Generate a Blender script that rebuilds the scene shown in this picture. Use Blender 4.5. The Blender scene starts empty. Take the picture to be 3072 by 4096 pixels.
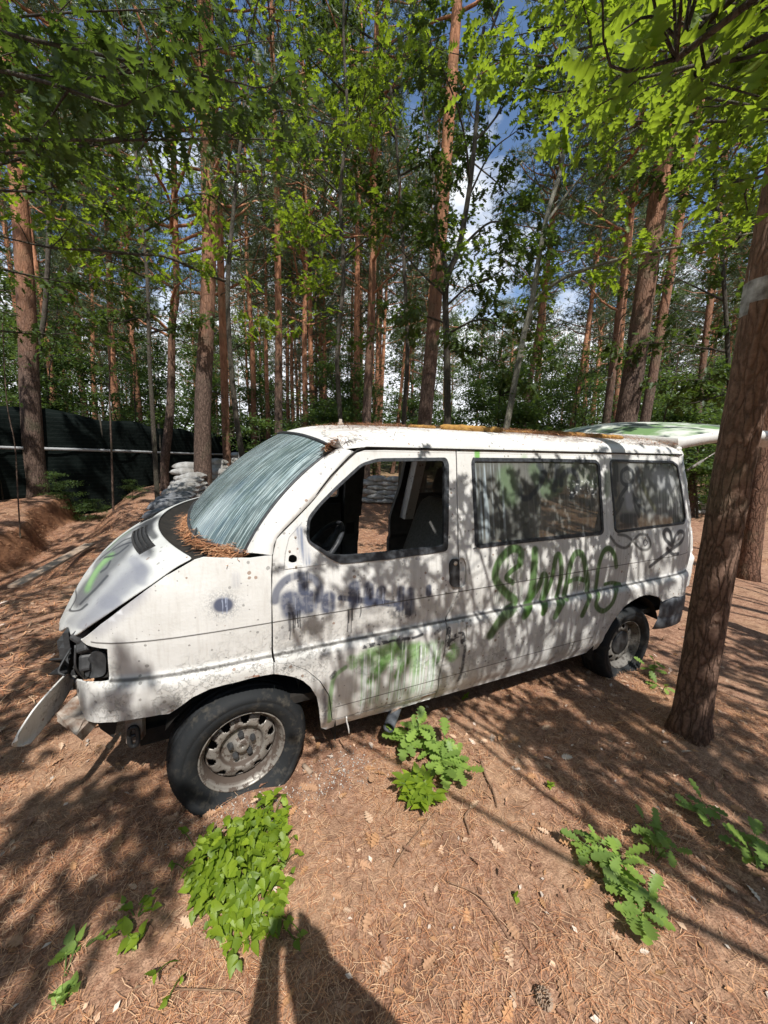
import bpy, math, random
import numpy as np
from mathutils import Matrix, Vector
from mathutils.geometry import delaunay_2d_cdt
PI = math.pi
C = bpy.context.scene.collection
SC = bpy.context.scene

# ------------------------------------------------------------------ camera
# the van's near side is the plane y = 0, x runs towards its rear, z up
FPX, YAW, PIT, ROL = 1497.47, 0.4290, 0.16650, 0.02158
CAM = np.array([-0.070, -1.698, 1.7588])
def cam_axes():
    f = np.array([math.sin(YAW)*math.cos(PIT), math.cos(YAW)*math.cos(PIT), -math.sin(PIT)])
    r = np.array([math.cos(YAW), -math.sin(YAW), 0.0]); u = np.cross(r, f)
    return r*math.cos(ROL)+u*math.sin(ROL), -r*math.sin(ROL)+u*math.cos(ROL), f
CR, CU, CF = cam_axes()
cd = bpy.data.cameras.new('camera'); co = bpy.data.objects.new('camera', cd); C.objects.link(co)
cd.sensor_fit = 'VERTICAL'; cd.sensor_height = 36.0; cd.sensor_width = 27.0
cd.lens = FPX*36.0/4096.0; cd.clip_start = 0.02; cd.clip_end = 2000
co.matrix_world = Matrix(((CR[0], CU[0], -CF[0], CAM[0]), (CR[1], CU[1], -CF[1], CAM[1]), (CR[2], CU[2], -CF[2], CAM[2]), (0, 0, 0, 1)))
SC.camera = co

# ------------------------------------------------------------------ light
SUN_EL, SUN_AZ = math.radians(55.0), math.radians(8.0)       # shadows run along +y, a little to +x
TR = np.array([math.sin(SUN_AZ)*math.cos(SUN_EL), math.cos(SUN_AZ)*math.cos(SUN_EL), -math.sin(SUN_EL)])
sl = bpy.data.lights.new('sun', 'SUN'); so = bpy.data.objects.new('sun', sl); C.objects.link(so)
sl.energy = 5.0; sl.angle = math.radians(0.53); sl.color = (1.0, 0.96, 0.90)
so.rotation_euler = Vector(tuple(TR)).to_track_quat('-Z', 'Y').to_euler(); so.location = (-3, -20, 25)
W = bpy.data.worlds.new('World'); SC.world = W; W.use_nodes = True
nt = W.node_tree; nt.nodes.clear()
def N(nt, t, **k):
    n = nt.nodes.new(t)
    for a, b in k.items():
        if a in n.inputs: n.inputs[a].default_value = b
        else: setattr(n, a, b)
    return n
sky = N(nt, 'ShaderNodeTexSky'); sky.sky_type = 'NISHITA'; sky.sun_disc = False
sky.sun_elevation = SUN_EL; sky.sun_rotation = PI + SUN_AZ; sky.air_density = 1.0; sky.dust_density = 0.6; sky.ozone_density = 3.5
bg = N(nt, 'ShaderNodeBackground', Strength=0.135)
nt.links.new(sky.outputs[0], bg.inputs[0])
tc = N(nt, 'ShaderNodeTexCoord'); mp = N(nt, 'ShaderNodeMapping'); mp.inputs['Scale'].default_value = (1, 1, 2.2); mp.inputs['Location'].default_value = (1.3, 0.4, 0.2)
nz = N(nt, 'ShaderNodeTexNoise', Scale=2.2, Detail=8.0, Roughness=0.55)
sep = N(nt, 'ShaderNodeSeparateXYZ'); nt.links.new(tc.outputs['Generated'], sep.inputs[0])
nt.links.new(tc.outputs['Generated'], mp.inputs[0]); nt.links.new(mp.outputs[0], nz.inputs[0])
mm = N(nt, 'ShaderNodeMath', operation='MULTIPLY_ADD'); mm.inputs[1].default_value = -0.72; mm.inputs[2].default_value = 0.285
nt.links.new(sep.outputs['Z'], mm.inputs[0])
ad = N(nt, 'ShaderNodeMath', operation='ADD'); nt.links.new(nz.outputs['Fac'], ad.inputs[0]); nt.links.new(mm.outputs[0], ad.inputs[1])
rp = N(nt, 'ShaderNodeValToRGB'); rp.color_ramp.elements[0].position = 0.44; rp.color_ramp.elements[1].position = 0.56
nt.links.new(ad.outputs[0], rp.inputs[0])
cl = N(nt, 'ShaderNodeBackground', Strength=1.08); cl.inputs[0].default_value = (0.93, 0.96, 1.0, 1)
ms = N(nt, 'ShaderNodeMixShader'); wo = N(nt, 'ShaderNodeOutputWorld')
nt.links.new(rp.outputs[0], ms.inputs[0]); nt.links.new(bg.outputs[0], ms.inputs[1]); nt.links.new(cl.outputs[0], ms.inputs[2]); nt.links.new(ms.outputs[0], wo.inputs[0])
SC.view_settings.view_transform = 'Standard'; SC.view_settings.look = 'None'; SC.view_settings.exposure = 0.27; SC.view_settings.gamma = 1.0
SC.cycles.max_bounces = 8; SC.cycles.diffuse_bounces = 4; SC.cycles.glossy_bounces = 3; SC.cycles.transmission_bounces = 6; SC.cycles.transparent_max_bounces = 16
SC.cycles.sample_clamp_indirect = 6.0; SC.cycles.use_denoising = True; SC.cycles.use_adaptive_sampling = False

# ------------------------------------------------------------------ pixel helpers (photo is 3072 x 4096): a seen point at a known depth or plane
def ray(px):
    q0, q1 = (px[0]-1536)/FPX, (px[1]-2048)/FPX
    return q0*CR - q1*CU + CF                       # unit depth
def at(px, d): return CAM + ray(px)*d
def on_y(px, Y):
    r = ray(px); return CAM + r*((Y-CAM[1])/r[1])
def on_z(px, Z):
    r = ray(px); return CAM + r*((Z-CAM[2])/r[2])
ZO = {1: (200, 1700, 1000/1659), 2: (1000, 1650, 1000/1659), 3: (1900, 1600, 1000/1659), 4: (0, 2400, 1000/1659), 5: (600, 2500, 800/1659), 6: (1400, 2200, 800/1659), 7: (2200, 2200, 700/1659)}
def zz(n, pts): ox, oy, s = ZO[n]; return [(ox+a*s, oy+b*s) for a, b in pts]

def ss(a, b, x):
    t = np.clip((np.asarray(x, float)-a)/(b-a), 0, 1); return t*t*(3-2*t)
# ------------------------------------------------------------------ value noise
def vnoise(x, y, seed=0):
    x = np.asarray(x, float); y = np.asarray(y, float)
    xi = np.floor(x).astype(np.int64); yi = np.floor(y).astype(np.int64); fx = x-xi; fy = y-yi
    def h(i, j):
        n = (i*374761393 + j*668265263 + seed*974711) & 0x7fffffff
        n = ((n ^ (n >> 13))*1274126177) & 0x7fffffff
        return ((n ^ (n >> 16)) & 0xffff)/65535.0
    u = fx*fx*(3-2*fx); v = fy*fy*(3-2*fy)
    return (h(xi, yi)*(1-u)+h(xi+1, yi)*u)*(1-v) + (h(xi, yi+1)*(1-u)+h(xi+1, yi+1)*u)*v
def fbm(x, y, seed=0, o=4):
    s = 0; a = 0.5
    for k in range(o): s = s + a*vnoise(x*2**k, y*2**k, seed+k); a *= 0.5
    return s

# ------------------------------------------------------------------ terrain
def gz(x, y):
    x = np.asarray(x, float); y = np.asarray(y, float)
    z = 0.06 - 0.028*np.clip(x, 0, 3.5) + 0.33*ss(4, 11, y) + 0.30*ss(-3.9, -6.5, x)*ss(2, 7, y)
    z = z + 0.15*(fbm(x*0.35, y*0.35, 3)-0.47)*ss(2.0, 6, np.abs(x-1.5)+np.abs(y-0.2))
    z = z + 0.03*(fbm(x*1.4, y*1.4, 9)-0.47)
    cx = x + 2.75 + 0.10*np.sin(y*0.7) + 0.12*np.sin(y*2.3+1)
    wob = 0.10*(fbm(x*3, y*3, 21)-0.45)
    tr = ss(0.85, 0.05, cx)*ss(-0.78, -0.52, cx+wob)
    along = ss(1.2, 3.2, y)*ss(19, 15, y)
    z = z - 0.55*tr*along
    lip = np.exp(-((cx+1.1)/0.35)**2)*0.16*along*(0.4+fbm(x*2.2, y*2.2, 5)) + np.exp(-((cx-1.15)/0.4)**2)*0.08*along
    z = z + lip
    # litter heaped round the front tyre
    z = z + 0.035*np.exp(-(((x+0.0)/0.28)**2+((y+0.06)/0.12)**2)) + 0.03*np.exp(-(((x-2.95)/0.3)**2+((y+0.05)/0.14)**2))
    z = z + 0.10*np.exp(-(((x-2.65)/0.45)**2+((y+0.62)/0.4)**2))
    return z + 0.02*ss(30, 80, np.hypot(x, y))*0

# ------------------------------------------------------------------ mesh helpers
def mk(name, V, F, mat=None, parent=None, smooth=True, uv=None, matidx=None, vcol=None):
    """V (n,3); F list of faces or array (m,k)."""
    V = np.asarray(V, dtype=np.float32).reshape(-1, 3)
    me = bpy.data.meshes.new(name)
    if isinstance(F, np.ndarray): F = [F]
    if isinstance(F, list) and len(F) and not isinstance(F[0], np.ndarray):
        byk = {}
        for f in F: byk.setdefault(len(f), []).append(f)
        F = [np.array(v, dtype=np.int32) for v in byk.values()]
    loops = np.concatenate([f.ravel() for f in F]).astype(np.int32)
    tot = np.concatenate([np.full(len(f), f.shape[1], dtype=np.int32) for f in F])
    st = np.concatenate([[0], np.cumsum(tot)[:-1]]).astype(np.int32)
    me.vertices.add(len(V)); me.vertices.foreach_set('co', V.ravel())
    me.loops.add(len(loops)); me.loops.foreach_set('vertex_index', loops)
    me.polygons.add(len(tot)); me.polygons.foreach_set('loop_start', st)
    try: me.polygons.foreach_set('loop_total', tot)
    except Exception: pass
    me.polygons.foreach_set('use_smooth', np.full(len(tot), smooth, dtype=bool))
    if uv is not None:
        ul = me.uv_layers.new(name='UVMap'); ul.data.foreach_set('uv', np.asarray(uv, np.float32)[loops].ravel())
    if vcol is not None:
        ca = me.color_attributes.new('col', 'FLOAT_COLOR', 'POINT'); vc = np.ones((len(V), 4), np.float32); vc[:, :vcol.shape[1]] = vcol; ca.data.foreach_set('color', vc.ravel())
    me.update(calc_edges=True); me.validate()
    if mat is not None:
        for m in (mat if isinstance(mat, (list, tuple)) else [mat]): me.materials.append(m)
        if matidx is not None: me.polygons.foreach_set('material_index', np.asarray(matidx, np.int32))
    o = bpy.data.objects.new(name, me); C.objects.link(o)
    if parent is not None: o.parent = parent
    return o
def tag(o, label, cat=None, group=None, kind=None):
    if label: o['label'] = label
    if cat: o['category'] = cat
    if group: o['group'] = group
    if kind: o['kind'] = kind
    return o
def empty(name, loc, label, cat, group=None, rz=0.0):
    o = bpy.data.objects.new(name, None); C.objects.link(o); o.location = tuple(float(v) for v in loc); o.rotation_euler = (0, 0, rz); o.empty_display_size = 0.1
    return tag(o, label, cat, group)
def struct(o): o['kind'] = 'structure'; return o
class MB:
    def __init__(s): s.V = []; s.F = []; s.n = 0
    def add(s, V, F):
        V = np.asarray(V, float).reshape(-1, 3); s.V.append(V)
        for f in F: s.F.append(tuple(int(i)+s.n for i in f))
        s.n += len(V); return s
    def box(s, a, b, rot=None, cen=None):
        a = np.array(a, float); b = np.array(b, float)
        P = np.array([[x, y, z] for z in (a[2], b[2]) for y in (a[1], b[1]) for x in (a[0], b[0])])
        if rot is not None:
            c = P.mean(0) if cen is None else np.array(cen); P = (P-c)@np.array(rot).T + c
        return s.add(P, [(0, 2, 3, 1), (4, 5, 7, 6), (0, 1, 5, 4), (2, 6, 7, 3), (0, 4, 6, 2), (1, 3, 7, 5)])
    def tube(s, pts, r, n=8, cap=True):
        V, F = tube(pts, r, n, cap); return s.add(V, F)
    def build(s, name, mat, parent=None, smooth=True, uvf=None):
        V = np.concatenate(s.V); o = mk(name, V, s.F, mat, parent, smooth, uv=None if uvf is None else uvf(V)); return o
def frames(pts):
    P = np.asarray(pts, float); T = np.gradient(P, axis=0); T /= np.linalg.norm(T, axis=1)[:, None]+1e-12
    up = np.array([0.13, 0.37, 1.0]) if abs(T[0][2]) < 0.9 else np.array([1.0, 0.2, 0.0])
    U = np.cross(T, up); U /= np.linalg.norm(U, axis=1)[:, None]+1e-12; Vv = np.cross(T, U)
    return P, T, U, Vv
def tube(pts, r, n=8, cap=True):
    P, T, U, Vv = frames(pts); r = np.broadcast_to(np.asarray(r, float), (len(P),)) if np.ndim(r) < 2 else r
    a = np.arange(n)*2*PI/n
    R = r[:, None] if np.ndim(r) == 1 else r
    V = P[:, None, :] + (np.cos(a)*R)[:, :, None]*U[:, None, :] + (np.sin(a)*R)[:, :, None]*Vv[:, None, :]
    m = len(P); F = []
    for i in range(m-1):
        for k in range(n):
            k2 = (k+1) % n; F.append((i*n+k, i*n+k2, (i+1)*n+k2, (i+1)*n+k))
    if cap: F.append(tuple(range(n))[::-1]); F.append(tuple((m-1)*n+k for k in range(n)))
    return V.reshape(-1, 3), F
def tube_fast(pts, r, n=5):
    """arrays, for many twigs"""
    P, T, U, Vv = frames(pts); r = np.broadcast_to(np.asarray(r, float), (len(P),)); a = np.arange(n)*2*PI/n
    V = P[:, None, :] + (np.cos(a)*r[:, None])[:, :, None]*U[:, None, :] + (np.sin(a)*r[:, None])[:, :, None]*Vv[:, None, :]
    i = np.arange(len(P)-1)[:, None]; k = np.arange(n)[None, :]; k2 = (k+1) % n
    F = np.stack([i*n+k, i*n+k2, (i+1)*n+k2, (i+1)*n+k], -1).reshape(-1, 4)
    return V.reshape(-1, 3), F
class MBA:
    def __init__(s): s.V = []; s.F = {}; s.n = 0; s.Cc = []
    def add(s, V, F, col=None):
        V = np.asarray(V, float).reshape(-1, 3); s.V.append(V); s.F.setdefault(F.shape[1], []).append(F+s.n); s.n += len(V)
        if col is not None: s.Cc.append(np.broadcast_to(col, (len(V), 3)))
    def build(s, name, mat, parent=None, smooth=True):
        return mk(name, np.concatenate(s.V), [np.concatenate(f) for f in s.F.values()], mat, parent, smooth, vcol=np.concatenate(s.Cc) if s.Cc else None)
def smooth_line(pts, n=8):
    """Catmull-Rom through points"""
    P = np.asarray(pts, float); P = np.vstack([2*P[0]-P[1], P, 2*P[-1]-P[-2]]); out = []
    for i in range(1, len(P)-2):
        t = np.linspace(0, 1, n, endpoint=False)[:, None]; a, b, c, d = P[i-1:i+3]
        out.append(0.5*((2*b)+(c-a)*t+(2*a-5*b+4*c-d)*t**2+(3*b-a-3*c+d)*t**3))
    return np.vstack(out+[P[-2][None]])

# ------------------------------------------------------------------ materials
def mat(name):
    m = bpy.data.materials.new(name); m.use_nodes = True; m.node_tree.nodes.clear(); return m, m.node_tree
class G:
    """small node-graph helper"""
    def __init__(s, nt): s.nt = nt
    def n(s, t, **k):
        ins = k.pop('ins', {}); nd = s.nt.nodes.new(t)
        for a, b in k.items(): setattr(nd, a, b)
        for a, b in ins.items(): s.put(nd.inputs[a], b)
        return nd
    def put(s, sock, v):
        if isinstance(v, bpy.types.NodeSocket): s.nt.links.new(v, sock)
        elif isinstance(v, bpy.types.Node): s.nt.links.new(v.outputs[0], sock)
        else:
            if sock.type == 'RGBA' and len(v) == 3: v = (*v, 1)
            sock.default_value = v
    def m(s, op, a, b=0.5, c=None, clamp=False):
        nd = s.n('ShaderNodeMath', operation=op, use_clamp=clamp); s.put(nd.inputs[0], a); s.put(nd.inputs[1], b)
        if c is not None: s.put(nd.inputs[2], c)
        return nd.outputs[0]
    def mix(s, f, a, b, blend='MIX'):
        nd = s.n('ShaderNodeMix', data_type='RGBA', blend_type=blend); s.put(nd.inputs[0], f); s.put(nd.inputs[6], a); s.put(nd.inputs[7], b); return nd.outputs[2]
    def noise(s, vec, scale, detail=4.0, rough=0.55, dist=0.0):
        nd = s.n('ShaderNodeTexNoise'); s.put(nd.inputs['Scale'], scale); s.put(nd.inputs['Detail'], detail); s.put(nd.inputs['Roughness'], rough); s.put(nd.inputs['Distortion'], dist)
        if vec is not None: s.put(nd.inputs['Vector'], vec)
        return nd.outputs['Fac']
    def ramp(s, f, a, b, ca=(0, 0, 0), cb=(1, 1, 1), extra=()):
        nd = s.n('ShaderNodeValToRGB'); e = nd.color_ramp.elements; e[0].position = a; e[1].position = b; e[0].color = (*ca, 1); e[1].color = (*cb, 1)
        for p_, c_ in extra: q = e.new(p_); q.color = (*c_, 1)
        s.put(nd.inputs[0], f); return nd.outputs[0]
    def scale(s, vec, v):
        nd = s.n('ShaderNodeMapping'); nd.inputs['Scale'].default_value = v; s.put(nd.inputs[0], vec); return nd.outputs[0]
    def bsdf(s, col, rough=0.7, metal=0.0, bump=None, bd=0.01, bs=0.5, spec=0.5, **k):
        nd = s.n('ShaderNodeBsdfPrincipled'); s.put(nd.inputs['Base Color'], col); s.put(nd.inputs['Roughness'], rough); s.put(nd.inputs['Metallic'], metal); s.put(nd.inputs['Specular IOR Level'], spec)
        for a, b in k.items(): s.put(nd.inputs[a.replace('_', ' ')], b)
        if bump is not None:
            bn = s.n('ShaderNodeBump'); bn.inputs['Strength'].default_value = bs; bn.inputs['Distance'].default_value = bd; s.put(bn.inputs['Height'], bump); s.nt.links.new(bn.outputs[0], nd.inputs['Normal'])
        return nd.outputs[0]
    def out(s, sh): o = s.n('ShaderNodeOutputMaterial'); s.nt.links.new(sh, o.inputs[0])
    def geo(s): return s.n('ShaderNodeNewGeometry').outputs['Position']
    def obj(s): return s.n('ShaderNodeTexCoord').outputs['Object']
    def uv(s): return s.n('ShaderNodeTexCoord').outputs['UV']
def simple(name, c1, c2, sc=20.0, rough=0.7, bd=0.003, metal=0.0, spec=0.4, bs=0.5):
    m, nt = mat(name); g = G(nt); v = g.obj(); n = g.noise(v, sc, 5.0, 0.6)
    g.out(g.bsdf(g.mix(g.ramp(n, 0.35, 0.68), c1, c2), rough, metal, bump=n, bd=bd, bs=bs, spec=spec)); return m
def mat_bark(name, low, lowd, up, upd, z0, z1, sc=1.0, pale=0.0):
    """plated bark: grey-brown furrowed low down, orange flaky higher up"""
    m, nt = mat(name); g = G(nt); v = g.geo()
    sv = g.scale(v, (9*sc, 9*sc, 2.2*sc)); dn = g.noise(v, 6*sc, 4.0)
    vor = g.n('ShaderNodeTexVoronoi', feature='DISTANCE_TO_EDGE'); g.put(vor.inputs['Vector'], g.n('ShaderNodeVectorMath', operation='ADD', ins={0: sv, 1: g.n('ShaderNodeTexNoise', ins={'Vector': sv, 'Scale': 1.3, 'Detail': 4.0}).outputs['Color']}).outputs[0]); vor.inputs['Scale'].default_value = 2.4
    crack = g.ramp(vor.outputs['Distance'], 0.0, 0.16)
    nf = g.noise(v, 42*sc, 5.0, 0.65)
    cl_ = g.mix(g.ramp(nf, 0.3, 0.7), lowd, low); cu = g.mix(g.ramp(g.noise(g.scale(v, (5, 5, 1.6)), 3.0, 6.0), 0.35, 0.62), upd, up)
    sz = g.n('ShaderNodeSeparateXYZ', ins={0: v}).outputs['Z']
    t = g.m('ADD', sz, g.m('MULTIPLY', dn, 1.6)); t = g.ramp(g.m('DIVIDE', g.m('SUBTRACT', t, z0), z1-z0), 0.0, 1.0)
    col = g.mix(t, g.mix(crack, g.mix(0.55, cl_, (0.012, 0.008, 0.006)), cl_), cu)
    col = g.mix(g.m('MULTIPLY', g.ramp(g.noise(v, 2.1, 3.0), 0.55, 0.72), 0.35), col, (0.10, 0.12, 0.07))
    h = g.m('ADD', g.m('MULTIPLY', crack, 0.8), g.m('MULTIPLY', nf, 0.5))
    g.out(g.bsdf(col, 0.9, bump=h, bd=0.012, bs=0.8, spec=0.2)); return m
def mat_leaf(name, a, b, trans, tf=0.45, rough=0.5, glos=0.06):
    m, nt = mat(name); g = G(nt); ca = g.n('ShaderNodeVertexColor', layer_name='col').outputs[0]
    sx = g.n('ShaderNodeSeparateColor', ins={0: ca}).outputs[0]
    col = g.mix(sx, a, b); tcol = g.mix(sx, tuple(x*0.6 for x in trans), trans)
    d = g.n('ShaderNodeBsdfDiffuse', ins={0: col}).outputs[0]; t = g.n('ShaderNodeBsdfTranslucent', ins={0: tcol}).outputs[0]
    x = g.n('ShaderNodeMixShader', ins={0: tf, 1: d, 2: t}).outputs[0]
    gl = g.n('ShaderNodeBsdfGlossy', ins={'Color': (0.9, 0.95, 0.9, 1), 'Roughness': rough}).outputs[0]
    x = g.n('ShaderNodeMixShader', ins={0: glos*0.5, 1: x, 2: gl}).outputs[0]
    g.out(x); return m
M = {}
M['pine'] = mat_bark('pine_bark', (0.19, 0.13, 0.10), (0.065, 0.045, 0.038), (0.46, 0.22, 0.12), (0.24, 0.11, 0.06), 4.0, 8.5)
M['pine_red'] = mat_bark('reddish_pine_bark', (0.25, 0.14, 0.095), (0.09, 0.05, 0.035), (0.52, 0.25, 0.14), (0.27, 0.12, 0.065), 2.5, 6.5)
M['bigpine'] = mat_bark('furrowed_pine_bark', (0.27, 0.17, 0.125), (0.12, 0.075, 0.055), (0.30, 0.17, 0.11), (0.16, 0.10, 0.07), 2.0, 6.0, 1.3)
M['smooth'] = mat_bark('smooth_grey_bark', (0.27, 0.25, 0.20), (0.14, 0.135, 0.10), (0.25, 0.24, 0.19), (0.13, 0.125, 0.095), 2, 6, 2.5)
M['darkbark'] = mat_bark('dark_oak_bark', (0.105, 0.09, 0.07), (0.045, 0.04, 0.032), (0.12, 0.10, 0.08), (0.05, 0.045, 0.035), 2, 6, 2.0)
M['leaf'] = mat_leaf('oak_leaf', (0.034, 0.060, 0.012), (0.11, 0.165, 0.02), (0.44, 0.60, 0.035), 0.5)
M['leafmid'] = mat_leaf('understorey_leaf', (0.032, 0.064, 0.022), (0.095, 0.15, 0.045), (0.22, 0.34, 0.055), 0.4)
M['nettle'] = mat_leaf('nettle_leaf', (0.09, 0.15, 0.012), (0.27, 0.36, 0.025), (0.30, 0.6, 0.05), 0.35, 0.5, 0.05)
M['herb'] = mat_leaf('seedling_leaf', (0.13, 0.21, 0.05), (0.30, 0.44, 0.08), (0.30, 0.5, 0.08), 0.35, 0.5, 0.06)
M['needle'] = mat_leaf('pine_needles', (0.042, 0.066, 0.028), (0.115, 0.155, 0.062), (0.20, 0.27, 0.08), 0.3, 0.45, 0.1)
M['leafdark'] = mat_leaf('shade_painted_oak_leaf', (0.022, 0.042, 0.012), (0.060, 0.098, 0.022), (0.18, 0.28, 0.03), 0.4)  # oak leaf made darker: the shade is put into its colour
# ================================================================== GROUND
gx = np.unique(np.round(np.r_[-140, -90, -60, -40, -28, -20, -15, np.arange(-12, -4.6, 0.25), np.arange(-4.6, -1.2, 0.05), np.arange(-1.2, 4.2, 0.04), np.arange(4.2, 14, 0.25), 15, 17, 20, 25, 32, 45, 60, 90, 140], 3))
gy = np.unique(np.round(np.r_[-60, -30, -15, -8, -5, -3.5, -2.6, np.arange(-2.2, 2.2, 0.04), np.arange(2.2, 12, 0.07), np.arange(12, 18, 0.3), 19, 22, 26, 32, 40, 55, 80, 120, 200, 320], 3))
GX, GY = np.meshgrid(gx, gy); GZ = gz(GX, GY)
ni, nj = GX.shape; i = np.arange(ni-1)[:, None]; j = np.arange(nj-1)[None]
F = np.stack([i*nj+j, i*nj+j+1, (i+1)*nj+j+1, (i+1)*nj+j], -1).reshape(-1, 4)
m, ntt = mat('forest_floor'); g = G(ntt); v = g.geo()
nA = g.noise(v, 1.1, 6, 0.6); nB = g.noise(v, 26, 6, 0.7); nC = g.noise(v, 140, 3, 0.6); nD = g.noise(v, 7, 5, 0.6)
wv = g.noise(g.scale(v, (14, 60, 30)), 2.0, 5, 0.6, 2.0)
col = g.mix(g.ramp(nB, 0.35, 0.66), (0.21, 0.10, 0.06), (0.52, 0.32, 0.215))
col = g.mix(g.m('MULTIPLY', g.ramp(nC, 0.45, 0.62), 0.6), col, (0.085, 0.045, 0.03))
col = g.mix(g.m('MULTIPLY', g.ramp(wv, 0.55, 0.65), 0.55), col, (0.50, 0.31, 0.20))
col = g.mix(g.m('MULTIPLY', g.ramp(nA, 0.5, 0.66), 0.4), col, (0.47, 0.31, 0.19)); col = g.mix(g.m('MULTIPLY', g.ramp(nD, 0.52, 0.68), 0.55), col, (0.11, 0.055, 0.035))
nrm = g.n('ShaderNodeSeparateXYZ', ins={0: g.n('ShaderNodeNewGeometry').outputs['True Normal']}).outputs['Z']
steep = g.ramp(nrm, 0.55, 0.85, (1, 1, 1), (0, 0, 0)); col = g.mix(g.m('MULTIPLY', steep, 0.85), col, g.mix(g.ramp(nD, 0.4, 0.62), (0.12, 0.055, 0.03), (0.28, 0.14, 0.075)))
sy = g.n('ShaderNodeSeparateXYZ', ins={0: v}).outputs['Y']
far_ = g.m('MULTIPLY', g.ramp(g.m('DIVIDE', sy, 40.0), 0.3, 0.6), g.ramp(nD, 0.35, 0.6)); col = g.mix(far_, col, (0.07, 0.11, 0.035))
M['floor'] = m; g.out(g.bsdf(col, 0.95, bump=g.m('ADD', g.m('MULTIPLY', nB, 0.7), g.m('MULTIPLY', nC, 0.4)), bd=0.02, bs=0.8, spec=0.15))
struct(mk('ground', np.stack([GX.ravel(), GY.ravel(), GZ.ravel()], 1), F, M['floor'], None, True))

# ================================================================== LEAF SHAPES
def leaf_shape(half, curl=0.12, fold=0.18):
    """half outline [(w, l)...] from base to tip; quads between midrib and edge"""
    H = np.array(half, float); n = len(H); V = []
    for s in (-1, 0, 1):
        for w, l in H:
            V.append((s*w, l, fold*w*(s != 0)-curl*l*l-0.10*w*w*4))
    V = np.array(V); F = []
    for k in range(n-1): F.append((k, n+k, n+k+1, k+1)); F.append((n+k, 2*n+k, 2*n+k+1, n+k+1))
    return V, np.array(F)
OAKR = leaf_shape(curl=0.28, fold=0.35, half=[(0.0, 0.0), (0.05, 0.06), (0.20, 0.17), (0.10, 0.24), (0.13, 0.30), (0.36, 0.42), (0.15, 0.46), (0.15, 0.54), (0.38, 0.70), (0.16, 0.70), (0.12, 0.78), (0.20, 0.92), (0.04, 0.90), (0.0, 1.0)])
OAKE = leaf_shape([(0.0, 0.0), (0.02, 0.14), (0.13, 0.22), (0.07, 0.30), (0.22, 0.38), (0.10, 0.47), (0.29, 0.56), (0.14, 0.66), (0.29, 0.76), (0.15, 0.83), (0.18, 0.92), (0.08, 0.98), (0.0, 1.0)], 0.16, 0.25)
NETL = leaf_shape([(0.0, 0.0), (0.16, 0.03), (0.32, 0.14), (0.30, 0.22), (0.36, 0.30), (0.30, 0.40), (0.30, 0.50), (0.22, 0.60), (0.20, 0.70), (0.11, 0.80), (0.08, 0.90), (0.0, 1.0)], 0.25, 0.25)
MIDL = leaf_shape([(0.0, 0.0), (0.24, 0.28), (0.16, 0.45), (0.30, 0.65), (0.0, 1.0)], 0.1, 0.2)
DIAM = (np.array([(0, 0, 0), (0.28, 0.5, 0.05), (0, 1, -0.08), (-0.28, 0.5, 0.05)]), np.array([(0, 1, 2, 3)]))
def place_leaves(shape, P, D, Nn, size, rng):
    """P positions, D pointing directions, Nn approximate up; returns V,F,col"""
    V0, F0 = shape; n = len(P)
    D = D/np.linalg.norm(D, axis=1)[:, None]; X = np.cross(D, Nn); X /= np.linalg.norm(X, axis=1)[:, None]+1e-9; Z = np.cross(X, D)
    S = np.broadcast_to(np.asarray(size), (n,))[:, None, None]
    V = P[:, None]+S*(V0[None, :, 0:1]*X[:, None]+V0[None, :, 1:2]*D[:, None]+V0[None, :, 2:3]*Z[:, None])
    F = (F0[None]+(np.arange(n)*len(V0))[:, None, None]).reshape(-1, F0.shape[1])
    c = np.clip(rng.beta(2, 2.2, n), 0, 1); col = np.repeat(c[:, None], len(V0), 1).reshape(-1, 1)*np.ones((1, 3))
    return V.reshape(-1, 3), F, col
def rand_dir(rng, n, zc=0.0, zs=1.0):
    d = rng.normal(size=(n, 3)); d[:, 2] = d[:, 2]*zs+zc; return d/np.linalg.norm(d, axis=1)[:, None]
def twig_leaves(L, shape, pts, rng, per, size, spread=0.05, droop=-0.35):
    """leaves along a twig polyline"""
    P = np.asarray(pts, float); k = rng.integers(0, len(P), per); base = P[k]+rng.normal(size=(per, 3))*spread
    t = P[-1]-P[0]; t = t/(np.linalg.norm(t)+1e-9); d = rand_dir(rng, per)*1.0+t*0.7; d[:, 2] = d[:, 2]*0.45+droop
    up = rand_dir(rng, per)*0.45+np.array([0, 0, 1.0])
    L.add(*place_leaves(shape, base, d, up, rng.uniform(0.6, 1.15, per)*size, rng))
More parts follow.
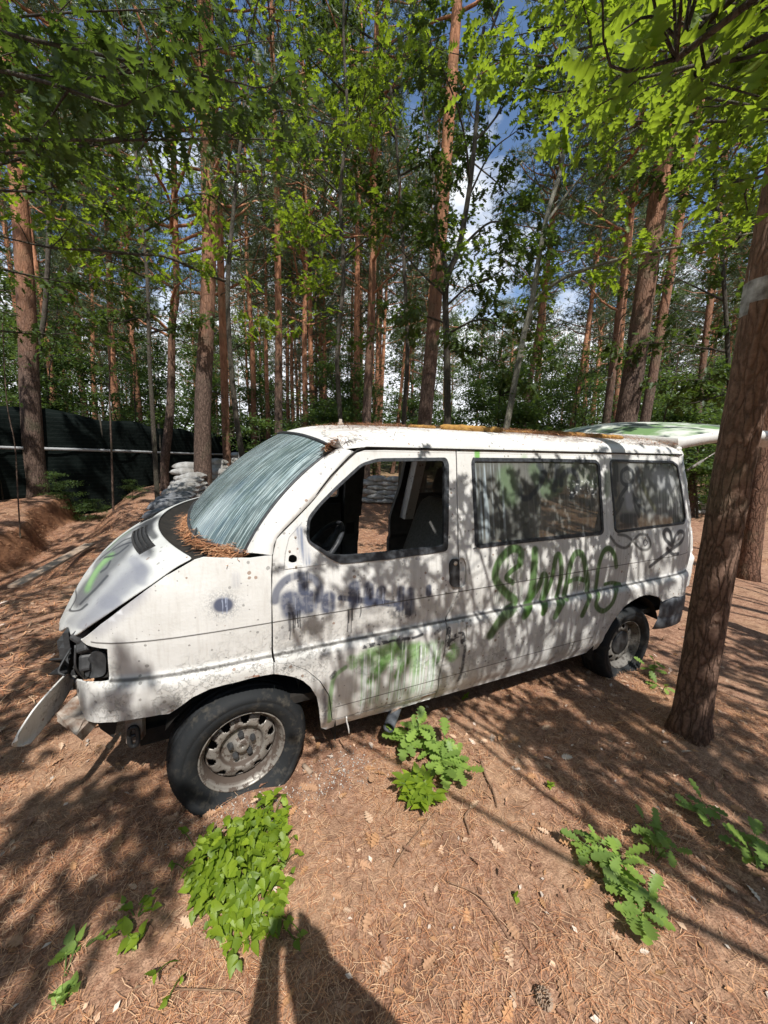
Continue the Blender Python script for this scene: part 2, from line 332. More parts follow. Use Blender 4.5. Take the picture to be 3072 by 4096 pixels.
def bough(Wd, L, p0, d0, length, r0, rng, shape, lsize, nl, depth=2, droop=0.15, tw=0.35, gap=0.15):
    """a limb with side twigs carrying leaves"""
    n = max(4, int(length/0.22)); d = np.array(d0, float); d /= np.linalg.norm(d); P = [np.array(p0, float)]; st = length/n
    for k in range(n):
        d = d+rng.normal(size=3)*0.13+np.array([0, 0, 0.02-droop*0.05]); d /= np.linalg.norm(d); P.append(P[-1]+d*st)
    P = np.array(P); rad = r0*np.linspace(1, 0.25, len(P))
    Wd.add(*tube_fast(P, rad, 6 if depth > 1 else 4))
    if depth == 0:
        twig_leaves(L, shape, P[1:], rng, nl, lsize); return
    m = max(2, int(length/ (0.28 if depth > 1 else 0.16)))
    for k in range(m):
        t = gap+(1-gap)*(k+rng.uniform(0, 1))/m; idx = t*(len(P)-1); a = int(min(idx, len(P)-2)); q = P[a]+(P[a+1]-P[a])*(idx-a); T = P[a+1]-P[a]; T /= np.linalg.norm(T)
        s = rand_dir(rng, 1)[0]; s -= T*(s@T); s[2] *= 0.5; s /= np.linalg.norm(s)+1e-9
        bough(Wd, L, q, T*0.6+s*0.8, length*tw*rng.uniform(0.6, 1.2)*(1.1-0.5*t), max(0.0022, rad[a]*0.55), rng, shape, lsize, nl, depth-1, droop)
    twig_leaves(L, shape, P[-3:], rng, nl, lsize)

# ================================================================== PINES
def pine_crown_mesh(seed, H=9.0, n=46, spread=2.2, tufts=38, dense=1.0):
    rng = np.random.default_rng(seed); L = MBA(); Wd = MBA()
    for k in range(n):
        t = rng.uniform(0, 1)**0.8; z = t*H; a = rng.uniform(0, 2*PI); ln = spread*(0.35+0.75*math.sin(PI*min(1, 0.22+0.75*t)))*rng.uniform(0.6, 1.2)
        d = np.array([math.cos(a), math.sin(a), rng.uniform(-0.05, 0.5)]); P = [np.array([0, 0, z])]
        for q in range(6): P.append(P[-1]+d/np.linalg.norm(d)*ln/6); d = d+rng.normal(size=3)*0.16+np.array([0, 0, 0.05])
        P = np.array(P); Wd.add(*tube_fast(P, np.linspace(0.035, 0.008, 7)*(0.6+ln*0.25), 4))
        m = int(tufts*dense*rng.uniform(0.6, 1.3)); tt = rng.uniform(0.35, 1.02, m)*6; ii = np.clip(tt.astype(int), 0, 5); B = P[ii]+(P[ii+1]-P[ii])*(tt-ii)[:, None]+rng.normal(size=(m, 3))*np.array([0.22, 0.22, 0.14])*(0.5+ln*0.35)
        nn = 11; Bp = np.repeat(B, nn, 0)+rng.normal(size=(m*nn, 3))*0.02; D = rand_dir(rng, m*nn, 0.35); X = np.cross(D, rand_dir(rng, m*nn)); X /= np.linalg.norm(X, axis=1)[:, None]
        ln_ = rng.uniform(0.09, 0.2, m*nn)[:, None]; w = 0.011
        V = np.stack([Bp-X*w, Bp+X*w, Bp+D*ln_], 1).reshape(-1, 3); c = np.repeat(np.repeat(rng.beta(2, 2, m), nn), 3)[:, None]*np.ones((1, 3))
        L.add(V, np.arange(m*nn*3).reshape(-1, 3), c)
    return L, Wd
def detach(o):
    me = o.data; bpy.data.objects.remove(o); return me
CROWNS = []; LIMBS = []
for sd, kw in ((1, dict(n=44)), (2, dict(n=54, spread=2.0)), (3, dict(n=38, spread=2.5, H=8)), (4, dict(n=50, spread=1.8, H=10))):
    L, Wd = pine_crown_mesh(sd, **kw); CROWNS.append(detach(L.build('crown_mesh', M['needle']))); LIMBS.append(detach(Wd.build('limb_mesh', M['pine_red'])))
DEAD = []
for sd in (11, 12, 13):
    rng = np.random.default_rng(sd); Wd = MBA()
    for k in range(26):
        z = rng.uniform(0, 7); a = rng.uniform(0, 2*PI); ln = rng.uniform(0.3, 1.9); d = np.array([math.cos(a), math.sin(a), rng.uniform(-0.3, 0.5)]); P = [np.array([0, 0, z])]
        for q in range(5): P.append(P[-1]+d/np.linalg.norm(d)*ln/5); d = d+rng.normal(size=3)*0.2
        Wd.add(*tube_fast(np.array(P), np.linspace(0.016, 0.003, 6), 4))
        for q in range(3):
            s = P[rng.integers(2, 5)]; e = s+rand_dir(rng, 1)[0]*rng.uniform(0.15, 0.5); Wd.add(*tube_fast(np.array([s, (s+e)/2+rng.normal(size=3)*0.03, e]), [0.007, 0.005, 0.002], 3))
    DEAD.append(detach(Wd.build('dead_limb_mesh', M['darkbark'])))
def trunk_mesh(pts, r0, r1, n=14, rough=0.035, seed=0, flare=True, seg=44):
    P = smooth_line(pts, 8); d = np.r_[0, np.cumsum(np.linalg.norm(np.diff(P, axis=0), axis=1))]; T = np.r_[np.linspace(0, 0.12, 10)[:-1]**1.0, np.linspace(0.12, 1, seg)]*d[-1]
    P = np.stack([np.interp(T, d, P[:, k]) for k in range(3)], 1); t = T/d[-1]
    r = r0+(r1-r0)*t**0.9
    if flare: r = r*(1+0.45*np.exp(-T/(r0*1.1)))
    a = np.arange(n)*2*PI/n; ang = np.cos(a)[None]*2.2+seed; an2 = np.sin(a)[None]*2.2
    R = (1+(0.075*(vnoise(ang*4.0, T[:, None]*16+an2*3, 3)-0.5)+0.05*(vnoise(ang*9.0, T[:, None]*30+an2*7, 5)-0.5) if rough > 0.055 else 0))*r[:, None]*(1+rough*2*(fbm(ang*1.3+T[:, None]*0.6, an2*1.3+T[:, None]*1.7, seed, 3)-0.45)*1.6)
    if flare: R = R*(1+0.16*np.exp(-T/(r0*0.9))[:, None]*np.cos(a*4+seed)[None])
    return tube(P, R, n, True)
PINES = 0
def pine(label, p1, p2, wpx, d, bark='pine', group=None, crown=None, H=None, mid=None, rng_=random.Random(5), near=False, dead=True, wfac=1.0, nz_=14):
    """trunk through two seen points p1 (low) and p2 (high), both at horizontal distance fixed by depth d of the low one"""
    global PINES
    PINES += 1; A = at(p1, d); hd = np.array([CF[0], CF[1]]); hd = hd/np.linalg.norm(hd)
    def on_plane(px):
        r = ray(px); t = ((A-CAM)[:2]@hd)/(r[:2]@hd); return CAM+r*t
    B = on_plane(p2); v = (B-A)/(B[2]-A[2]); 
    v[:2] = np.clip(v[:2], -0.30, 0.30)
    b = A-v*(A[2]); zb = float(gz(b[0], b[1]))-0.12; b = A-v*(A[2]-zb); h = H or rng_.uniform(15, 19)
    pts = [b]
    mids = [on_plane(q) for q in (mid or [])]; 
    if mid: pts += mids
    lean = v.copy()
    zs = [z for z in (2.5, 6, 10, 14, h) if z > pts[-1][2]+1.0]
    base_ = B if not mid else pts[-1]
    for z in zs:
        k = max(0, z-7)*0.05
        pts.append(A+lean*(z-A[2])*(1-0.0) - np.array([lean[0], lean[1], 0])*max(0, z-8)*0.6 + np.array([math.sin(z*0.9+PINES)*0.05, math.cos(z*0.7+PINES)*0.05, 0]))
    rad = wpx/FPX*d/2*wfac
    e = empty('pine_tree', b+np.array([0, 0, 0.12]), label, 'pine tree', group); o = b+np.array([0, 0, 0.12])
    V, F = trunk_mesh(np.array(pts)-o, rad*1.12, max(0.03, rad*0.28), nz_ if not near else 96, 0.045 if not near else 0.07, PINES*7, True, 44 if not near else 260)
    mk('trunk', V, F, M[bark], e)
    top = pts[-1]-o; ci = PINES % 4 if crown is None else crown
    if crown != -1:
        s = 0.85+0.3*rng_.random(); c = bpy.data.objects.new('crown', CROWNS[ci]); C.objects.link(c); c.parent = e; z0 = h-9.3*s; pz = np.array([np.interp(z0, [p[2] for p in pts], [p[k] for p in pts]) for k in range(3)])
        c.location = tuple(np.array([pz[0], pz[1], z0])-o); c.scale = (s, s, s); ax = pts[-1]-np.array([pz[0], pz[1], z0]); 
        c.rotation_euler = Vector((0, 0, 1)).rotation_difference(Vector(tuple(ax))).to_euler(); c.rotation_euler.rotate_axis('Z', rng_.uniform(0, 6.28))
        l = bpy.data.objects.new('limbs', LIMBS[ci]); C.objects.link(l); l.parent = e; l.location = c.location; l.scale = c.scale; l.rotation_euler = c.rotation_euler
    if dead:
        dd = bpy.data.objects.new('dead_limbs', DEAD[PINES % 3]); C.objects.link(dd); dd.parent = e; z0 = rng_.uniform(2.6, 4.2); pz = np.array([np.interp(z0, [p[2] for p in pts], [p[k] for p in pts]) for k in range(3)])
        dd.location = tuple(np.array([pz[0], pz[1], z0])-o); dd.rotation_euler = (0, 0, rng_.uniform(0, 6.28))
    return e
f_ = lambda x, y: (x*1.852, y*1.852)
# the ones that can be told apart, left to right (pixel positions in a 1659-wide view)
pine('thick grey-brown pine nearest the left edge, standing in front of the dark netting', f_(70, 900), f_(28, 200), 66, 9.0, 'pine', dead=False)
pine('thin crooked sunlit pine with a kink at eye height, left of the sandbags', f_(366, 900), f_(383, 420), 32, 10.5, 'pine', mid=[f_(355, 1010), f_(368, 880), f_(372, 700)], H=15)
pine('straight thick pine with pale flaking bark rising behind the sandbags at the bonnet', f_(441, 1000), f_(452, 120), 62, 9.0, 'pine', dead=False)
pine('dark reddish pine just right of the thick pale pine behind the windscreen', f_(489, 950), f_(474, 500), 30, 10.5, 'pine_red')
pine('slim sunlit pine beyond the dark netting with a forked dead branch', f_(203, 820), f_(200, 560), 20, 22, 'pine_red')
pine('stout dark pine beyond the dark netting with a reddish sunlit foot', f_(247, 830), f_(236, 560), 30, 17, 'pine_red')
pine('leaning slender pine far beyond the netting near the left edge', f_(137, 790), f_(118, 560), 16, 28, 'pine_red')
pine('pale slender trunk beyond the netting, left of the crooked pine', f_(285, 880), f_(280, 640), 16, 24, 'pine')
pine('dark curving pine high on the left between two leafy boughs', f_(112, 560), f_(165, 250), 22, 13, 'darkbark', crown=1)
pine('dark thick pine behind the top of the windscreen', f_(603, 900), f_(598, 480), 32, 13, 'pine')
pine('reddish pine close beside the dark one behind the windscreen top', f_(578, 900), f_(572, 520), 18, 18, 'pine_red')
pine('reddish pine with rough bark behind the front of the roof', f_(632, 900), f_(630, 500), 16, 20, 'pine_red')
pine('broad sunlit orange trunk behind the front of the roof', f_(675, 905), f_(668, 560), 24, 18, 'pine_red')
pine('straight orange pine behind the aerial on the roof', f_(701, 905), f_(700, 430), 19, 20, 'pine_red')
pine('slim orange pine with one dead fork behind the driver window', f_(757, 900), f_(764, 560), 14, 25, 'pine_red')
pine('dark straight pine rising behind the middle of the driver door window', f_(794, 905), f_(817, 120), 37, 11.5, 'pine')
pine('reddish pine just right of the dark straight pine over the driver door', f_(822, 905), f_(838, 540), 17, 18, 'pine_red')
pine('pale pink slim pine leaning right, first of a close pair over the roof', f_(860, 905), f_(893, 590), 14, 22, 'pine_red')
pine('pale pink slim pine leaning right, second of a close pair over the roof', f_(874, 905), f_(906, 590), 14, 23, 'pine_red')
pine('thick dark pine left of the forked oak, its upper trunk orange in the sun', f_(917, 905), f_(985, 150), 58, 8.6, 'pine', dead=False)
pine('thin dark pine leaning right, seen past the smooth grey trunk', f_(1133, 900), f_(1187, 560), 24, 14, 'pine')
pine('orange pine behind the thin dark leaning one', f_(1150, 905), f_(1178, 620), 18, 20, 'pine_red')
pine('slim straight orange pine over the long side window', f_(1240, 900), f_(1292, 560), 22, 17, 'pine_red')
pine('reddish pine over the pillar between the two side windows', f_(1280, 890), f_(1306, 640), 19, 19, 'pine_red')
pine('rough dark pine left of the thickest leaning pine', f_(1310, 890), f_(1372, 400), 32, 11, 'pine', mid=None)
pine('thickest dark red pine, leaning right, its top glowing orange', f_(1348, 900), f_(1440, 330), 80, 6.8, 'pine', dead=False, near=False)
pine('dark pine right of the thickest leaning pine, over the tailgate', f_(1395, 890), f_(1455, 560), 37, 9.5, 'pine')
pine('crooked red pine high behind the thickest leaning pine', f_(1348, 640), f_(1370, 300), 22, 14, 'pine_red')
pine('rough pine behind the raised tailgate and its strut', f_(1502, 990), f_(1535, 620), 26, 11, 'pine')
pine('sunlit reddish pine at the right edge beyond the foreground trunk', f_(1625, 1180), f_(1680, 800), 60, 5.5, 'pine_red', mid=None, dead=False)
BIG = pine('big furrowed foreground pine before the rear bumper with a white paint mark', f_(1500, 1500), f_(1652, 600), 165, 2.28, 'bigpine', near=True, dead=False, crown=2, wfac=0.67)

# background stand
rg = random.Random(31); nbg = 0; placed = []
def zone(x): return ('far pine in the stand beyond the netting, at the left' if x < 520 else 'far pine in the stand seen over the front of the roof' if x < 800 else 'far pine in the stand seen over the middle of the roof' if x < 1150 else 'far pine in the stand seen over the rear of the roof' if x < 1450 else 'far pine in the stand at the right edge')
while nbg < 135:
    X = rg.uniform(-60, 1720); d = rg.choice([rg.uniform(15, 26), rg.uniform(22, 40), rg.uniform(30, 55), rg.uniform(30, 50)])
    p = at(f_(X, 905), d)
    if any(math.hypot(p[0]-q[0], p[1]-q[1]) < 1.3 for q in placed): continue
    if 930 < X < 1260 and d < 36: continue
    placed.append(p); w = rg.uniform(0.17, 0.30)/d*FPX; ln = (X-760)*0.00016*340
    pine(zone(X), f_(X, 905), f_(X+ln+rg.uniform(-12, 12), 560), w, d, 'pine_red' if rg.random() < 0.75 else 'pine', group='far pines in the stand behind the van', nz_=8, dead=d < 30, rng_=rg)
    nbg += 1

# ================================================================== UNDERSTOREY
def under_mesh(seed, h, r, nl, size, shape, z0=0.6):
    rng = np.random.default_rng(seed); L = MBA(); Wd = MBA()
    stems = rng.integers(1, 3)
    for s in range(stems):
        P = [np.array([rng.normal()*0.1, rng.normal()*0.1, -0.1])]; d = np.array([rng.normal()*0.12, rng.normal()*0.12, 1.0])
        for k in range(10): d = d+rng.normal(size=3)*0.06; d[2] = 1; P.append(P[-1]+d*h/10)
        P = np.array(P); Wd.add(*tube_fast(P, np.linspace(0.045, 0.012, 11)*(h/5)**0.8, 6))
        nb_ = int(11*h**0.5)
        for k in range(nb_):
            t = rng.uniform(0.12, 1.0); i_ = min(int(t*10), 9); q = P[i_]; a = rng.uniform(0, 2*PI); ln = r*rng.uniform(0.5, 1.1)*(1.1-0.5*t)
            d = np.array([math.cos(a), math.sin(a), rng.uniform(0.0, 0.55)]); B = [q]
            for w in range(6): B.append(B[-1]+d/np.linalg.norm(d)*ln/6); d = d+rng.normal(size=3)*0.15
            B = np.array(B); Wd.add(*tube_fast(B, np.linspace(0.014, 0.003, 7), 4))
            m = int(nl/(nb_*stems)); ti = rng.uniform(1.0, 6.0, m); ii = np.minimum(ti.astype(int), 5)
            C_ = B[ii]+(B[ii+1]-B[ii])*(ti-ii)[:, None]; cl_ = rng.normal(size=(m, 3))*np.array([0.24, 0.24, 0.085])*(0.45+ln*0.4)
            dd = rand_dir(rng, m); dd[:, 2] = dd[:, 2]*0.35-0.2; up = rand_dir(rng, m)*0.5+np.array([0, 0, 1.0])
            L.add(*place_leaves(shape, C_+cl_, dd, up, rng.uniform(0.7, 1.2, m)*size, rng))
    return L, Wd
UM = []
for sd, h, r, nl, sz in ((21, 3.2, 1.5, 3600, 0.11), (22, 4.5, 1.7, 4800, 0.11), (23, 6.5, 2.0, 6000, 0.12), (24, 2.2, 1.3, 2600, 0.10), (25, 5.5, 2.2, 5600, 0.12)):
    L, Wd = under_mesh(sd, h, r, nl, sz, MIDL if sd != 24 else DIAM); UM.append((detach(L.build('foliage_mesh', M['leafmid'])), detach(Wd.build('stem_mesh', M['darkbark']))))
rg = random.Random(77)
def shrub(label, x, y, k, s, group):
    e = empty('broadleaf_sapling', (x, y, float(gz(x, y))), label, 'sapling', group, rg.uniform(0, 6.28))
    for nm, me in zip(('foliage', 'stem'), UM[k]):
        o = bpy.data.objects.new(nm, me); C.objects.link(o); o.parent = e; o.scale = (s, s, s*rg.uniform(0.9, 1.15))
def zone2(x): return ('leafy sapling in the green thicket beyond the netting' if x < 520 else 'leafy sapling in the thicket behind the front half of the van' if x < 950 else 'leafy sapling in the thicket behind the rear half of the van')
n = 0
while n < 78:
    X = rg.uniform(-120, 1780); d = rg.uniform(13, 24) if rg.random() < 0.45 else rg.uniform(22, 46)
    if X < 520: d = max(d, 13.5)
    p = at(f_(X, 950), d)
    shrub(zone2(X), p[0], p[1], rg.choice([0, 1, 2, 3, 4]) if d > 16 else rg.choice([0, 3, 1]), rg.uniform(0.8, 1.35)*(1 if d < 25 else 1.4), 'saplings in the thicket behind the van'); n += 1
for X, d, k, s in ((575, 11, 3, 1.0), (650, 13, 0, 1.0), (770, 14, 1, 1.0), (1000, 11.5, 0, 1.0), (1060, 10, 3, 1.1), (1190, 11.5, 0, 1.1), (1250, 13, 4, 0.8), (1420, 11, 1, 0.9), (1480, 13, 4, 0.9), (1560, 10.5, 0, 1.1), (1640, 11, 4, 0.8), (160, 13.5, 0, 1.1), (60, 13, 1, 1.1), (300, 15, 1, 1.1), (-40, 12, 4, 1.0), (1180, 19, 1, 1.2), (1290, 18, 4, 1.0), (1390, 18, 1, 1.1), (1450, 17, 4, 1.0), (1590, 16, 4, 1.0), (1650, 18, 2, 1.0), (100, 17, 2, 1.1), (200, 18, 4, 1.1), (350, 18, 2, 1.0), (430, 17, 4, 1.0), (20, 16, 4, 1.1)):
    p = at(f_(X, 950), d); shrub(zone2(X), p[0], p[1], k, s, 'saplings in the thicket behind the van')
# closed far wood
L = MBA(); rng = np.random.default_rng(9); m = 50000; a = rng.uniform(-0.75, 1.6, m); d = rng.uniform(42, 75, m); clz = rng.beta(1.2, 2.2, m)*8.5*(0.4+1.1*vnoise(a*14, d*0, 3))
P = np.stack([CAM[0]+np.sin(a)*d, CAM[1]+np.cos(a)*d, 0.3+clz], 1); D = rand_dir(rng, m); D[:, 2] = D[:, 2]*0.4-0.2
L.add(*place_leaves(DIAM, P, D, rand_dir(rng, m)*0.6+np.array([0, 0, 1.0]), rng.uniform(0.35, 0.8, m), rng))
tag(L.build('far_wood', M['leafmid']), 'dense green wood closing the view behind all the trunks', 'wood', kind='stuff')

L = MBA(); m = 60000; a = rng.uniform(1.7, 2*PI-0.95, m); d = rng.uniform(9.5, 20, m); clz = rng.beta(1.2, 1.6, m)*(d-2)*0.62  # leaf ring out of view, added to block ambient sky light
P = np.stack([CAM[0]+np.sin(a)*d, CAM[1]+np.cos(a)*d, 0.1+clz], 1); D = rand_dir(rng, m); D[:, 2] = D[:, 2]*0.4-0.2
L.add(*place_leaves(DIAM, P, D, rand_dir(rng, m)*0.6+np.array([0, 0, 1.0]), rng.uniform(0.25, 0.5, m), rng))
tag(L.build('wood_behind', M['leafmid']), 'unseen green wood going on behind the photographer, added to dim ambient light', 'wood', kind='stuff').name = 'surrounding_wood'

# ================================================================== OAKS NEAR THE CAMERA
def oak(label, trunk, r0, boughs, bark, seed, lsize=0.13, shape=OAKR, leafmat='leaf', nl=7, depth=2, n=14):
    """trunk: 3-D points; boughs: (start t or point, direction, length, radius)"""
    rng = np.random.default_rng(seed); T = smooth_line(trunk, 6); o = np.array([T[0][0], T[0][1], float(gz(T[0][0], T[0][1]))])
    e = empty('young_oak', o, label, 'oak tree'); V, F = trunk_mesh(np.array(trunk)-o, r0, r0*0.3, n, 0.05, seed, True, 40); mk('trunk', V, F, M[bark], e)
    L = MBA(); Wd = MBA()
    for s, d, ln, r in boughs:
        q = T[int(s*(len(T)-1))] if np.isscalar(s) else np.array(s, float)
        if isinstance(d, (list,)) :   # an explicit run of points, leafy twigs set along it
            P = smooth_line([q]+d, 6); Wd.add(*tube_fast(P-o, np.linspace(r, r*0.3, len(P)), 8))
            for k in range(2, len(P)-1, 2 if ln > 0 else 3):
                if rng.random() < 0.9:
                    s_ = rand_dir(rng, 1)[0]; s_[2] = abs(s_[2])*0.4; t_ = P[k+1]-P[k]; bough(Wd, L, P[k]-o, s_+t_/np.linalg.norm(t_)*0.6, abs(ln)*rng.uniform(0.5, 1.1), 0.006, rng, shape, lsize, nl, 1)
            bough(Wd, L, P[-1]-o, P[-1]-P[-2], abs(ln), r*0.3, rng, shape, lsize, nl, 1)
        else: bough(Wd, L, q-o, d, ln, r, rng, shape, lsize, nl, depth)
    if L.V: L.build('foliage', M[leafmat], e)
    if Wd.V: Wd.build('branches', M[bark], e)
    return e
def P3(x, y, d): return at(f_(x, y), d)
def vline(pts, d, dtop=None):
    """seen trunk kept at about one horizontal distance"""
    A = at(f_(*pts[0]), d); hd = np.array([CF[0], CF[1]]); hd /= np.linalg.norm(hd); out = []
    for q in pts:
        r = ray(f_(*q)); t = ((A-CAM)[:2]@hd)/(r[:2]@hd); out.append(CAM+r*t)
    b = out[0].copy(); v = (out[1]-out[0])/(out[1][2]-out[0][2]); z = float(gz(b[0], b[1]))-0.1
    if b[2] > z+0.3: out = [b-v*(b[2]-z)]+out
    return out
# smooth grey trunk with the long horizontal bough
t20 = vline([(1095, 915), (1130, 730), (1147, 660), (1178, 480), (1215, 350), (1222, 230), (1235, 60)], 5.6)
oak('smooth grey leaning oak with one long level bough', t20, 0.062, [
    (P3(1148, 655, 5.6), [P3(1210, 605, 5.3), P3(1300, 570, 5.0), P3(1400, 545, 4.7), P3(1520, 525, 4.4), P3(1640, 500, 4.2)], 0.7, 0.028),
    (P3(1130, 730, 5.6), [P3(1180, 640, 5.9), P3(1290, 610, 6.2)], 0.5, 0.012),
    (P3(1180, 480, 5.8), [P3(1240, 400, 5.8), P3(1330, 310, 5.4), P3(1420, 250, 5.0)], 0.8, 0.022),
    (P3(1215, 350, 6.0), [P3(1180, 250, 6.0), P3(1120, 170, 5.8)], 0.8, 0.018),
    (P3(1225, 230, 6.3), [P3(1290, 130, 6.0), P3(1380, 60, 5.5)], 0.9, 0.018),
    (P3(1235, 60, 6.6), (0.2, 0.1, 1), 2.0, 0.02), (P3(1150, 620, 5.7), [P3(1090, 560, 5.8), P3(1030, 540, 6.0)], 0.6, 0.012)], 'smooth', 3, 0.13, nl=6)
# dark forked oak
t19 = vline([(967, 915), (965, 760), (962, 640), (968, 590), (990, 540), (1015, 400), (1030, 250), (1045, 60)], 6.6)
oak('dark forked young oak over the long side window, thick with shaded leaves', t19, 0.085, [
    (P3(966, 590, 6.6), [P3(945, 500, 6.7), P3(938, 400, 6.9), P3(915, 250, 7.2)], 0.9, 0.04),
    (P3(965, 660, 6.6), [P3(1010, 620, 6.2), P3(1060, 600, 5.8), P3(1100, 570, 5.5)], 0.8, 0.02),
    (P3(968, 720, 6.6), [P3(1040, 690, 6.2), P3(1110, 730, 6.0)], 0.9, 0.02), (P3(968, 760, 6.6), [P3(1020, 760, 6.1), P3(1080, 790, 5.8)], 0.8, 0.02),
    (P3(968, 700, 6.6), [P3(900, 680, 6.4), P3(840, 700, 6.3)], 0.9, 0.02), (P3(963, 640, 6.6), [P3(900, 580, 6.5), P3(850, 520, 6.4)], 0.9, 0.02),
    (P3(1010, 430, 6.8), [P3(1060, 330, 6.6), P3(1120, 280, 6.4)], 0.9, 0.02), (P3(990, 540, 6.7), [P3(1060, 480, 6.4), P3(1120, 500, 6.1)], 0.9, 0.025),
    (P3(1020, 350, 7.0), [P3(1080, 400, 6.8), P3(1120, 440, 6.6)], 0.7, 0.015),
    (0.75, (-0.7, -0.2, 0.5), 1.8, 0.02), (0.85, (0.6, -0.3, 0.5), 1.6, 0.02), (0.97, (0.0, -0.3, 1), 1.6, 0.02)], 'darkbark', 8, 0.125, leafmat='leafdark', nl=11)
# thin sapling at the left with the long bough to the left
t0_ = vline([(524, 990), (510, 900), (497, 760), (492, 620), (502, 480), (517, 330), (530, 240), (530, 90)], 6.0)
oak('thin crooked oak sapling behind the windscreen with a long bough reaching left', t0_, 0.055, [
    (P3(494, 610, 6.0), [P3(440, 590, 5.4), P3(360, 555, 4.9), P3(280, 548, 4.4), P3(200, 540, 4.0), P3(110, 535, 3.7), P3(40, 520, 3.5)], 0.65, 0.024),
    (P3(502, 470, 6.0), [P3(450, 420, 5.6), P3(380, 430, 5.2), P3(300, 450, 4.8)], 0.7, 0.014),
    (P3(520, 320, 6.1), [P3(495, 280, 5.8), P3(440, 240, 5.2), P3(330, 250, 4.6)], 0.7, 0.016),
    (P3(520, 320, 6.1), [P3(600, 240, 5.4), P3(700, 265, 4.8), P3(760, 270, 4.4)], 0.7, 0.016),
    (P3(505, 450, 6.0), [P3(560, 420, 5.6), P3(620, 440, 5.4)], 0.7, 0.012), (P3(495, 560, 6.0), [P3(560, 560, 5.6), P3(640, 540, 5.4)], 0.8, 0.014),
    (P3(498, 760, 6.0), [P3(560, 720, 5.9), P3(640, 700, 5.8)], 0.6, 0.012), (0.97, (0, -0.3, 1), 1.6, 0.016)], 'darkbark', 12, 0.125, nl=6)
# oaks whose crowns hang into the top of the view
rgk = np.random.default_rng(2)
def span(x0, y0, d0, x1, y1, d1, sag=0.0, m=4):
    return [P3(x0+(x1-x0)*t, y0+(y1-y0)*t+sag*math.sin(PI*t), d0+(d1-d0)*t) for t in np.linspace(0, 1, m)[1:]]
LT = [np.array([-4.2, 2.6, 0.1]), np.array([-4.1, 2.5, 1.6]), np.array([-4.0, 2.4, 3.2]), np.array([-3.7, 2.3, 5.0]), np.array([-3.4, 2.4, 7.0])]
bl = []
for (x0, y0, d0, x1, y1, d1, ln) in ((-160, 200, 3.6, 420, 200, 2.6, .55), (-160, 60, 3.8, 330, 20, 3.2, .65), (-150, 330, 3.6, 300, 300, 2.9, .5), (-100, 420, 4.0, 230, 440, 3.8, .6), (-80, 560, 4.6, 200, 620, 4.6, .7), (-80, 700, 5.0, 170, 720, 5.2, .7), (-100, 240, 3.4, 560, 90, 3.4, .6), (-200, 120, 2.2, 250, 230, 1.7, .35), (-200, 250, 2.4, 330, 150, 2.0, .35), (-200, 20, 2.6, 520, 180, 2.2, .4), (-200, 300, 2.8, 560, 300, 2.8, .45), (-100, 380, 3.6, 520, 260, 3.6, .5)):
    bl.append((P3(x0, y0, d0), span(x0, y0, d0, x1, y1, d1, rgk.uniform(-20, 20)), ln, 0.016))
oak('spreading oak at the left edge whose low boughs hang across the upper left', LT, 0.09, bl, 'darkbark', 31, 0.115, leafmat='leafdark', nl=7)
RT = [np.array([4.9, -0.6, -0.1]), np.array([4.8, -0.5, 1.6]), np.array([4.6, -0.4, 3.4]), np.array([4.4, -0.2, 5.2]), np.array([4.2, 0.0, 7.0])]
br_ = []
for (x0, y0, d0, x1, y1, d1, ln) in ((1900, 120, 2.6, 1200, 200, 2.5, .5), (1900, 250, 2.8, 1300, 260, 2.6, .5), (1850, -20, 2.8, 1180, 60, 2.9, .6), (1800, 330, 2.9, 1560, 400, 2.7, .35), (1850, 60, 2.3, 1420, 110, 2.0, .45), (1750, 200, 3.6, 1000, 120, 3.8, .7), (1900, 60, 1.9, 1380, 170, 1.6, .35), (1900, 180, 2.0, 1500, 60, 1.7, .35), (1950, 300, 2.4, 1400, 190, 2.2, .4), (1900, -60, 2.2, 1200, 120, 2.2, .4), (1800, 80, 4.0, 1050, -20, 4.2, .8)):
    br_.append((P3(x0, y0, d0), span(x0, y0, d0, x1, y1, d1, rgk.uniform(-20, 20)), ln, 0.016))
oak('spreading oak beyond the right edge whose bright leaves fill the upper right corner', RT, 0.09, br_, 'darkbark', 37, 0.115, nl=8)
MTt = vline([(735, 905), (728, 760), (742, 600), (735, 420), (750, 260), (742, 80), (745, -60)], 7.4)
bm = []
for (x0, y0, d0, x1, y1, d1, ln) in ((735, 420, 7.5, 640, 330, 6.6, .9), (750, 300, 7.5, 860, 220, 6.6, .9), (745, 200, 7.6, 640, 100, 6.8, .9), (745, 160, 7.6, 900, 60, 6.4, 1.0), (740, 520, 7.4, 650, 470, 6.8, .7), (740, 560, 7.4, 840, 480, 6.8, .7), (745, 60, 7.7, 760, -60, 6.5, 1.1), (745, 330, 7.6, 790, 200, 5.0, .8), (735, 640, 7.4, 680, 620, 7.0, .6)):
    bm.append((P3(x0, y0, d0), span(x0, y0, d0, x1, y1, d1), ln, 0.02))
oak('slim oak with sunlit upper leaves between the two dark trunks over the driver door', MTt, 0.06, bm, 'darkbark', 41, 0.125, nl=7)
BT = vline([(872, 910), (880, 760), (872, 560), (862, 380), (845, 200), (820, 40)], 9.5)
bm = []
for (x0, y0, d0, x1, y1, d1, ln) in ((862, 380, 9.5, 960, 330, 8.6, 1.1), (855, 300, 9.5, 780, 200, 8.6, 1.1), (845, 200, 9.6, 960, 120, 8.8, 1.1), (830, 100, 9.6, 700, 20, 8.8, 1.2), (872, 500, 9.5, 790, 420, 9.0, 1.0), (870, 560, 9.5, 960, 500, 9.0, 0.9)):
    bm.append((P3(x0, y0, d0), span(x0, y0, d0, x1, y1, d1), ln, 0.03))
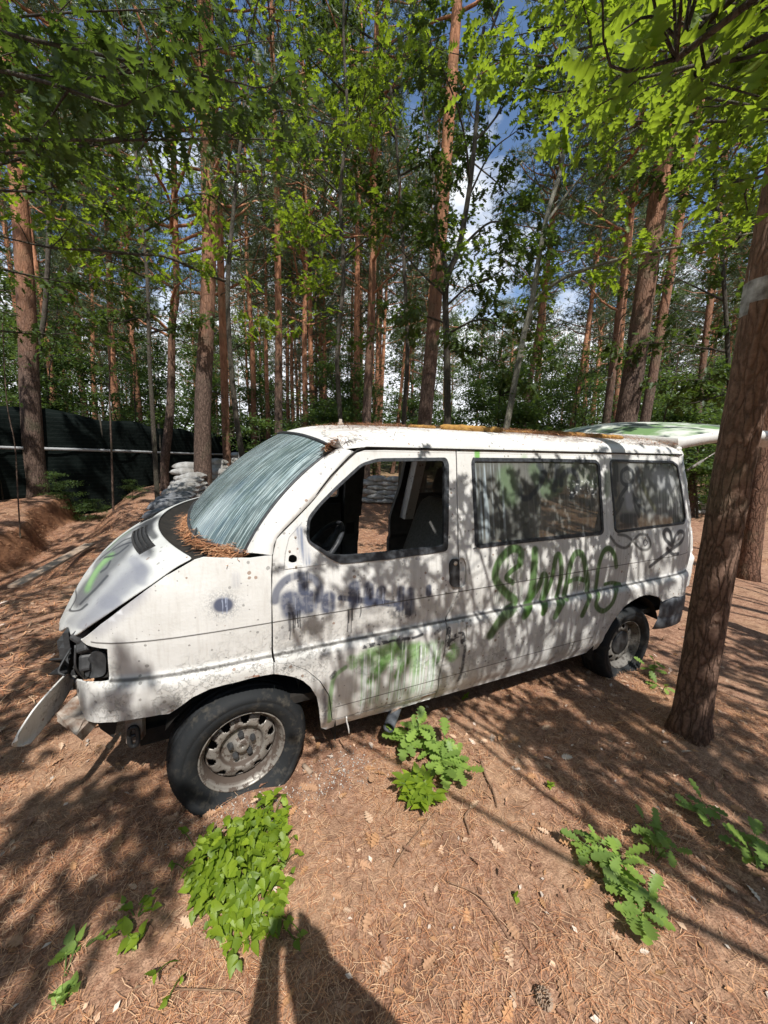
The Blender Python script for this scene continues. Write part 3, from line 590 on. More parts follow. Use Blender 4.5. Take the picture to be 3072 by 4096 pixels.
oak('taller oak further back, between the pale pair of pines and the dark straight pine', BT, 0.07, bm, 'darkbark', 43, 0.13, MIDL, leafmat='leafdark', nl=12)
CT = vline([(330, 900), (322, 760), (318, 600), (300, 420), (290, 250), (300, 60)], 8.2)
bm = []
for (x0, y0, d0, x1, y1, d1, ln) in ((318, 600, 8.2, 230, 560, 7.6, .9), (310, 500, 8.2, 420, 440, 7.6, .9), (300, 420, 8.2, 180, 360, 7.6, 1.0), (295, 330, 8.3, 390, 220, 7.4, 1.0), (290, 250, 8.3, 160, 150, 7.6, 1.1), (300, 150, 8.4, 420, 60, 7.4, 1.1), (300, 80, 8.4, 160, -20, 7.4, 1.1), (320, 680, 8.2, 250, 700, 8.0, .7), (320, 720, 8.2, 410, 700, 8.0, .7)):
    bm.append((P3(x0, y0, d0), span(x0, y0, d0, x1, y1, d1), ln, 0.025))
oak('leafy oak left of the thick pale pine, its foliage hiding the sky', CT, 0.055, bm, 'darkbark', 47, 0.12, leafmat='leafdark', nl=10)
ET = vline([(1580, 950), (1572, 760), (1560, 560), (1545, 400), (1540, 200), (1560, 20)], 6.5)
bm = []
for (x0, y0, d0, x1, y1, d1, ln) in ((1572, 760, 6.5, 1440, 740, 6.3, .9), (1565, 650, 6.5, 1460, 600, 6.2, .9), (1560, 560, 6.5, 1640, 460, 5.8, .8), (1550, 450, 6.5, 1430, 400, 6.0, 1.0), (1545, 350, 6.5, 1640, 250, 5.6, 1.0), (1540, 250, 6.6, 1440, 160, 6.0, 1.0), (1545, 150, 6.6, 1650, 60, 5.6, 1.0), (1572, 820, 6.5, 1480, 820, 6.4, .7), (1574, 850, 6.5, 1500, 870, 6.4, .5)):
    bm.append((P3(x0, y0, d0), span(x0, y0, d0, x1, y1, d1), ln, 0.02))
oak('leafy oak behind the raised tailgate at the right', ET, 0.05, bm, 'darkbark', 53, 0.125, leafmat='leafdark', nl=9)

# shade-giving oaks behind the photographer: leaf sprays gathered where their shade falls
def shade_tree(label, base, targets, seed, hmin=3.3, hmax=4.3, per=4, size=0.11):
    rng = np.random.default_rng(seed); b = np.array([base[0], base[1], float(gz(base[0], base[1]))]); e = empty('shade_oak', b, label, 'oak tree')
    T = [b+(0, 0, -0.1), b+(0.05, 0.1, 1.5), b+(0.0, 0.2, 3.0), b+(0.1, 0.4, 4.6), b+(0.1, 0.5, 6.0)]
    V, F = trunk_mesh(np.array(T)-b, 0.10, 0.03, 12, 0.05, seed); mk('trunk', V, F, M['darkbark'], e); L = MBA(); Wd = MBA(); Q = []
    for t in targets:
        h = rng.uniform(hmin, hmax); p = np.array(t)-TR*((h-t[2])/(-TR[2])); Q.append(p)
    Q = np.array(Q); hubs = Q[rng.choice(len(Q), max(3, len(Q)//14), replace=False)]
    for h in hubs:
        s = b+np.array([0.02, 0.2, rng.uniform(2.2, 3.2)]); m_ = (s+h)/2+rng.normal(size=3)*0.15+np.array([0, 0, 0.25]); Wd.add(*tube_fast(smooth_line([s, m_, h], 5)-b, np.linspace(0.025, 0.008, 11), 6))
    for p in Q:
        h = hubs[np.argmin(np.linalg.norm(hubs-p, axis=1))]; Wd.add(*tube_fast(smooth_line([h, (h+p)/2+rng.normal(size=3)*0.05, p], 3)-b, np.linspace(0.006, 0.0025, 7), 3))
        dd = rand_dir(rng, per); dd[:, 2] = dd[:, 2]*0.4-0.1; L.add(*place_leaves(OAKR, p-b+rng.normal(size=(per, 3))*np.array([0.06, 0.06, 0.05]), dd, rand_dir(rng, per)*0.5+np.array([0, 0, 1.0]), rng.uniform(0.6, 1.2, per)*size, rng))
    L.build('foliage', M['leaf'], e); Wd.build('branches', M['darkbark'], e); return e
rng = np.random.default_rng(14); tg_ = []
def scatter(n, fx, fz, dens_, kind='van'):
    k = 0
    while k < n:
        x = rng.uniform(*fx); z = rng.uniform(*fz)
        if rng.random() < dens_(x, z):
            tg_.append((x, 0.0, z) if kind == 'van' else (x, z, 0.05)); k += 1
den = lambda x, z: (0.10 if z > 1.25 and x < 0.95 else 0.7 if x < 1.0 else 0.95)*(0.35+0.65*float(vnoise(x*3.2, z*3.2+5, 4) > 0.36))*(1.0 if x > 0.35 else 0.35)
scatter(300, (0.2, 2.75), (0.3, 1.8), den)
shade_tree('young oak behind the photographer that throws leaf shadows on the doors', (1.9, -4.2), tg_, 61, 2.75, 3.5, 4, 0.095)
tg_ = [(rng.uniform(-3.6, 0.6), rng.uniform(0.6, 3.6), 3.6) for _ in range(170)]  # crown added out of view to darken the upper-left boughs
shade_tree('unseen tall oak added behind the photographer to shade the leaves at the upper left', (-4.6, -2.8), tg_, 64, 6.0, 7.5, 6, 0.18)
tg_ = [(rng.uniform(2.5, 9.5), rng.uniform(2.5, 7.5), rng.uniform(2.5, 4.5)) for _ in range(150)]  # high crown added out of view to shade the forked oak
shade_tree('unseen tall oak added right of the photographer to shade the forked oak', (6.0, -4.0), tg_, 66, 8.5, 10.5, 9, 0.22)
tg_ = [(rng.uniform(-6, 14), rng.uniform(8, 16), rng.uniform(1.5, 5)) for _ in range(130)]  # overhead canopy put in to shade the trunks and thicket
shade_tree('tallest oak left of the photographer, its crown added to shade the forest', (-4.0, -1.5), tg_, 67, 13.5, 16, 10, 0.30)
tg_ = [(rng.uniform(-7, -1.2), rng.uniform(5.0, 12.0), 0.6) for _ in range(170)]  # extra leaves added overhead to shade this area
shade_tree('tall oak added left of the photographer to shade the netting and the trench', (-6.5, 1.0), tg_, 65, 6.0, 8.0, 8, 0.24)
tg_ = []
scatter(85, (2.45, 3.7), (0.3, 1.9), lambda x, z: 0.4+0.6*float(vnoise(x*3, z*3, 8) > 0.4))
scatter(380, (1.2, 5.0), (-1.9, 0.0), lambda x, y: float((x-1.30-0.36*(-y)) > 0)*(0.25+0.75*float(vnoise(x*2.6+y*1.2, y*0.9, 6) > 0.35)), 'g')
shade_tree('young oak behind the photographer that shades the ground at the right', (3.9, -4.4), tg_, 62, 3.4, 4.6, 5, 0.13)
tg_ = []
scatter(430, (-3.8, -0.25), (-1.1, 2.2), lambda x, y: (0.30+0.70*float(vnoise(x*2.0+3, y*2.0, 9) > 0.30))*float(y > -0.62+0.2*x)*float(y < 0.5 or x < -1.0), 'g')
scatter(120, (-4.6, -1.0), (0.6, 4.6), lambda x, y: float(vnoise(x*1.3+3, y*1.3, 19) > 0.42), 'g')
shade_tree('young oak behind the photographer that shades the ground at the left', (-2.2, -4.4), tg_, 63, 3.4, 4.6, 6, 0.14)
# ================================================================== THE VAN
SH = 0.03                                    # the van leans a touch: z += SH*y
ZP = np.array([0.26, 0.31, 0.36, 0.45, 0.60, 0.745, 0.772, 0.795, 0.93, 1.05, 1.15, 1.22, 1.35, 1.55, 1.70, 1.765, 1.80])
YP = np.array([0.06, 0.028, 0.002, -0.016, -0.028, -0.030, -0.022, 0.008, 0.0, 0.004, 0.016, 0.030, 0.052, 0.092, 0.124, 0.140, 0.16])
XP = np.array([-0.80, -0.66, -0.62, -0.58, -0.54, -0.49, -0.43, -0.35, -0.25, -0.1, 3.25, 3.42, 3.52, 3.60, 3.66, 3.70, 3.8])
YX = np.array([0.60, 0.24, 0.155, 0.105, 0.075, 0.05, 0.032, 0.017, 0.006, 0.0, 0.0, 0.008, 0.022, 0.045, 0.085, 0.14, 0.3])
def ys(x, z): return np.interp(z, ZP, YP) + np.interp(x, XP, YX)
def side(pts):
    out = []
    for p in pts:
        Y = 0.05
        for _ in range(6):
            q = on_y(p, Y); z = q[2]-SH*Y; Y = 0.5*Y+0.5*float(ys(q[0], z))
        q = on_y(p, Y); out.append((float(q[0]), float(q[2]-SH*Y)))
    return out
def dens(poly, step=0.02):
    P = np.array(poly, float); out = []
    for i in range(len(P)):
        a, b = P[i], P[(i+1) % len(P)]; n = max(1, int(np.ceil(np.linalg.norm(b-a)/step)))
        for k in range(n): out.append(a+(b-a)*k/n)
    return np.array(out)
def rounded(poly, r=0.02, n=4):
    P = np.array(poly, float); out = []
    for i in range(len(P)):
        a, b, c = P[i-1], P[i], P[(i+1) % len(P)]
        u = a-b; v = c-b; lu, lv = np.linalg.norm(u), np.linalg.norm(v); rr = min(r, lu*0.45, lv*0.45)
        p, q = b+u/lu*rr, b+v/lv*rr
        for k in range(n+1):
            t = k/n; out.append((1-t)**2*p+2*t*(1-t)*b+t*t*q)
    return out
def inset(poly, d):
    P = np.array(poly, float); A = 0.5*np.sum(P[:, 0]*np.roll(P[:, 1], -1)-np.roll(P[:, 0], -1)*P[:, 1]); s = 1 if A > 0 else -1
    T = np.roll(P, -1, 0)-np.roll(P, 1, 0); T /= np.linalg.norm(T, axis=1)[:, None]+1e-9
    Nn = np.stack([-T[:, 1], T[:, 0]], 1)*s
    return P+Nn*d
def inpoly(P, poly):
    x, y = P[:, 0], P[:, 1]; c = np.zeros(len(P), bool); q = np.asarray(poly); n = len(q); j = n-1
    for i in range(n):
        xi, yi = q[i]; xj, yj = q[j]
        m = ((yi > y) != (yj > y)); c ^= m & (x < (xj-xi)*(y-yi)/((yj-yi) if abs(yj-yi) > 1e-12 else 1e-12)+xi); j = i
    return c
def UVF(V): return np.stack([(V[:, 0]+1.0)/5.0, (V[:, 2]-SH*V[:, 1]-0.2)/1.8], 1)
def panel(name, outline, holes, mat_, parent, off=0.0, thick=0.012, grid=0.035, yfun=None, far=False, step=0.02, dome=0.0):
    """a pressed sheet in the van's side surface: outline and holes are (x, z)"""
    yf = yfun or ys
    loops = [dens(outline, step)]+[dens(h, step) for h in holes]
    O = loops[0]; mn, mx = O.min(0), O.max(0)
    gx, gy = np.meshgrid(np.arange(mn[0]+grid/2, mx[0], grid), np.arange(mn[1]+grid/2, mx[1], grid)); Gp = np.stack([gx.ravel(), gy.ravel()], 1)
    # extra rows at the crease
    if mn[1] < 0.76 and mx[1] > 0.80:
        for zr in (0.735, 0.75, 0.765, 0.78, 0.795, 0.812): xr = np.arange(mn[0], mx[0], 0.02); Gp = np.vstack([Gp, np.stack([xr, np.full_like(xr, zr)], 1)])
    k = inpoly(Gp, O)
    for h in loops[1:]: k &= ~inpoly(Gp, h)
    allb = np.vstack(loops)
    dmin = np.full(len(Gp), 9.0)
    for b in allb: dmin = np.minimum(dmin, np.hypot(Gp[:, 0]-b[0], Gp[:, 1]-b[1]))
    Gp = Gp[k & (dmin > 0.009)]
    P = np.vstack([allb, Gp]); E = []; s = 0
    for l in loops:
        m = len(l); E += [(s+i, s+(i+1) % m) for i in range(m)]; s += m
    vo, eo, fo, ov, oe, of = delaunay_2d_cdt([Vector(p) for p in P], E, [], 0, 1e-6)
    V2 = np.array([(v.x, v.y) for v in vo]); F = np.array([f[:] for f in fo], dtype=np.int32)
    c = V2[F].mean(1); kk = inpoly(c, O)
    for h in loops[1:]: kk &= ~inpoly(c, h)
    F = F[kk]
    a = V2[F[:, 0]]; b = V2[F[:, 1]]; cc = V2[F[:, 2]]; ar = (b[:, 0]-a[:, 0])*(cc[:, 1]-a[:, 1])-(b[:, 1]-a[:, 1])*(cc[:, 0]-a[:, 0])
    F[ar < 0] = F[ar < 0][:, ::-1]
    sgn = -1.0 if far else 1.0
    def to3(Q, o): 
        y = yf(Q[:, 0], Q[:, 1])+o
        if far: y = 1.84-y
        return np.stack([Q[:, 0], y, Q[:, 1]+SH*y], 1)
    o0 = off
    V3 = to3(V2, o0)
    if far: F = F[:, ::-1]
    VV = [V3]; FF = [F]; n = len(V3)
    for li, l in enumerate(loops):
        m = len(l); A = to3(l, o0); B = to3(l, o0+thick); VV += [A, B]; i = np.arange(m); j = (i+1) % m
        q = np.stack([n+i, n+j, n+m+j, n+m+i], 1); FF.append(q); n += 2*m
    V = np.vstack(VV); UV = UVF(V)
    o = mk(name, V, FF, mat_, parent, True, uv=UV)
    return o
def ring(name, outer, inner, mat_, parent, off=-0.006, thick=0.02, far=False):
    return panel(name, outer, [inner], mat_, parent, off=off, thick=thick, grid=0.2, far=far)

# ---- graffiti, grime and grooves, painted into one picture of the van's flank (x -1..4 m, z 0.2..2.0 m)
IW, IH = 2560, 920
class Paint:
    def __init__(s, w, h, x0, x1, z0, z1):
        s.w, s.h, s.x0, s.x1, s.z0, s.z1 = w, h, x0, x1, z0, z1; s.rgb = np.zeros((h, w, 3), np.float32); s.a = np.zeros((h, w), np.float32)
        s.X = (x0+(np.arange(w)+0.5)/w*(x1-x0))[None, :].repeat(h, 0); s.Z = (z0+(np.arange(h)+0.5)/h*(z1-z0))[:, None].repeat(w, 1)
        s.st = fbm(s.X*90, s.Z*2.2, 77, 3); s.fl = fbm(s.X*55, s.Z*55, 31, 4); s.sp = vnoise(s.X*300, s.Z*300, 5); s.lo = fbm(s.X*6, s.Z*6, 12, 3)
    def comp(s, sl, col, a):
        A = s.a[sl]; n = a+A*(1-a); c = np.asarray(col, np.float32); 
        s.rgb[sl] = np.where(n[..., None] > 1e-5, (c*a[..., None]+s.rgb[sl]*(A*(1-a))[..., None])/np.maximum(n, 1e-5)[..., None], 0); s.a[sl] = n
    def stroke(s, pts, r, col, alpha=0.9, soft=0.4, streak=0.0, flake=0.0, spray=0.0, taper=False, curve=True, wob=0.0):
        P = np.array(pts, float)
        if curve and len(P) > 2: P = smooth_line(P, 6)
        m = r*(1+soft)+0.03*(spray > 0)+r*spray+0.01
        i0 = max(0, int((P[:, 0].min()-m-s.x0)/(s.x1-s.x0)*s.w)); i1 = min(s.w, int((P[:, 0].max()+m-s.x0)/(s.x1-s.x0)*s.w)+1)
        j0 = max(0, int((P[:, 1].min()-m-s.z0)/(s.z1-s.z0)*s.h)); j1 = min(s.h, int((P[:, 1].max()+m-s.z0)/(s.z1-s.z0)*s.h)+1)
        if i1 <= i0 or j1 <= j0: return
        sl = (slice(j0, j1), slice(i0, i1)); X = s.X[sl]; Z = s.Z[sl]; D = np.full(X.shape, 9.0)
        if len(P) == 1: D = np.hypot(X-P[0, 0], Z-P[0, 1])
        for k in range(len(P)-1):
            a, b = P[k], P[k+1]; d = b-a; L = d@d+1e-12; t = np.clip(((X-a[0])*d[0]+(Z-a[1])*d[1])/L, 0, 1)
            dd = np.hypot(X-a[0]-t*d[0], Z-a[1]-t*d[1])
            if taper: dd = dd/(1-0.75*((k+t)/(len(P)-1)))
            D = np.minimum(D, dd)
        D = D+wob*r*(s.lo[sl]-0.45)*2
        a = alpha*ss(r*(1+soft*0.5), r*(1-soft), D)
        if spray: a = np.maximum(a, alpha*spray*np.exp(-(D/(r*1.5))**2)*(s.sp[sl] > 0.55))
        if streak: a = a*(1-streak*ss(0.46, 0.6, s.st[sl]))
        if flake: a = a*(1-flake*ss(0.50, 0.54, s.fl[sl]))
        s.comp(sl, col, a.astype(np.float32))
    def field(s, poly, col, alpha, edge=0.03, lo=0.5, hi=0.56, kind='st'):
        """streaks or flakes inside a soft-edged polygon"""
        P = np.array(poly, float); m = edge+0.02
        i0 = max(0, int((P[:, 0].min()-m-s.x0)/(s.x1-s.x0)*s.w)); i1 = min(s.w, int((P[:, 0].max()+m-s.x0)/(s.x1-s.x0)*s.w)+1)
        j0 = max(0, int((P[:, 1].min()-m-s.z0)/(s.z1-s.z0)*s.h)); j1 = min(s.h, int((P[:, 1].max()+m-s.z0)/(s.z1-s.z0)*s.h)+1)
        sl = (slice(j0, j1), slice(i0, i1)); X = s.X[sl]; Z = s.Z[sl]; D = np.full(X.shape, 9.0)
        for k in range(len(P)):
            a, b = P[k], P[(k+1) % len(P)]; d = b-a; t = np.clip(((X-a[0])*d[0]+(Z-a[1])*d[1])/(d@d+1e-12), 0, 1); D = np.minimum(D, np.hypot(X-a[0]-t*d[0], Z-a[1]-t*d[1]))
        ins = inpoly(np.stack([X.ravel(), Z.ravel()], 1), P).reshape(X.shape)
        w = np.where(ins, ss(0, edge, D), 0)
        nz_ = {'st': s.st, 'fl': s.fl, 'lo': s.lo}[kind][sl]
        s.comp(sl, col, (alpha*w*ss(lo, hi, nz_)).astype(np.float32))
    def drips(s, x0, x1, z, n, lmin, lmax, col, alpha=0.8, r=0.0022, seed=0):
        rg = np.random.default_rng(seed)
        for k in range(n):
            x = rg.uniform(x0, x1); l = rg.uniform(lmin, lmax); zt = z+rg.uniform(-0.01, 0.01)
            s.stroke([(x, zt), (x+rg.uniform(-.002, .002), zt-l*0.5), (x+rg.uniform(-.004, .004), zt-l)], r*rg.uniform(0.8, 1.5), col, alpha, 0.5)
    def image(s, name):
        im = bpy.data.images.new(name, s.w, s.h, alpha=True, float_buffer=False); im.colorspace_settings.name = 'Non-Color'; im.alpha_mode = 'CHANNEL_PACKED'
        buf = np.zeros((s.h, s.w, 4), np.float32); buf[..., :3] = np.sqrt(np.clip(s.rgb, 0, 1)); buf[..., 3] = s.a; im.pixels.foreach_set(buf.ravel()); im.update(); im.pack(); return im
PB = Paint(IW, IH, -1.0, 4.0, 0.2, 2.0)
S1 = lambda p: side(zz(1, p))
S2 = lambda p: side(zz(2, p))
S3 = lambda p: side(zz(3, p))
S6 = lambda p: side(zz(6, p))
S5 = lambda p: side(zz(5, p))
GRN = (0.055, 0.135, 0.022); GRB = (0.20, 0.42, 0.10); BLK = (0.022, 0.026, 0.034); NVY = (0.055, 0.07, 0.12); GRY = (0.10, 0.105, 0.12); WHT = (0.74, 0.75, 0.74)
# general weathering on the doors: faint grey wash and pale runs
PB.field([(0.15, 0.35), (3.6, 0.35), (3.6, 1.2), (0.15, 1.2)], (0.33, 0.32, 0.30), 0.22, 0.05, 0.40, 0.62)
PB.field([(-0.55, 0.3), (0.15, 0.3), (0.15, 0.78), (-0.5, 0.78)], (0.36, 0.34, 0.31), 0.22, 0.05, 0.45, 0.65, 'lo')
# navy spot and smears on the front wing
PB.stroke(S1([(1135, 1195), (1165, 1195)]), 0.036, NVY, 0.95, 0.35, streak=0.0, spray=0.8)
c0 = S1([(1150, 1190)])[0]
PB.drips(c0[0]-0.028, c0[0]+0.028, c0[1]+0.028, 6, 0.04, 0.08, (0.40, 0.45, 0.58), 0.7, 0.0013, 5)
PB.stroke(S1([(1235, 1000), (1235, 1060)]), 0.02, (0.30, 0.31, 0.36), 0.35, 0.8, streak=0.5)
PB.stroke(S1([(300, 1360), (430, 1270), (560, 1160), (615, 1080), (600, 1040)]), 0.035, (0.19, 0.20, 0.27), 0.42, 1.0)
PB.stroke(S1([(560, 1110), (600, 1000), (560, 960)]), 0.03, (0.22, 0.23, 0.30), 0.35, 1.0)
# the cloud lettering across the front door
PB.stroke(S2([(165, 1250), (180, 1180), (240, 1110), (335, 1080), (425, 1105), (465, 1170), (455, 1240)]), 0.021, NVY, 0.8, 0.5, streak=0.35)
for q, r in (([(275, 1240), (285, 1300)], .052), ([(400, 1240), (395, 1290)], .052), ([(520, 1235), (515, 1290)], .044), ([(690, 1160), (690, 1260)], .036), ([(790, 1160), (785, 1260)], .032), ([(870, 1180), (862, 1250)], .03), ([(1005, 1180), (1000, 1290)], .032), ([(1062, 1190), (1058, 1320)], .034), ([(1185, 1160), (1185, 1200)], .021), ([(600, 1230), (960, 1270)], .018), ([(350, 1130), (355, 1180)], .03)):
    PB.stroke(S2(q), r*1.08, NVY, 0.92, 0.4, streak=0.22, flake=0.12, spray=0.25, wob=0.5)
PB.stroke(S2([(960, 1330), (1080, 1340)]), 0.03, BLK, 0.6, 0.6, streak=0.5, flake=0.9)
a0 = S2([(250, 1340), (350, 1350), (640, 1310), (780, 1300), (1080, 1330)])
PB.drips(a0[0][0], a0[1][0], a0[0][1], 9, 0.04, 0.13, BLK, 0.85, 0.0032, 11)
PB.drips(a0[2][0], a0[3][0], a0[2][1], 5, 0.05, 0.13, BLK, 0.8, 0.003, 12)
PB.drips(a0[0][0]-0.02, a0[4][0], a0[0][1]+0.07, 16, 0.03, 0.09, (0.50, 0.54, 0.62), 0.55, 0.0016, 13)
PB.stroke(S2([(330, 780), (350, 880), (380, 990)]), 0.022, (0.09, 0.13, 0.24), 0.75, 0.8, streak=0.6, spray=0.5)
PB.stroke(S2([(345, 730), (258, 830), (234, 930), (225, 1040), (500, 1005)]), 0.0015, (0.2, 0.19, 0.17), 0.7, 0.5, curve=False)
PB.stroke(S2([(260, 1390), (215, 1480)]), 0.03, (0.25, 0.25, 0.26), 0.45, 0.9)
# smoky speckle over the wheel arch
PB.stroke(S5([(1080, 230), (1180, 200), (1330, 250)]), 0.025, (0.06, 0.06, 0.06), 0.5, 0.9, flake=0.6, spray=0.5)
PB.stroke(S5([(1140, 330), (1330, 320)]), 0.03, (0.15, 0.15, 0.15), 0.35, 0.9, spray=0.4)
# green and white runs low on the door
PB.field(S6([(0, 880), (150, 820), (620, 740), (760, 700), (760, 1010), (700, 1160), (0, 1340)]), (0.34, 0.50, 0.31), 0.8, 0.05, 0.34, 0.52, 'st')
for q, r, c, al in (([(120, 900), (330, 860), (600, 830)], .05, GRB, .6), ([(250, 980), (300, 900)], .04, GRB, .7), ([(500, 900), (560, 1000)], .04, GRB, .5), ([(150, 850), (330, 810), (560, 790)], .03, GRB, .6), ([(10, 900), (20, 960)], .025, GRB, .7), ([(170, 1080), (210, 1030), (260, 960)], .028, (0.12, 0.30, 0.06), .85), ([(390, 1040), (430, 980), (465, 930)], .026, (0.14, 0.33, 0.06), .85), ([(360, 760), (370, 820)], .03, GRB, .6), ([(720, 920), (750, 830), (765, 770)], .018, (0.10, 0.16, 0.08), .8), ([(690, 960), (740, 900)], .018, (0.10, 0.2, 0.08), .7), ([(860, 800), (880, 850), (850, 900), (820, 870)], .028, GRB, .75), ([(640, 940), (700, 900)], .02, GRB, .5)):
    PB.stroke(S6(q), r, c, al, 0.6, streak=0.5, flake=0.25)
PB.stroke(S6([(110, 805), (200, 785), (300, 765), (420, 740), (520, 730), (600, 700)]), 0.009, BLK, 0.9, 0.5, flake=0.75, wob=2.0)
PB.stroke(S6([(400, 750), (440, 810), (470, 740)]), 0.018, BLK, 0.8, 0.5, streak=0.6)
PB.stroke(S6([(710, 690), (760, 650), (790, 640)]), 0.012, BLK, 0.8, 0.5, flake=0.6)
PB.stroke(S6([(582, 800), (578, 900)]), 0.01, (0.10, 0.09, 0.08), 0.7, 0.8)
PB.stroke(S6([(820, 660), (815, 780), (870, 720), (930, 700), (935, 760)]), 0.018, BLK, 0.9, 0.3, flake=0.7)
PB.stroke(S6([(955, 800), (940, 900), (925, 1000), (900, 1080)]), 0.013, BLK, 0.85, 0.6, flake=0.25, spray=0.3)
PB.field(S6([(0, 860), (620, 760), (760, 760), (740, 1100), (700, 1210), (0, 1400)]), (0.80, 0.84, 0.83), 0.85, 0.04, 0.54, 0.575, 'st')
PB.stroke(S5([(1485, 800), (1490, 700), (1500, 560), (1530, 430), (1620, 350)]), 0.014, (0.16, 0.34, 0.10), 0.75, 0.6, streak=0.5)
PB.stroke(S5([(1440, 830), (1450, 680), (1440, 540)]), 0.012, NVY, 0.6, 0.8, flake=0.4)
PB.stroke(S5([(1510, 430), (1530, 400)]), 0.015, BLK, 0.8, 0.4, flake=0.4)
# SWAG in green
kw = dict(alpha=0.93, soft=0.38, streak=0.16, spray=0.18)
PB.field(S3([(90, 1240), (780, 1130), (770, 1260), (90, 1400)]), (0.10, 0.14, 0.10), 0.5, 0.04, 0.35, 0.6, 'st')
PB.field(S3([(130, 1000), (330, 980), (330, 1200), (200, 1230)]), (0.25, 0.36, 0.22), 0.5, 0.05, 0.3, 0.6, 'st')
for q, r in (([(300, 1080), (303, 1005), (245, 988), (175, 1050), (135, 1140), (150, 1215), (215, 1290), (265, 1335), (235, 1400), (165, 1460), (105, 1555)], .031), ([(290, 1100), (235, 1140), (208, 1180), (250, 1212)], .02),
             ([(398, 1000), (392, 1120), (365, 1300), (330, 1430)], .034), ([(345, 1420), (415, 1250), (450, 1160), (472, 1200), (452, 1410)], .024), ([(455, 1415), (505, 1200), (535, 1050), (563, 1035), (572, 1150), (545, 1290), (530, 1440), (585, 1340)], .023),
             ([(600, 1310), (628, 1110), (665, 1022), (712, 1030), (738, 1150), (742, 1260), (712, 1425)], .027), ([(622, 1205), (680, 1185), (738, 1200)], .02),
             ([(938, 1105), (925, 1030), (892, 986), (850, 1012), (817, 1120), (800, 1250), (803, 1360), (850, 1400), (908, 1352), (936, 1275), (932, 1225)], .023), ([(862, 1222), (905, 1212), (960, 1222)], .017)):
    PB.stroke(S3(q), r, GRN, **kw)
PB.field(S3([(330, 1120), (760, 1040), (760, 1260), (330, 1340)]), (0.45, 0.56, 0.46), 0.3, 0.04, 0.56, 0.59, 'st')
PB.stroke(S3([(100, 1560), (170, 1470), (230, 1410)]), 0.036, (0.09, 0.13, 0.06), 0.8, 0.4, streak=0.2)
# black doodles
kb = dict(alpha=0.88, soft=0.45, spray=0.15)
PB.stroke(S3([(1318, 975), (1268, 930), (1252, 885), (1272, 860), (1298, 885), (1312, 945), (1332, 900), (1362, 872), (1386, 890), (1368, 942), (1312, 985), (1268, 1020), (1215, 1062), (1160, 1105)]), 0.0195, BLK, **kb)
PB.stroke(S3([(1275, 985), (1310, 1022), (1348, 1020)]), 0.016, BLK, **kb)
PB.stroke(S3([(898, 905), (940, 960), (1000, 980), (1050, 930), (1095, 892), (1140, 900), (1166, 950), (1148, 990), (1100, 990), (1060, 950), (1010, 905), (950, 892)]), 0.013, (0.05, 0.052, 0.05), 0.78, 0.6, spray=0.2)
PB.stroke(S3([(1128, 925), (1145, 945), (1128, 968), (1118, 945), (1128, 925)]), 0.005, BLK, 0.8, 0.4)
PB.stroke(S3([(1036, 990), (1038, 1050)]), 0.003, BLK, 0.8, 0.4)
PB.stroke(S3([(880, 500), (878, 620)]), 0.04, (0.14, 0.24, 0.08), 0.6, 0.9, streak=0.2)
PB.stroke(S3([(865, 480), (862, 600)]), 0.02, BLK, 0.5, 0.9)
PB.stroke(S2([(1500, 205), (1508, 290)]), 0.022, (0.16, 0.40, 0.07), 0.9, 0.4, streak=0.2)
PB.stroke(S3([(330, 385), (320, 400)]), 0.03, (0.20, 0.34, 0.14), 0.5, 0.9)
PB.stroke(S2([(1450, 1050), (1520, 980), (1560, 940)]), 0.02, GRY, 0.4, 1.0, spray=0.3)
# rust and dirt lines in the pressed grooves, plus shadow painted under the crease
for q, r in ((S5([(740, 440), (860, 425), (900, 420)]), .006), (S5([(140, 725), (190, 705)]), .008), (S6([(600, 1225), (650, 1205), (705, 1190)]), .012), (S6([(500, 1262), (600, 1235)]), .005), (S5([(1040, 415), (1060, 420)]), .006)):
    PB.stroke(q, r, (0.28, 0.10, 0.045), 0.85, 0.5, flake=0.4, wob=2.0)
for zl, r, al, xa, xb in ((0.950, 0.0032, .95, -0.56, 3.66), (0.786, 0.006, .85, -0.50, 3.62), (0.432, 0.003, .9, 0.45, 2.40), (1.742, 0.0014, .5, 0.62, 3.45)):
    PB.stroke([(xa, zl), (xb, zl)], r, (0.05, 0.045, 0.04), al, 0.6, curve=False)
PB.stroke([(1.36, 1.70), (1.355, 1.756)], .001, BLK, .3)
PB.stroke(S3([(860, 360), (872, 700), (878, 890)]), 0.0016, BLK, 0.6, 0.4, curve=False)
PB.stroke(S2([(1385, 1190), (1330, 1370), (1300, 1393)]), 0.0012, BLK, 0.3, 0.4, curve=False)
PB.field([(0.4, 0.28), (2.4, 0.28), (2.4, 0.36), (0.4, 0.36)], (0.42, 0.33, 0.25), 0.35, 0.02, 0.4, 0.6, 'lo')
IMB = PB.image('flank_paint'); del PB

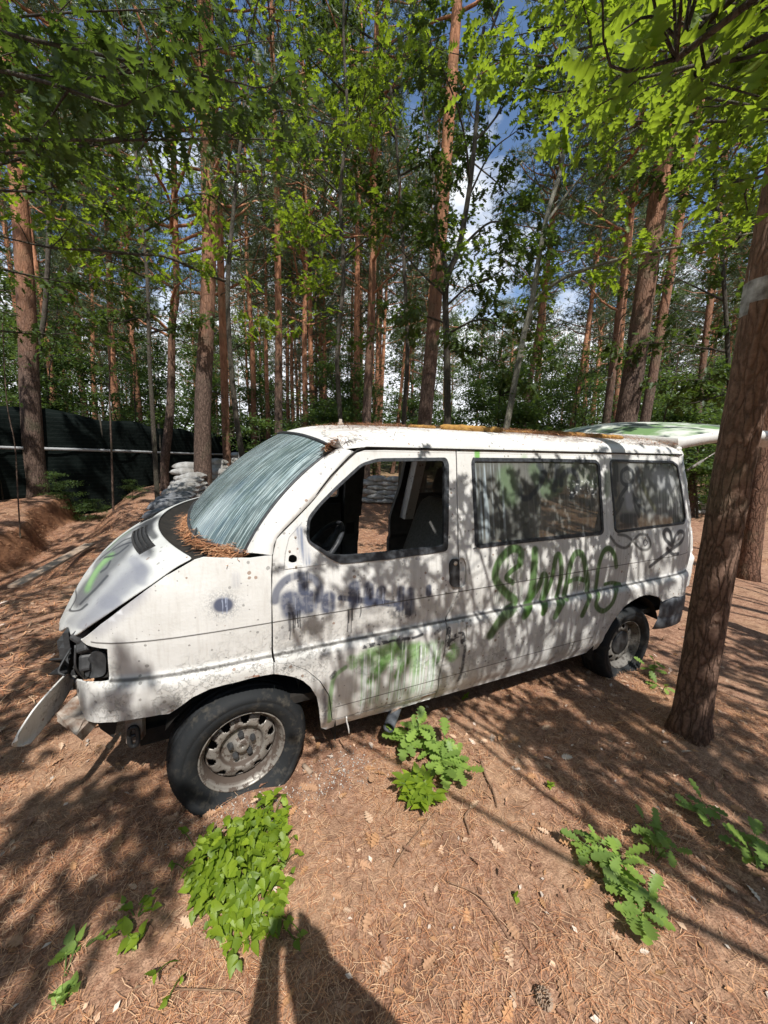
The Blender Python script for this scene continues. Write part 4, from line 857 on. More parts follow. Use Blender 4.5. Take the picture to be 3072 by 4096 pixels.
# ---- grime and doodles on the side windows
PW = Paint(1300, 420, 1.15, 3.55, 1.1, 1.8)
GL_ = (0.30, 0.33, 0.33)
PW.field([(1.2, 1.12), (3.5, 1.12), (3.5, 1.75), (1.2, 1.75)], (0.30, 0.31, 0.29), 0.22, 0.05, 0.42, 0.66, 'st')
PW.field(S3([(0, 400), (230, 400), (230, 900), (0, 960)]) , (0.45, 0.54, 0.58), 0.6, 0.06, 0.40, 0.64, 'st')
PW.field([(1.28, 1.2), (1.48, 1.2), (1.48, 1.7), (1.28, 1.7)], (0.36, 0.44, 0.50), 0.38, 0.07, 0.34, 0.62, 'st')
PW.field(S3([(550, 400), (800, 410), (820, 620), (550, 620)]), (0.34, 0.37, 0.29), 0.55, 0.08, 0.2, 0.5, 'lo')
for q, r, c, al in (([(220, 520), (240, 620)], .09, (0.12, 0.20, 0.09), .6), ([(400, 470), (480, 600), (560, 560)], .06, (0.10, 0.16, 0.08), .65), ([(300, 570), (310, 640), (350, 655), (400, 610), (450, 540), (470, 480)], .02, BLK, .9), ([(430, 430), (450, 470), (445, 520)], .03, BLK, .8), ([(545, 400), (550, 480), (530, 590)], .03, BLK, .85), ([(575, 560), (580, 510), (620, 470), (665, 480), (690, 540), (670, 610), (640, 640)], .024, BLK, .9), ([(700, 600), (740, 590), (780, 610)], .03, BLK, .7), ([(760, 520), (800, 560), (830, 500)], .03, (0.06, 0.09, 0.05), .8), ([(640, 530), (640, 560)], .04, (0.17, 0.22, 0.14), .6)):
    PW.stroke(S3(q), r, c, al, 0.5, streak=0.35)
PW.field(S3([(600, 520), (850, 520), (850, 650), (600, 650)]), (0.7, 0.72, 0.7), 0.8, 0.03, 0.60, 0.63, 'fl')
PW.stroke(S3([(1015, 470), (1020, 600), (1030, 760)]), 0.11, (0.30, 0.31, 0.30), 0.75, 0.5)
PW.field(S3([(1100, 420), (1380, 430), (1390, 800), (1100, 840)]), (0.30, 0.31, 0.30), 0.5, 0.08, 0.2, 0.5, 'lo')
for q, r in (([(1015, 450), (1050, 480), (1050, 540), (1012, 565), (978, 540), (978, 480), (1015, 450)], .017), ([(1010, 580), (975, 630), (945, 700)], .018), ([(1040, 580), (1060, 650), (1100, 670)], .018), ([(1060, 660), (1090, 700), (1130, 738)], .015), ([(1055, 670), (1070, 720), (1092, 775)], .015), ([(985, 660), (960, 720), (940, 750)], .017), ([(990, 790), (1060, 790)], .05), ([(960, 840), (1080, 830)], .02), ([(1080, 460), (1095, 540)], .028), ([(940, 440), (935, 560)], .03), ([(935, 600), (940, 630)], .02)):
    PW.stroke(S3(q), r, BLK, 0.85, 0.45, streak=0.2, spray=0.2)
for q in ([(1003, 490), (1003, 500)], [(1033, 482), (1033, 492)], [(1003, 520), (1018, 535), (1038, 515)]): PW.stroke(S3(q), .006, (0.42, 0.43, 0.4), 0.9, 0.4)
PW.stroke(S3([(1025, 640), (1030, 700)]), 0.045, (0.40, 0.41, 0.43), 0.8, 0.5); PW.stroke(S3([(1014, 500), (1014, 515)]), 0.022, (0.36, 0.37, 0.36), 0.7, 0.5)
PW.stroke(S3([(1115, 560), (1150, 640), (1200, 730)]), 0.022, (0.11, 0.11, 0.05), 0.75, 0.6)
PW.stroke(S3([(1230, 520), (1290, 560)]), 0.10, (0.45, 0.47, 0.50), 0.5, 0.8)
PW.stroke(S3([(1260, 750), (1310, 740)]), 0.035, BLK, 0.6, 0.8)
PW.field(S3([(1200, 600), (1390, 560), (1390, 780), (1220, 800)]), (0.5, 0.5, 0.46), 0.6, 0.05, 0.45, 0.6, 'st')
IMW = PW.image('window_grime'); del PW

def tex(g, img, vec=None):
    t = g.n('ShaderNodeTexImage', image=img, interpolation='Cubic', extension='EXTEND')
    if vec is not None: g.put(t.inputs[0], vec)
    return t
def white_paint(name, img=None, uvm=None, base=(0.70, 0.70, 0.68), low=(0.57, 0.56, 0.53)):
    m, nt = mat(name); g = G(nt); v = g.obj(); uvv = g.uv()
    n1 = g.noise(v, 3.0, 5.0, 0.6); n2 = g.noise(v, 55.0, 4.0, 0.6); n3 = g.noise(v, 18.0, 6.0, 0.7)
    col = g.mix(g.ramp(n1, 0.35, 0.7), base, low)
    st = g.noise(g.scale(v, (30, 30, 1.6)), 2.5, 4.0, 0.6); col = g.mix(g.m('MULTIPLY', g.ramp(st, 0.5, 0.75), 0.35), col, (0.46, 0.43, 0.39))
    # chips where grey primer shows, and small rust blooms
    vo = g.n('ShaderNodeTexVoronoi', feature='F1', ins={'Vector': v, 'Scale': 36.0, 'Randomness': 1.0}); rnd = g.n('ShaderNodeSeparateColor', ins={0: vo.outputs['Color']}).outputs[0]
    den = g.ramp(g.noise(v, 2.6, 3.0), 0.30, 0.52)
    sz = g.m('MULTIPLY', g.m('MULTIPLY', g.m('SUBTRACT', rnd, 0.45, clamp=True), 0.62), den)
    chip = g.m('LESS_THAN', g.m('ADD', vo.outputs['Distance'], g.m('MULTIPLY', g.m('SUBTRACT', n2, 0.5), 0.35)), g.m('MULTIPLY', sz, 1.0))
    col = g.mix(g.m('MULTIPLY', chip, 0.88), col, g.mix(g.m('GREATER_THAN', rnd, 0.965), (0.30, 0.295, 0.28), (0.30, 0.21, 0.16)))
    # peeling: curled edges
    pz = g.n('ShaderNodeSeparateXYZ', ins={0: v}).outputs['Z']
    pm = g.m('MULTIPLY', g.ramp(n1, 0.42, 0.55), g.ramp(pz, 0.6, 1.05, (1, 1, 1), (0, 0, 0)))
    edge = g.ramp(g.m('ABSOLUTE', g.m('SUBTRACT', n3, 0.5)), 0.0, 0.02, (1, 1, 1), (0, 0, 0))
    pe = g.m('MULTIPLY', edge, pm)
    col = g.mix(g.m('MULTIPLY', pe, 0.35), col, (0.30, 0.28, 0.25))
    h = g.m('ADD', g.m('MULTIPLY', pe, 1.0), g.m('MULTIPLY', n2, 0.35))
    rough = g.m('MULTIPLY_ADD', n3, 0.35, 0.38)
    if img is not None:
        t = tex(g, img, uvv); pc = g.mix(1.0, t.outputs[0], t.outputs[0], 'MULTIPLY'); col = g.mix(t.outputs[1], col, pc)
    if img is not None: h = g.m('ADD', h, g.m('MULTIPLY', t.outputs[1], 0.2))
    g.out(g.bsdf(col, rough, bump=h, bd=0.006, bs=0.7, spec=0.4)); return m
M['white'] = white_paint('weathered_white_paint', IMB)
M['whiteplain'] = white_paint('white_paint_plain')
M['inside'] = simple('dull_grey_inner_metal', (0.10, 0.10, 0.095), (0.055, 0.055, 0.055), 14, 0.7)
M['black'] = simple('black_plastic', (0.025, 0.026, 0.028), (0.055, 0.056, 0.058), 30, 0.55)
M['void'] = simple('dark_parts_and_recess_shade', (0.012, 0.011, 0.010), (0.028, 0.024, 0.02), 20, 0.9)  # near-black puts the darkness of arches and recesses into the colour
M['rubber'] = simple('aged_rubber_seal', (0.018, 0.019, 0.022), (0.06, 0.066, 0.075), 40, 0.5, bd=0.002)
M['seatcloth'] = simple('grey_seat_cloth', (0.14, 0.14, 0.135), (0.22, 0.22, 0.21), 60, 0.95)
M['rustbeam'] = simple('rusty_painted_steel', (0.42, 0.38, 0.33), (0.16, 0.085, 0.05), 22, 0.8, bd=0.004)
M['darkplastic'] = simple('faded_black_bumper_plastic', (0.045, 0.05, 0.06), (0.12, 0.13, 0.145), 18, 0.6)
def glassy(name, img, tint, see, dirt_a, dirt_b, uvscale=None, fan=False):
    m, nt = mat(name); g = G(nt); uvv = g.uv(); v = g.obj()
    gl = g.n('ShaderNodeBsdfGlossy', ins={'Color': (0.55, 0.62, 0.62, 1), 'Roughness': 0.12}).outputs[0]
    tr = g.n('ShaderNodeBsdfTransparent', ins={'Color': (*tint, 1)}).outputs[0]
    fr = g.n('ShaderNodeFresnel', ins={'IOR': 1.5}).outputs[0]
    base = g.n('ShaderNodeMixShader', ins={0: fr, 1: tr, 2: gl}).outputs[0]
    if img is not None:
        t = tex(g, img, g.n('ShaderNodeMapping', ins={0: uvv, 'Location': (-(1.15+1)/5/(2.4/5), -(1.1-.2)/1.8/(0.7/1.8), 0), 'Scale': (5/2.4, 1.8/0.7, 1)}).outputs[0])
        col = g.mix(1.0, t.outputs[0], t.outputs[0], 'MULTIPLY')
        haze = g.mix(g.ramp(g.noise(v, 9, 5), 0.3, 0.7), dirt_a, dirt_b)
        hz = g.n('ShaderNodeBsdfDiffuse', ins={0: haze}).outputs[0]; pd = g.n('ShaderNodeBsdfPrincipled', ins={0: col, 'Roughness': 0.45}).outputs[0]
        base = g.n('ShaderNodeMixShader', ins={0: see, 1: hz, 2: base}).outputs[0]
        base = g.n('ShaderNodeMixShader', ins={0: g.m('MULTIPLY', t.outputs[1], 0.93), 1: base, 2: pd}).outputs[0]
    else:
        a = g.noise(g.scale(uvv, (60, 1.0, 1)), 3.0, 5.0, 0.65, 0.2); b = g.noise(g.scale(uvv, (150, 1.2, 1)), 2.0, 4.0, 0.6, 0.3); c = g.noise(g.scale(uvv, (4, 3, 1)), 1.2, 5.0); sp = g.noise(g.scale(uvv, (90, 60, 1)), 2.0, 2.0)
        s1 = g.m('MULTIPLY', g.ramp(a, 0.50, 0.66), 0.45); s2 = g.m('MULTIPLY', g.ramp(b, 0.53, 0.60), 0.85); s3 = g.m('MULTIPLY', g.ramp(sp, 0.68, 0.72), 0.8)
        f = g.m('MAXIMUM', g.m('MAXIMUM', s1, s2), s3); f = g.m('MULTIPLY', f, g.m('ADD', g.ramp(c, 0.3, 0.62), 0.32), clamp=True)
        f = g.m('ADD', f, g.m('MULTIPLY_ADD', g.ramp(g.noise(g.scale(uvv, (5, 2.2, 1)), 1.4, 6.0), 0.38, 0.68), 0.26, 0.09), clamp=True)
        col = g.mix(g.ramp(a, 0.45, 0.7), dirt_a, dirt_b)
        pd = g.n('ShaderNodeBsdfPrincipled', ins={0: col, 'Roughness': 0.5}).outputs[0]
        base = g.n('ShaderNodeMixShader', ins={0: see, 1: g.n('ShaderNodeBsdfPrincipled', ins={0: (0.04, 0.068, 0.07, 1), 'Roughness': 0.18}).outputs[0], 2: base}).outputs[0]
        base = g.n('ShaderNodeMixShader', ins={0: f, 1: base, 2: pd}).outputs[0]
    g.out(base); return m
M['sideglass'] = glassy('grimy_side_glass', IMW, (0.45, 0.48, 0.44), 0.40, (0.12, 0.125, 0.115), (0.25, 0.255, 0.235))
M['screen'] = glassy('streaked_windscreen_glass', None, (0.30, 0.38, 0.37), 0.35, (0.25, 0.34, 0.36), (0.62, 0.72, 0.74))

van = empty('panel_van', (0, 0, 0), 'abandoned white van covered in spray paint, with flat tyres and its tailgate open', 'van')
# ---- outlines from the photo
door_out = S2([(638, 322), (700, 272), (760, 251), (1000, 248), (1364, 248), (1371, 560), (1377, 900), (1382, 1188), (1296, 1394)])+S6([(779, 840), (733, 1050), (716, 1168), (300, 1283), (0, 1366)])+S5([(1512, 782), (1487, 580), (1415, 465), (1297, 370), (1150, 316), (1040, 314), (1021, 200)])+S2([(153, 1500), (146, 1200), (152, 960), (178, 842), (300, 720), (402, 612)])
door_hole = rounded(S2([(372, 850), (378, 700), (450, 610), (570, 488), (735, 338), (845, 303), (1300, 298), (1318, 340), (1311, 918), (900, 975), (600, 1003), (530, 970)]), 0.03)
door_in = rounded(S2([(390, 848), (397, 712), (462, 625), (580, 505), (745, 353), (850, 325), (1278, 320), (1288, 350), (1280, 885), (900, 925), (640, 948), (545, 945)]), 0.02)
mir = S2([(258, 948), (285, 940), (312, 955), (312, 995), (285, 1003), (252, 990)])
door = panel('front_door', door_out, [door_hole, rounded(mir, 0.012)], M['white'], van)
ring('window_seal', door_hole, door_in, M['rubber'], door)
tag(panel('mirror_mount', rounded(S2([(345, 730), (258, 830), (234, 930), (225, 1040), (500, 1005), (520, 985), (385, 878), (368, 850)]), 0.01), [rounded(mir, 0.012)], M['white'], door, off=-0.0035, thick=0.003), None)
mb = MB()
for q in S2([(262, 918), (300, 824), (305, 1020)]):
    y = ys(*q); mb.tube([(q[0], y-0.008, q[1]), (q[0], y-0.002, q[1])], [0.005, 0.006], 8)
mb.build('mirror_bolt', M['rustbeam'], door)
# door handle: recessed black grip with lock
hq = S6([(818, 110), (840, 72), (893, 68), (896, 180), (898, 300), (845, 305), (822, 275)])
hd = panel('door_handle', rounded(hq, 0.012), [], M['black'], door, off=-0.014, thick=0.012, step=0.01)
lk = S6([(863, 105)])[0]; mb = MB(); yk = ys(*lk)-0.014
mb.tube([(lk[0], yk-0.004, lk[1]), (lk[0], yk+0.002, lk[1])], [0.012, 0.013], 14); mb.build('lock', M['rustbeam'], hd)
hp = rounded(S6([(905, 66), (945, 68), (962, 110), (968, 200), (958, 285), (940, 310), (906, 308)]), 0.012)
# fender / wing
fend = S1([(1473, 866), (1466, 1000), (1469, 1310), (1473, 1540)])+S5([(1022, 300), (1024, 405), (940, 418), (850, 437), (700, 478), (600, 500), (500, 528), (350, 600), (230, 690), (160, 735), (0, 750)])+zz(1, []) if False else S1([(1473, 866), (1467, 1000), (1469, 1310), (1473, 1540)])+S5([(1022, 300), (1024, 405), (940, 418), (850, 437), (700, 478), (600, 500), (500, 528), (350, 600), (230, 690), (160, 735), (20, 750)])+side(zz(4, [(1120, 748), (900, 788), (700, 812), (620, 815), (560, 802), (520, 745), (500, 690), (482, 620), (476, 575), (500, 548), (530, 542), (600, 552), (700, 546), (722, 540), (718, 430), (712, 325), (650, 318), (590, 305), (555, 288), (532, 268)]))+S1([(205, 1432), (330, 1332), (480, 1218), (640, 1098), (770, 1005), (790, 995), (960, 897), (1020, 880), (1130, 885), (1330, 886)])
fd = panel('front_wing', fend, [], M['white'], van, grid=0.028)
sill_out = S5([(1030, 318), (1150, 320), (1293, 375), (1408, 470), (1480, 585), (1505, 790)])+S6([(0, 1373), (300, 1290), (712, 1176), (700, 1226), (400, 1318), (0, 1420)])+S5([(1460, 868), (1418, 852), (1410, 780), (1403, 700), (1385, 600), (1330, 512), (1270, 462), (1200, 432), (1120, 415), (1030, 405)])
panel('sill', sill_out, [], M['white'], van, grid=0.025)
rear_out = S2([(1372, 248), (1379, 560), (1385, 900), (1390, 1188), (1305, 1398)])+S6([(787, 840), (741, 1050), (722, 1170), (706, 1226), (900, 1170), (1300, 1055), (1659, 948)])+side(zz(7, [(200, 1018), (385, 962), (440, 938), (470, 890), (520, 800), (585, 690), (650, 600), (700, 540), (760, 492), (850, 442), (900, 428), (950, 425), (1000, 435), (1040, 452), (1062, 488), (1180, 437), (1290, 396)]))+S3([(1395, 1275), (1425, 1230), (1448, 1090), (1452, 1000), (1453, 850), (1440, 700), (1418, 560), (1400, 470), (1372, 374), (1100, 362), (850, 354), (400, 340), (0, 333)])
bw_o = rounded(S2([(1480, 297)])+S3([(0, 382), (400, 386), (800, 396), (826, 425), (840, 650), (852, 870), (838, 893), (600, 918), (300, 950), (20, 983), (-5, 960)])+S2([(1492, 880), (1480, 600), (1468, 330)]), 0.018)
rw_o = rounded(S3([(905, 393), (1100, 398), (1310, 404), (1345, 430), (1375, 600), (1398, 780), (1385, 822), (1200, 846), (940, 882), (925, 862), (905, 600), (892, 415)]), 0.018)
bw_i = inset(bw_o, 0.022); rw_i = inset(rw_o, 0.017)
flap_o = rounded(S6([(803, 612), (850, 603), (955, 583), (968, 640), (962, 760), (940, 800), (785, 838), (795, 720)]), 0.012)
rp_ = panel('rear_side_panel', rear_out, [bw_o, rw_o, flap_o, hp], M['white'], van, grid=0.04)
for o_, i_, nm in ((bw_o, bw_i, 'long side window with black scrawls under grey runs'), (rw_o, rw_i, 'rear side window with a stick figure sprayed on it')):
    w = panel('side_window', inset(o_, 0.004), [], M['sideglass'], van, off=0.004, thick=0.004); w['label'] = nm
    ring('window_seal', o_, i_, M['rubber'], w, off=-0.005, thick=0.008)
panel('fuel_flap', inset(flap_o, 0.0025), [], M['white'], van, off=0.001)
panel('grip_recess', inset(hp, -0.004), [], M['whiteplain'], rp_, off=0.014, thick=0.004)

# ---- A-pillar and windscreen
sidee = np.array([(0.158, ys(.158, 1.262), 1.262)]+[(x, ys(x, z), z) for x, z in S2([(172, 838), (290, 712), (395, 604), (520, 470), (634, 314), (700, 262)])])
ct_b = np.array([(0.045, 0.118, 1.258), (-0.03, 0.17, 1.268), (-0.11, 0.26, 1.285), (-0.165, 0.38, 1.298), (-0.20, 0.55, 1.308), (-0.215, 0.92, 1.312), (-0.20, 1.29, 1.308), (-0.165, 1.46, 1.298), (-0.11, 1.58, 1.285), (-0.03, 1.67, 1.268), (0.045, 1.722, 1.258)])
ct_t = np.array([(0.515, 0.215, 1.742), (0.475, 0.25, 1.772), (0.44, 0.33, 1.792), (0.41, 0.45, 1.808), (0.39, 0.62, 1.818), (0.38, 0.92, 1.824), (0.39, 1.22, 1.818), (0.41, 1.39, 1.808), (0.44, 1.51, 1.792), (0.475, 1.59, 1.772), (0.515, 1.625, 1.742)])
def shz(P): P = np.array(P, float); P[..., 2] += SH*P[..., 1]; return P
def resample(P, n):
    P = smooth_line(P, 6); d = np.r_[0, np.cumsum(np.linalg.norm(np.diff(P, axis=0), axis=1))]; t = np.linspace(0, d[-1], n)
    return np.stack([np.interp(t, d, P[:, k]) for k in range(3)], 1)
def loft(name, rows, mat_, parent, uvf=None, smooth=True, bulge=None):
    R = np.array(rows); m, n = R.shape[:2]; i = np.arange(m-1)[:, None]; k = np.arange(n-1)[None, :]
    F = np.stack([i*n+k, i*n+k+1, (i+1)*n+k+1, (i+1)*n+k], -1).reshape(-1, 4)
    u, v = np.meshgrid(np.linspace(0, 1, n), np.linspace(0, 1, m)); uv = np.stack([u.ravel(), v.ravel()], 1)
    return mk(name, R.reshape(-1, 3), F, mat_, parent, smooth, uv=uv)
nb = 41; Bt = resample(ct_b, nb); Tp = resample(ct_t, nb)
def ws(off, lo=0.0, hi=1.0, a=0, b=nb):
    rows = []
    for t in np.linspace(lo, hi, 14):
        P = Bt*(1-t)+Tp*t; P = P+np.array([-0.035, 0, 0.03])*(4*t*(1-t))*1.0; rows.append(P[a:b]+np.array([-0.72, 0, 0.69])*off)
    return shz(rows)
scr = loft('windscreen', ws(0.0), M['screen'], van)
mb = MB()
w0 = ws(0.004); edge = np.vstack([w0[0], w0[1:, -1], w0[-1][::-1], w0[::-1][1:, 0]])
mb.tube(edge, 0.009, 8); mb.build('screen_seal', M['rubber'], scr)
# pillars: loft between the screen edge and the door line
for far in (False, True):
    a = resample(sidee, 16); b = w0[:, 0].copy() if not far else w0[:, -1].copy(); b[:, 2] -= SH*b[:, 1]; b = resample(b, 16)
    if far: a = a*np.array([1, -1, 1])+np.array([0, 1.84, 0])
    rows = []
    for t in np.linspace(0, 1, 7):
        P = a*(1-t)+b*t; P = P + np.array([-0.012, -0.014 if not far else 0.014, 0.01])*(4*t*(1-t)); rows.append(P)
    if not far: rows = [a+np.array([0.01, 0.03, 0])]+rows
    loft('windscreen_pillar', shz(rows), M['whiteplain'], van)
# ---- roof
def gut(x): return 1.768
ts = np.r_[0, 0.015, 0.035, 0.06, 0.10, 0.16, 0.25, 0.4, 0.6, 0.8, 1.0]
prof = [(0.138, 1.760), (0.140, 1.775), (0.150, 1.795), (0.170, 1.815), (0.205, 1.836), (0.26, 1.855), (0.34, 1.870), (0.48, 1.884), (0.64, 1.893), (0.80, 1.898), (0.92, 1.90)]
prof = prof+[(1.84-y, z) for y, z in prof[-2::-1]]
rows = []
xs_ = np.r_[np.linspace(0, 0.12, 7), np.linspace(0.16, 0.9, 12), np.linspace(0.93, 1, 5)]
ft = resample(ct_t, 60)
for u in xs_:
    r = []
    for (y, z) in prof:
        yy = min(max(y, 0.22), 1.62)
        k = np.argmin(abs(ft[:, 1]-yy)); xf, zf = ft[k, 0], ft[k, 2]
        if y < 0.22 or y > 1.62:
            yd = y if y < 0.22 else 1.84-y; t = (0.22-yd)/0.08; xf = 0.515+0.13*min(t, 1); zf = min(z, 1.742+0.02*t)
        x = xf+(3.475-xf)*u; q = 1-math.exp(-(x-xf)/0.16)
        zz_ = zf+(z-zf)*q-0.018*float(ss(3.25, 3.5, x))
        r.append((x, y, zz_))
    rows.append(r)
roof = loft('roof', shz(rows), M['whiteplain'], van)
# rain gutter shadow line and flange
mb = MB(); gl_ = [(x, 0.133, 1.762) for x in np.linspace(0.66, 3.46, 30)]
mb.tube(shz([(0.36, 0.088, 1.50), (0.46, .105, 1.618), (0.56, 0.120, 1.712), (0.61, 0.131, 1.748)]+gl_), 0.0045, 6); mb.build('rain_gutter', M['void'], roof)
mb = MB(); e = shz(rows)[-1]; mb.tube(e, 0.012, 6)
mb.build('roof_edge', M['whiteplain'], roof)
mb = MB(); ab = shz([[0.74, 0.82, 1.885]])[0]
mb.tube([ab, ab+(0, 0, 0.02), ab+(0, 0, 0.024), ab+(0, 0, 0.045)], [0.022, 0.02, 0.012, 0.010], 14); mb.build('aerial_base', M['rustbeam'], roof)

# ---- bonnet
ncrv = np.array([(x, 0, z) for x, z in side(zz(1, [(190, 1425), (330, 1318), (480, 1204), (640, 1085), (780, 985), (850, 938), (950, 885)]))])
ncrv[:, 1] = [ys(x, z) for x, _, z in ncrv]; ncrv[:, 1] += 0.004
ccrv = np.array([(-0.856, 0.92, 0.811), (-0.807, 0.92, 0.916), (-0.754, 0.92, 1.01), (-0.687, 0.92, 1.097), (-0.60, 0.92, 1.176), (-0.492, 0.92, 1.24), (-0.38, 0.92, 1.29)])
A_ = resample(ncrv, 26); A_[:, 2] += 0.024*np.clip(1-np.arange(26)/17, 0, 1); A_[:, 0] -= 0.006*np.clip(1-np.arange(26)/17, 0, 1); Cc = resample(ccrv, 26); rows = []
for j in range(26):
    r = []
    for k in range(31):
        t = k/30; s_ = abs(1-2*t); q = 1-s_**2.02
        P = A_[j]*(1-q)+Cc[j]*q; y = A_[j][1]+(1.84-2*A_[j][1])*t; y = P[1]*0+y
        # crumple near the leading edge
        cr = 0.018*math.exp(-j/4.0)*math.sin(k*1.3+0.5)+0.03*math.exp(-j/3.0)*math.exp(-((t-0.28)/0.06)**2)
        r.append((P[0]-cr*0.6, y, P[2]+0.004-cr))
    rows.append(r)
bon = shz(rows); nn = bon.reshape(-1, 3)
i = np.arange(25)[:, None]; k = np.arange(30)[None, :]; F = np.stack([i*31+k, (i+1)*31+k, (i+1)*31+k+1, i*31+k+1], -1).reshape(-1, 4)
uu, vv = np.meshgrid(np.linspace(0, 1, 31), np.linspace(0, 1, 26)); bo = mk('bonnet', nn, F, None, van, True, uv=np.stack([vv.ravel(), uu.ravel()], 1))
sm = bo.modifiers.new('thick', 'SOLIDIFY'); sm.thickness = 0.012; sm.offset = -1
sd = bo.modifiers.new('sub', 'SUBSURF'); sd.levels = 1; sd.render_levels = 1
def proj(P):
    d_ = np.asarray(P, float)-CAM; z_ = d_@CF; return np.stack([1536+FPX*(d_@CR)/z_, 2048-FPX*(d_@CU)/z_], -1)
BPX = proj(bon)      # (26, 31, 2): where each point of the bonnet shows, to read the spray off the photo
def bonuv(pts):
    out = []
    for p in pts:
        dd = np.hypot(BPX[:, :16, 0]-p[0], BPX[:, :16, 1]-p[1]); i_, k_ = np.unravel_index(np.argmin(dd), dd.shape); bu, bv, bd_ = i_, k_, 1e9
        i0, i1, k0, k1 = max(i_-1, 0), min(i_+1, 25), max(k_-1, 0), min(k_+1, 15)
        for u in np.linspace(i0, i1, 21):
            for v in np.linspace(k0, k1, 21):
                a, b = min(int(u), 24), min(int(v), 29); fa, fb = u-a, v-b
                q = BPX[a, b]*(1-fa)*(1-fb)+BPX[a+1, b]*fa*(1-fb)+BPX[a, b+1]*(1-fa)*fb+BPX[a+1, b+1]*fa*fb; e_ = abs(q[0]-p[0])+abs(q[1]-p[1])
                if e_ < bd_: bd_, bu, bv = e_, u, v
        out.append((bu/25, bv/30))
    return out
B1 = lambda p: bonuv(zz(1, p))
PN = Paint(700, 700, 0, 1, 0, 1); DG = (0.10, 0.105, 0.115)
for q, r, c_, al in (([(150, 1300), (240, 1250), (330, 1160), (450, 1030), (560, 920)], .07, (0.30, 0.31, 0.33), .75), ([(560, 900), (600, 960), (600, 1040)], .03, (0.2, 0.21, 0.25), .6), ([(190, 1160), (270, 1060), (360, 960), (450, 860), (540, 780), (620, 700), (690, 620)], .072, DG, .92), ([(330, 900), (430, 800), (520, 720), (600, 670)], .065, DG, .8), ([(640, 620), (610, 700), (600, 780), (640, 840)], .050, (0.03, 0.032, 0.036), .9), ([(690, 580), (660, 660), (690, 740)], .03, (0.03, 0.032, 0.036), .85),
        ([(380, 1180), (480, 1080), (600, 960)], .05, (0.18, 0.19, 0.23), .7), ([(220, 1340), (330, 1240), (420, 1170)], .045, (0.2, 0.21, 0.25), .65), ([(560, 900), (620, 860)], .04, (0.32, 0.33, 0.36), .4)):
    PN.stroke(B1(q), r*1.15, c_, al, 0.6, wob=0.35)
for q, r, c_, al in (([(250, 1080), (290, 1000), (340, 930), (400, 870)], .036, (0.17, 0.33, 0.13), .9), ([(260, 1050), (310, 960), (370, 890)], .022, (0.23, 0.40, 0.17), .8), ([(390, 820), (460, 750), (530, 700)], .022, (0.20, 0.34, 0.14), .6)):
    PN.stroke(B1(q), r, c_, al, 0.8, spray=0.2)
for q in ([(125, 1225), (190, 1228), (245, 1190)], [(135, 1220), (175, 1130), (230, 1010), (290, 910), (340, 850)], [(340, 860), (420, 790), (500, 720), (600, 660)], [(335, 975), (375, 945), (400, 905)], [(330, 890), (400, 835), (480, 770), (560, 740)], [(420, 830), (500, 790), (580, 770)], [(200, 1190), (300, 1090), (380, 1000)], [(360, 880), (440, 860), (520, 800)]):
    PN.stroke(B1(q), .010, BLK, .85, 0.7, spray=0.15)
IMN = PN.image('bonnet_paint'); del PN
M['bonnet'] = white_paint('sprayed_bonnet_paint', IMN, base=(0.60, 0.61, 0.60), low=(0.48, 0.49, 0.48)); bo.data.materials.append(M['bonnet'])
# ventilation grille let into the bonnet
def bp(u, v, off=0.0):
    a = u*25; b = v*30; i0 = min(int(a), 24); k0 = min(int(b), 29); fa, fb = a-i0, b-k0
    P = (bon[i0, k0]*(1-fa)*(1-fb)+bon[i0+1, k0]*fa*(1-fb)+bon[i0, k0+1]*(1-fa)*fb+bon[i0+1, k0+1]*fa*fb)
    n_ = np.cross(bon[i0+1, k0]-bon[i0, k0], bon[i0, k0+1]-bon[i0, k0]); n_ /= np.linalg.norm(n_); 
    if n_[2] < 0: n_ = -n_
    return P+n_*off
gr = MBA()
def strip(u0, u1, v0, v1, o1, o0=0.0):
    P = [[bp(u, v, o1) for v in np.linspace(v0, v1, 9)] for u in (u0, u1)]; Q = [[bp(u, v, o0) for v in np.linspace(v0, v1, 9)] for u in (u0, u1)]
    V = np.array(P[0]+P[1]+Q[0]+Q[1]); F = []
    for k_ in range(8): F += [(k_, k_+1, 9+k_+1, 9+k_), (18+k_, 18+k_+1, k_+1, k_), (27+k_, 27+k_+1, 9+k_+1, 9+k_)]
    F += [(0, 9, 27, 18), (8, 17, 35, 26)]; gr.add(V, np.array(F))
gA, gB = B1([(640, 835)])[0], B1([(690, 660)])[0]; gu0, gu1 = gA[0]-0.05, gA[0]+0.07; gv0 = gA[1]; gv1 = 0.44
for v0, v1 in ((gv0, gv1), (1-gv1, 1-gv0)):
    strip(gu0, gu1, v0, v1, 0.002)
    for u in np.linspace(gu0+0.01, gu1-0.02, 4): strip(u, u+0.010, v0+0.01, v1-0.01, 0.006, 0.001)
gr.build('vent_grille', M['black'], bo)
# scuttle panel under the screen, dark well
cw = []
rear = bon[-1]
for t in np.linspace(0, 1, 5):
    P = resample(rear, nb)*(1-t)+shz(Bt)*t; P[:, 2] -= 0.05*math.sin(PI*t)+0.015; cw.append(P)
loft('scuttle', cw, M['void'], van)
mb = MB(); 
for sgn, (x0, y0) in ((1, (-0.16, 0.34)), (1, (-0.20, 0.95))):
    mb.tube(shz([(x0-0.02, y0, 1.285), (x0-0.01, y0+0.03, 1.315), (x0+0.03, y0+0.3, 1.335), (x0+0.06, y0+0.5, 1.345)]), [0.009, 0.007, 0.006, 0.004], 6)
mb.build('wiper_arm', M['black'], scr)

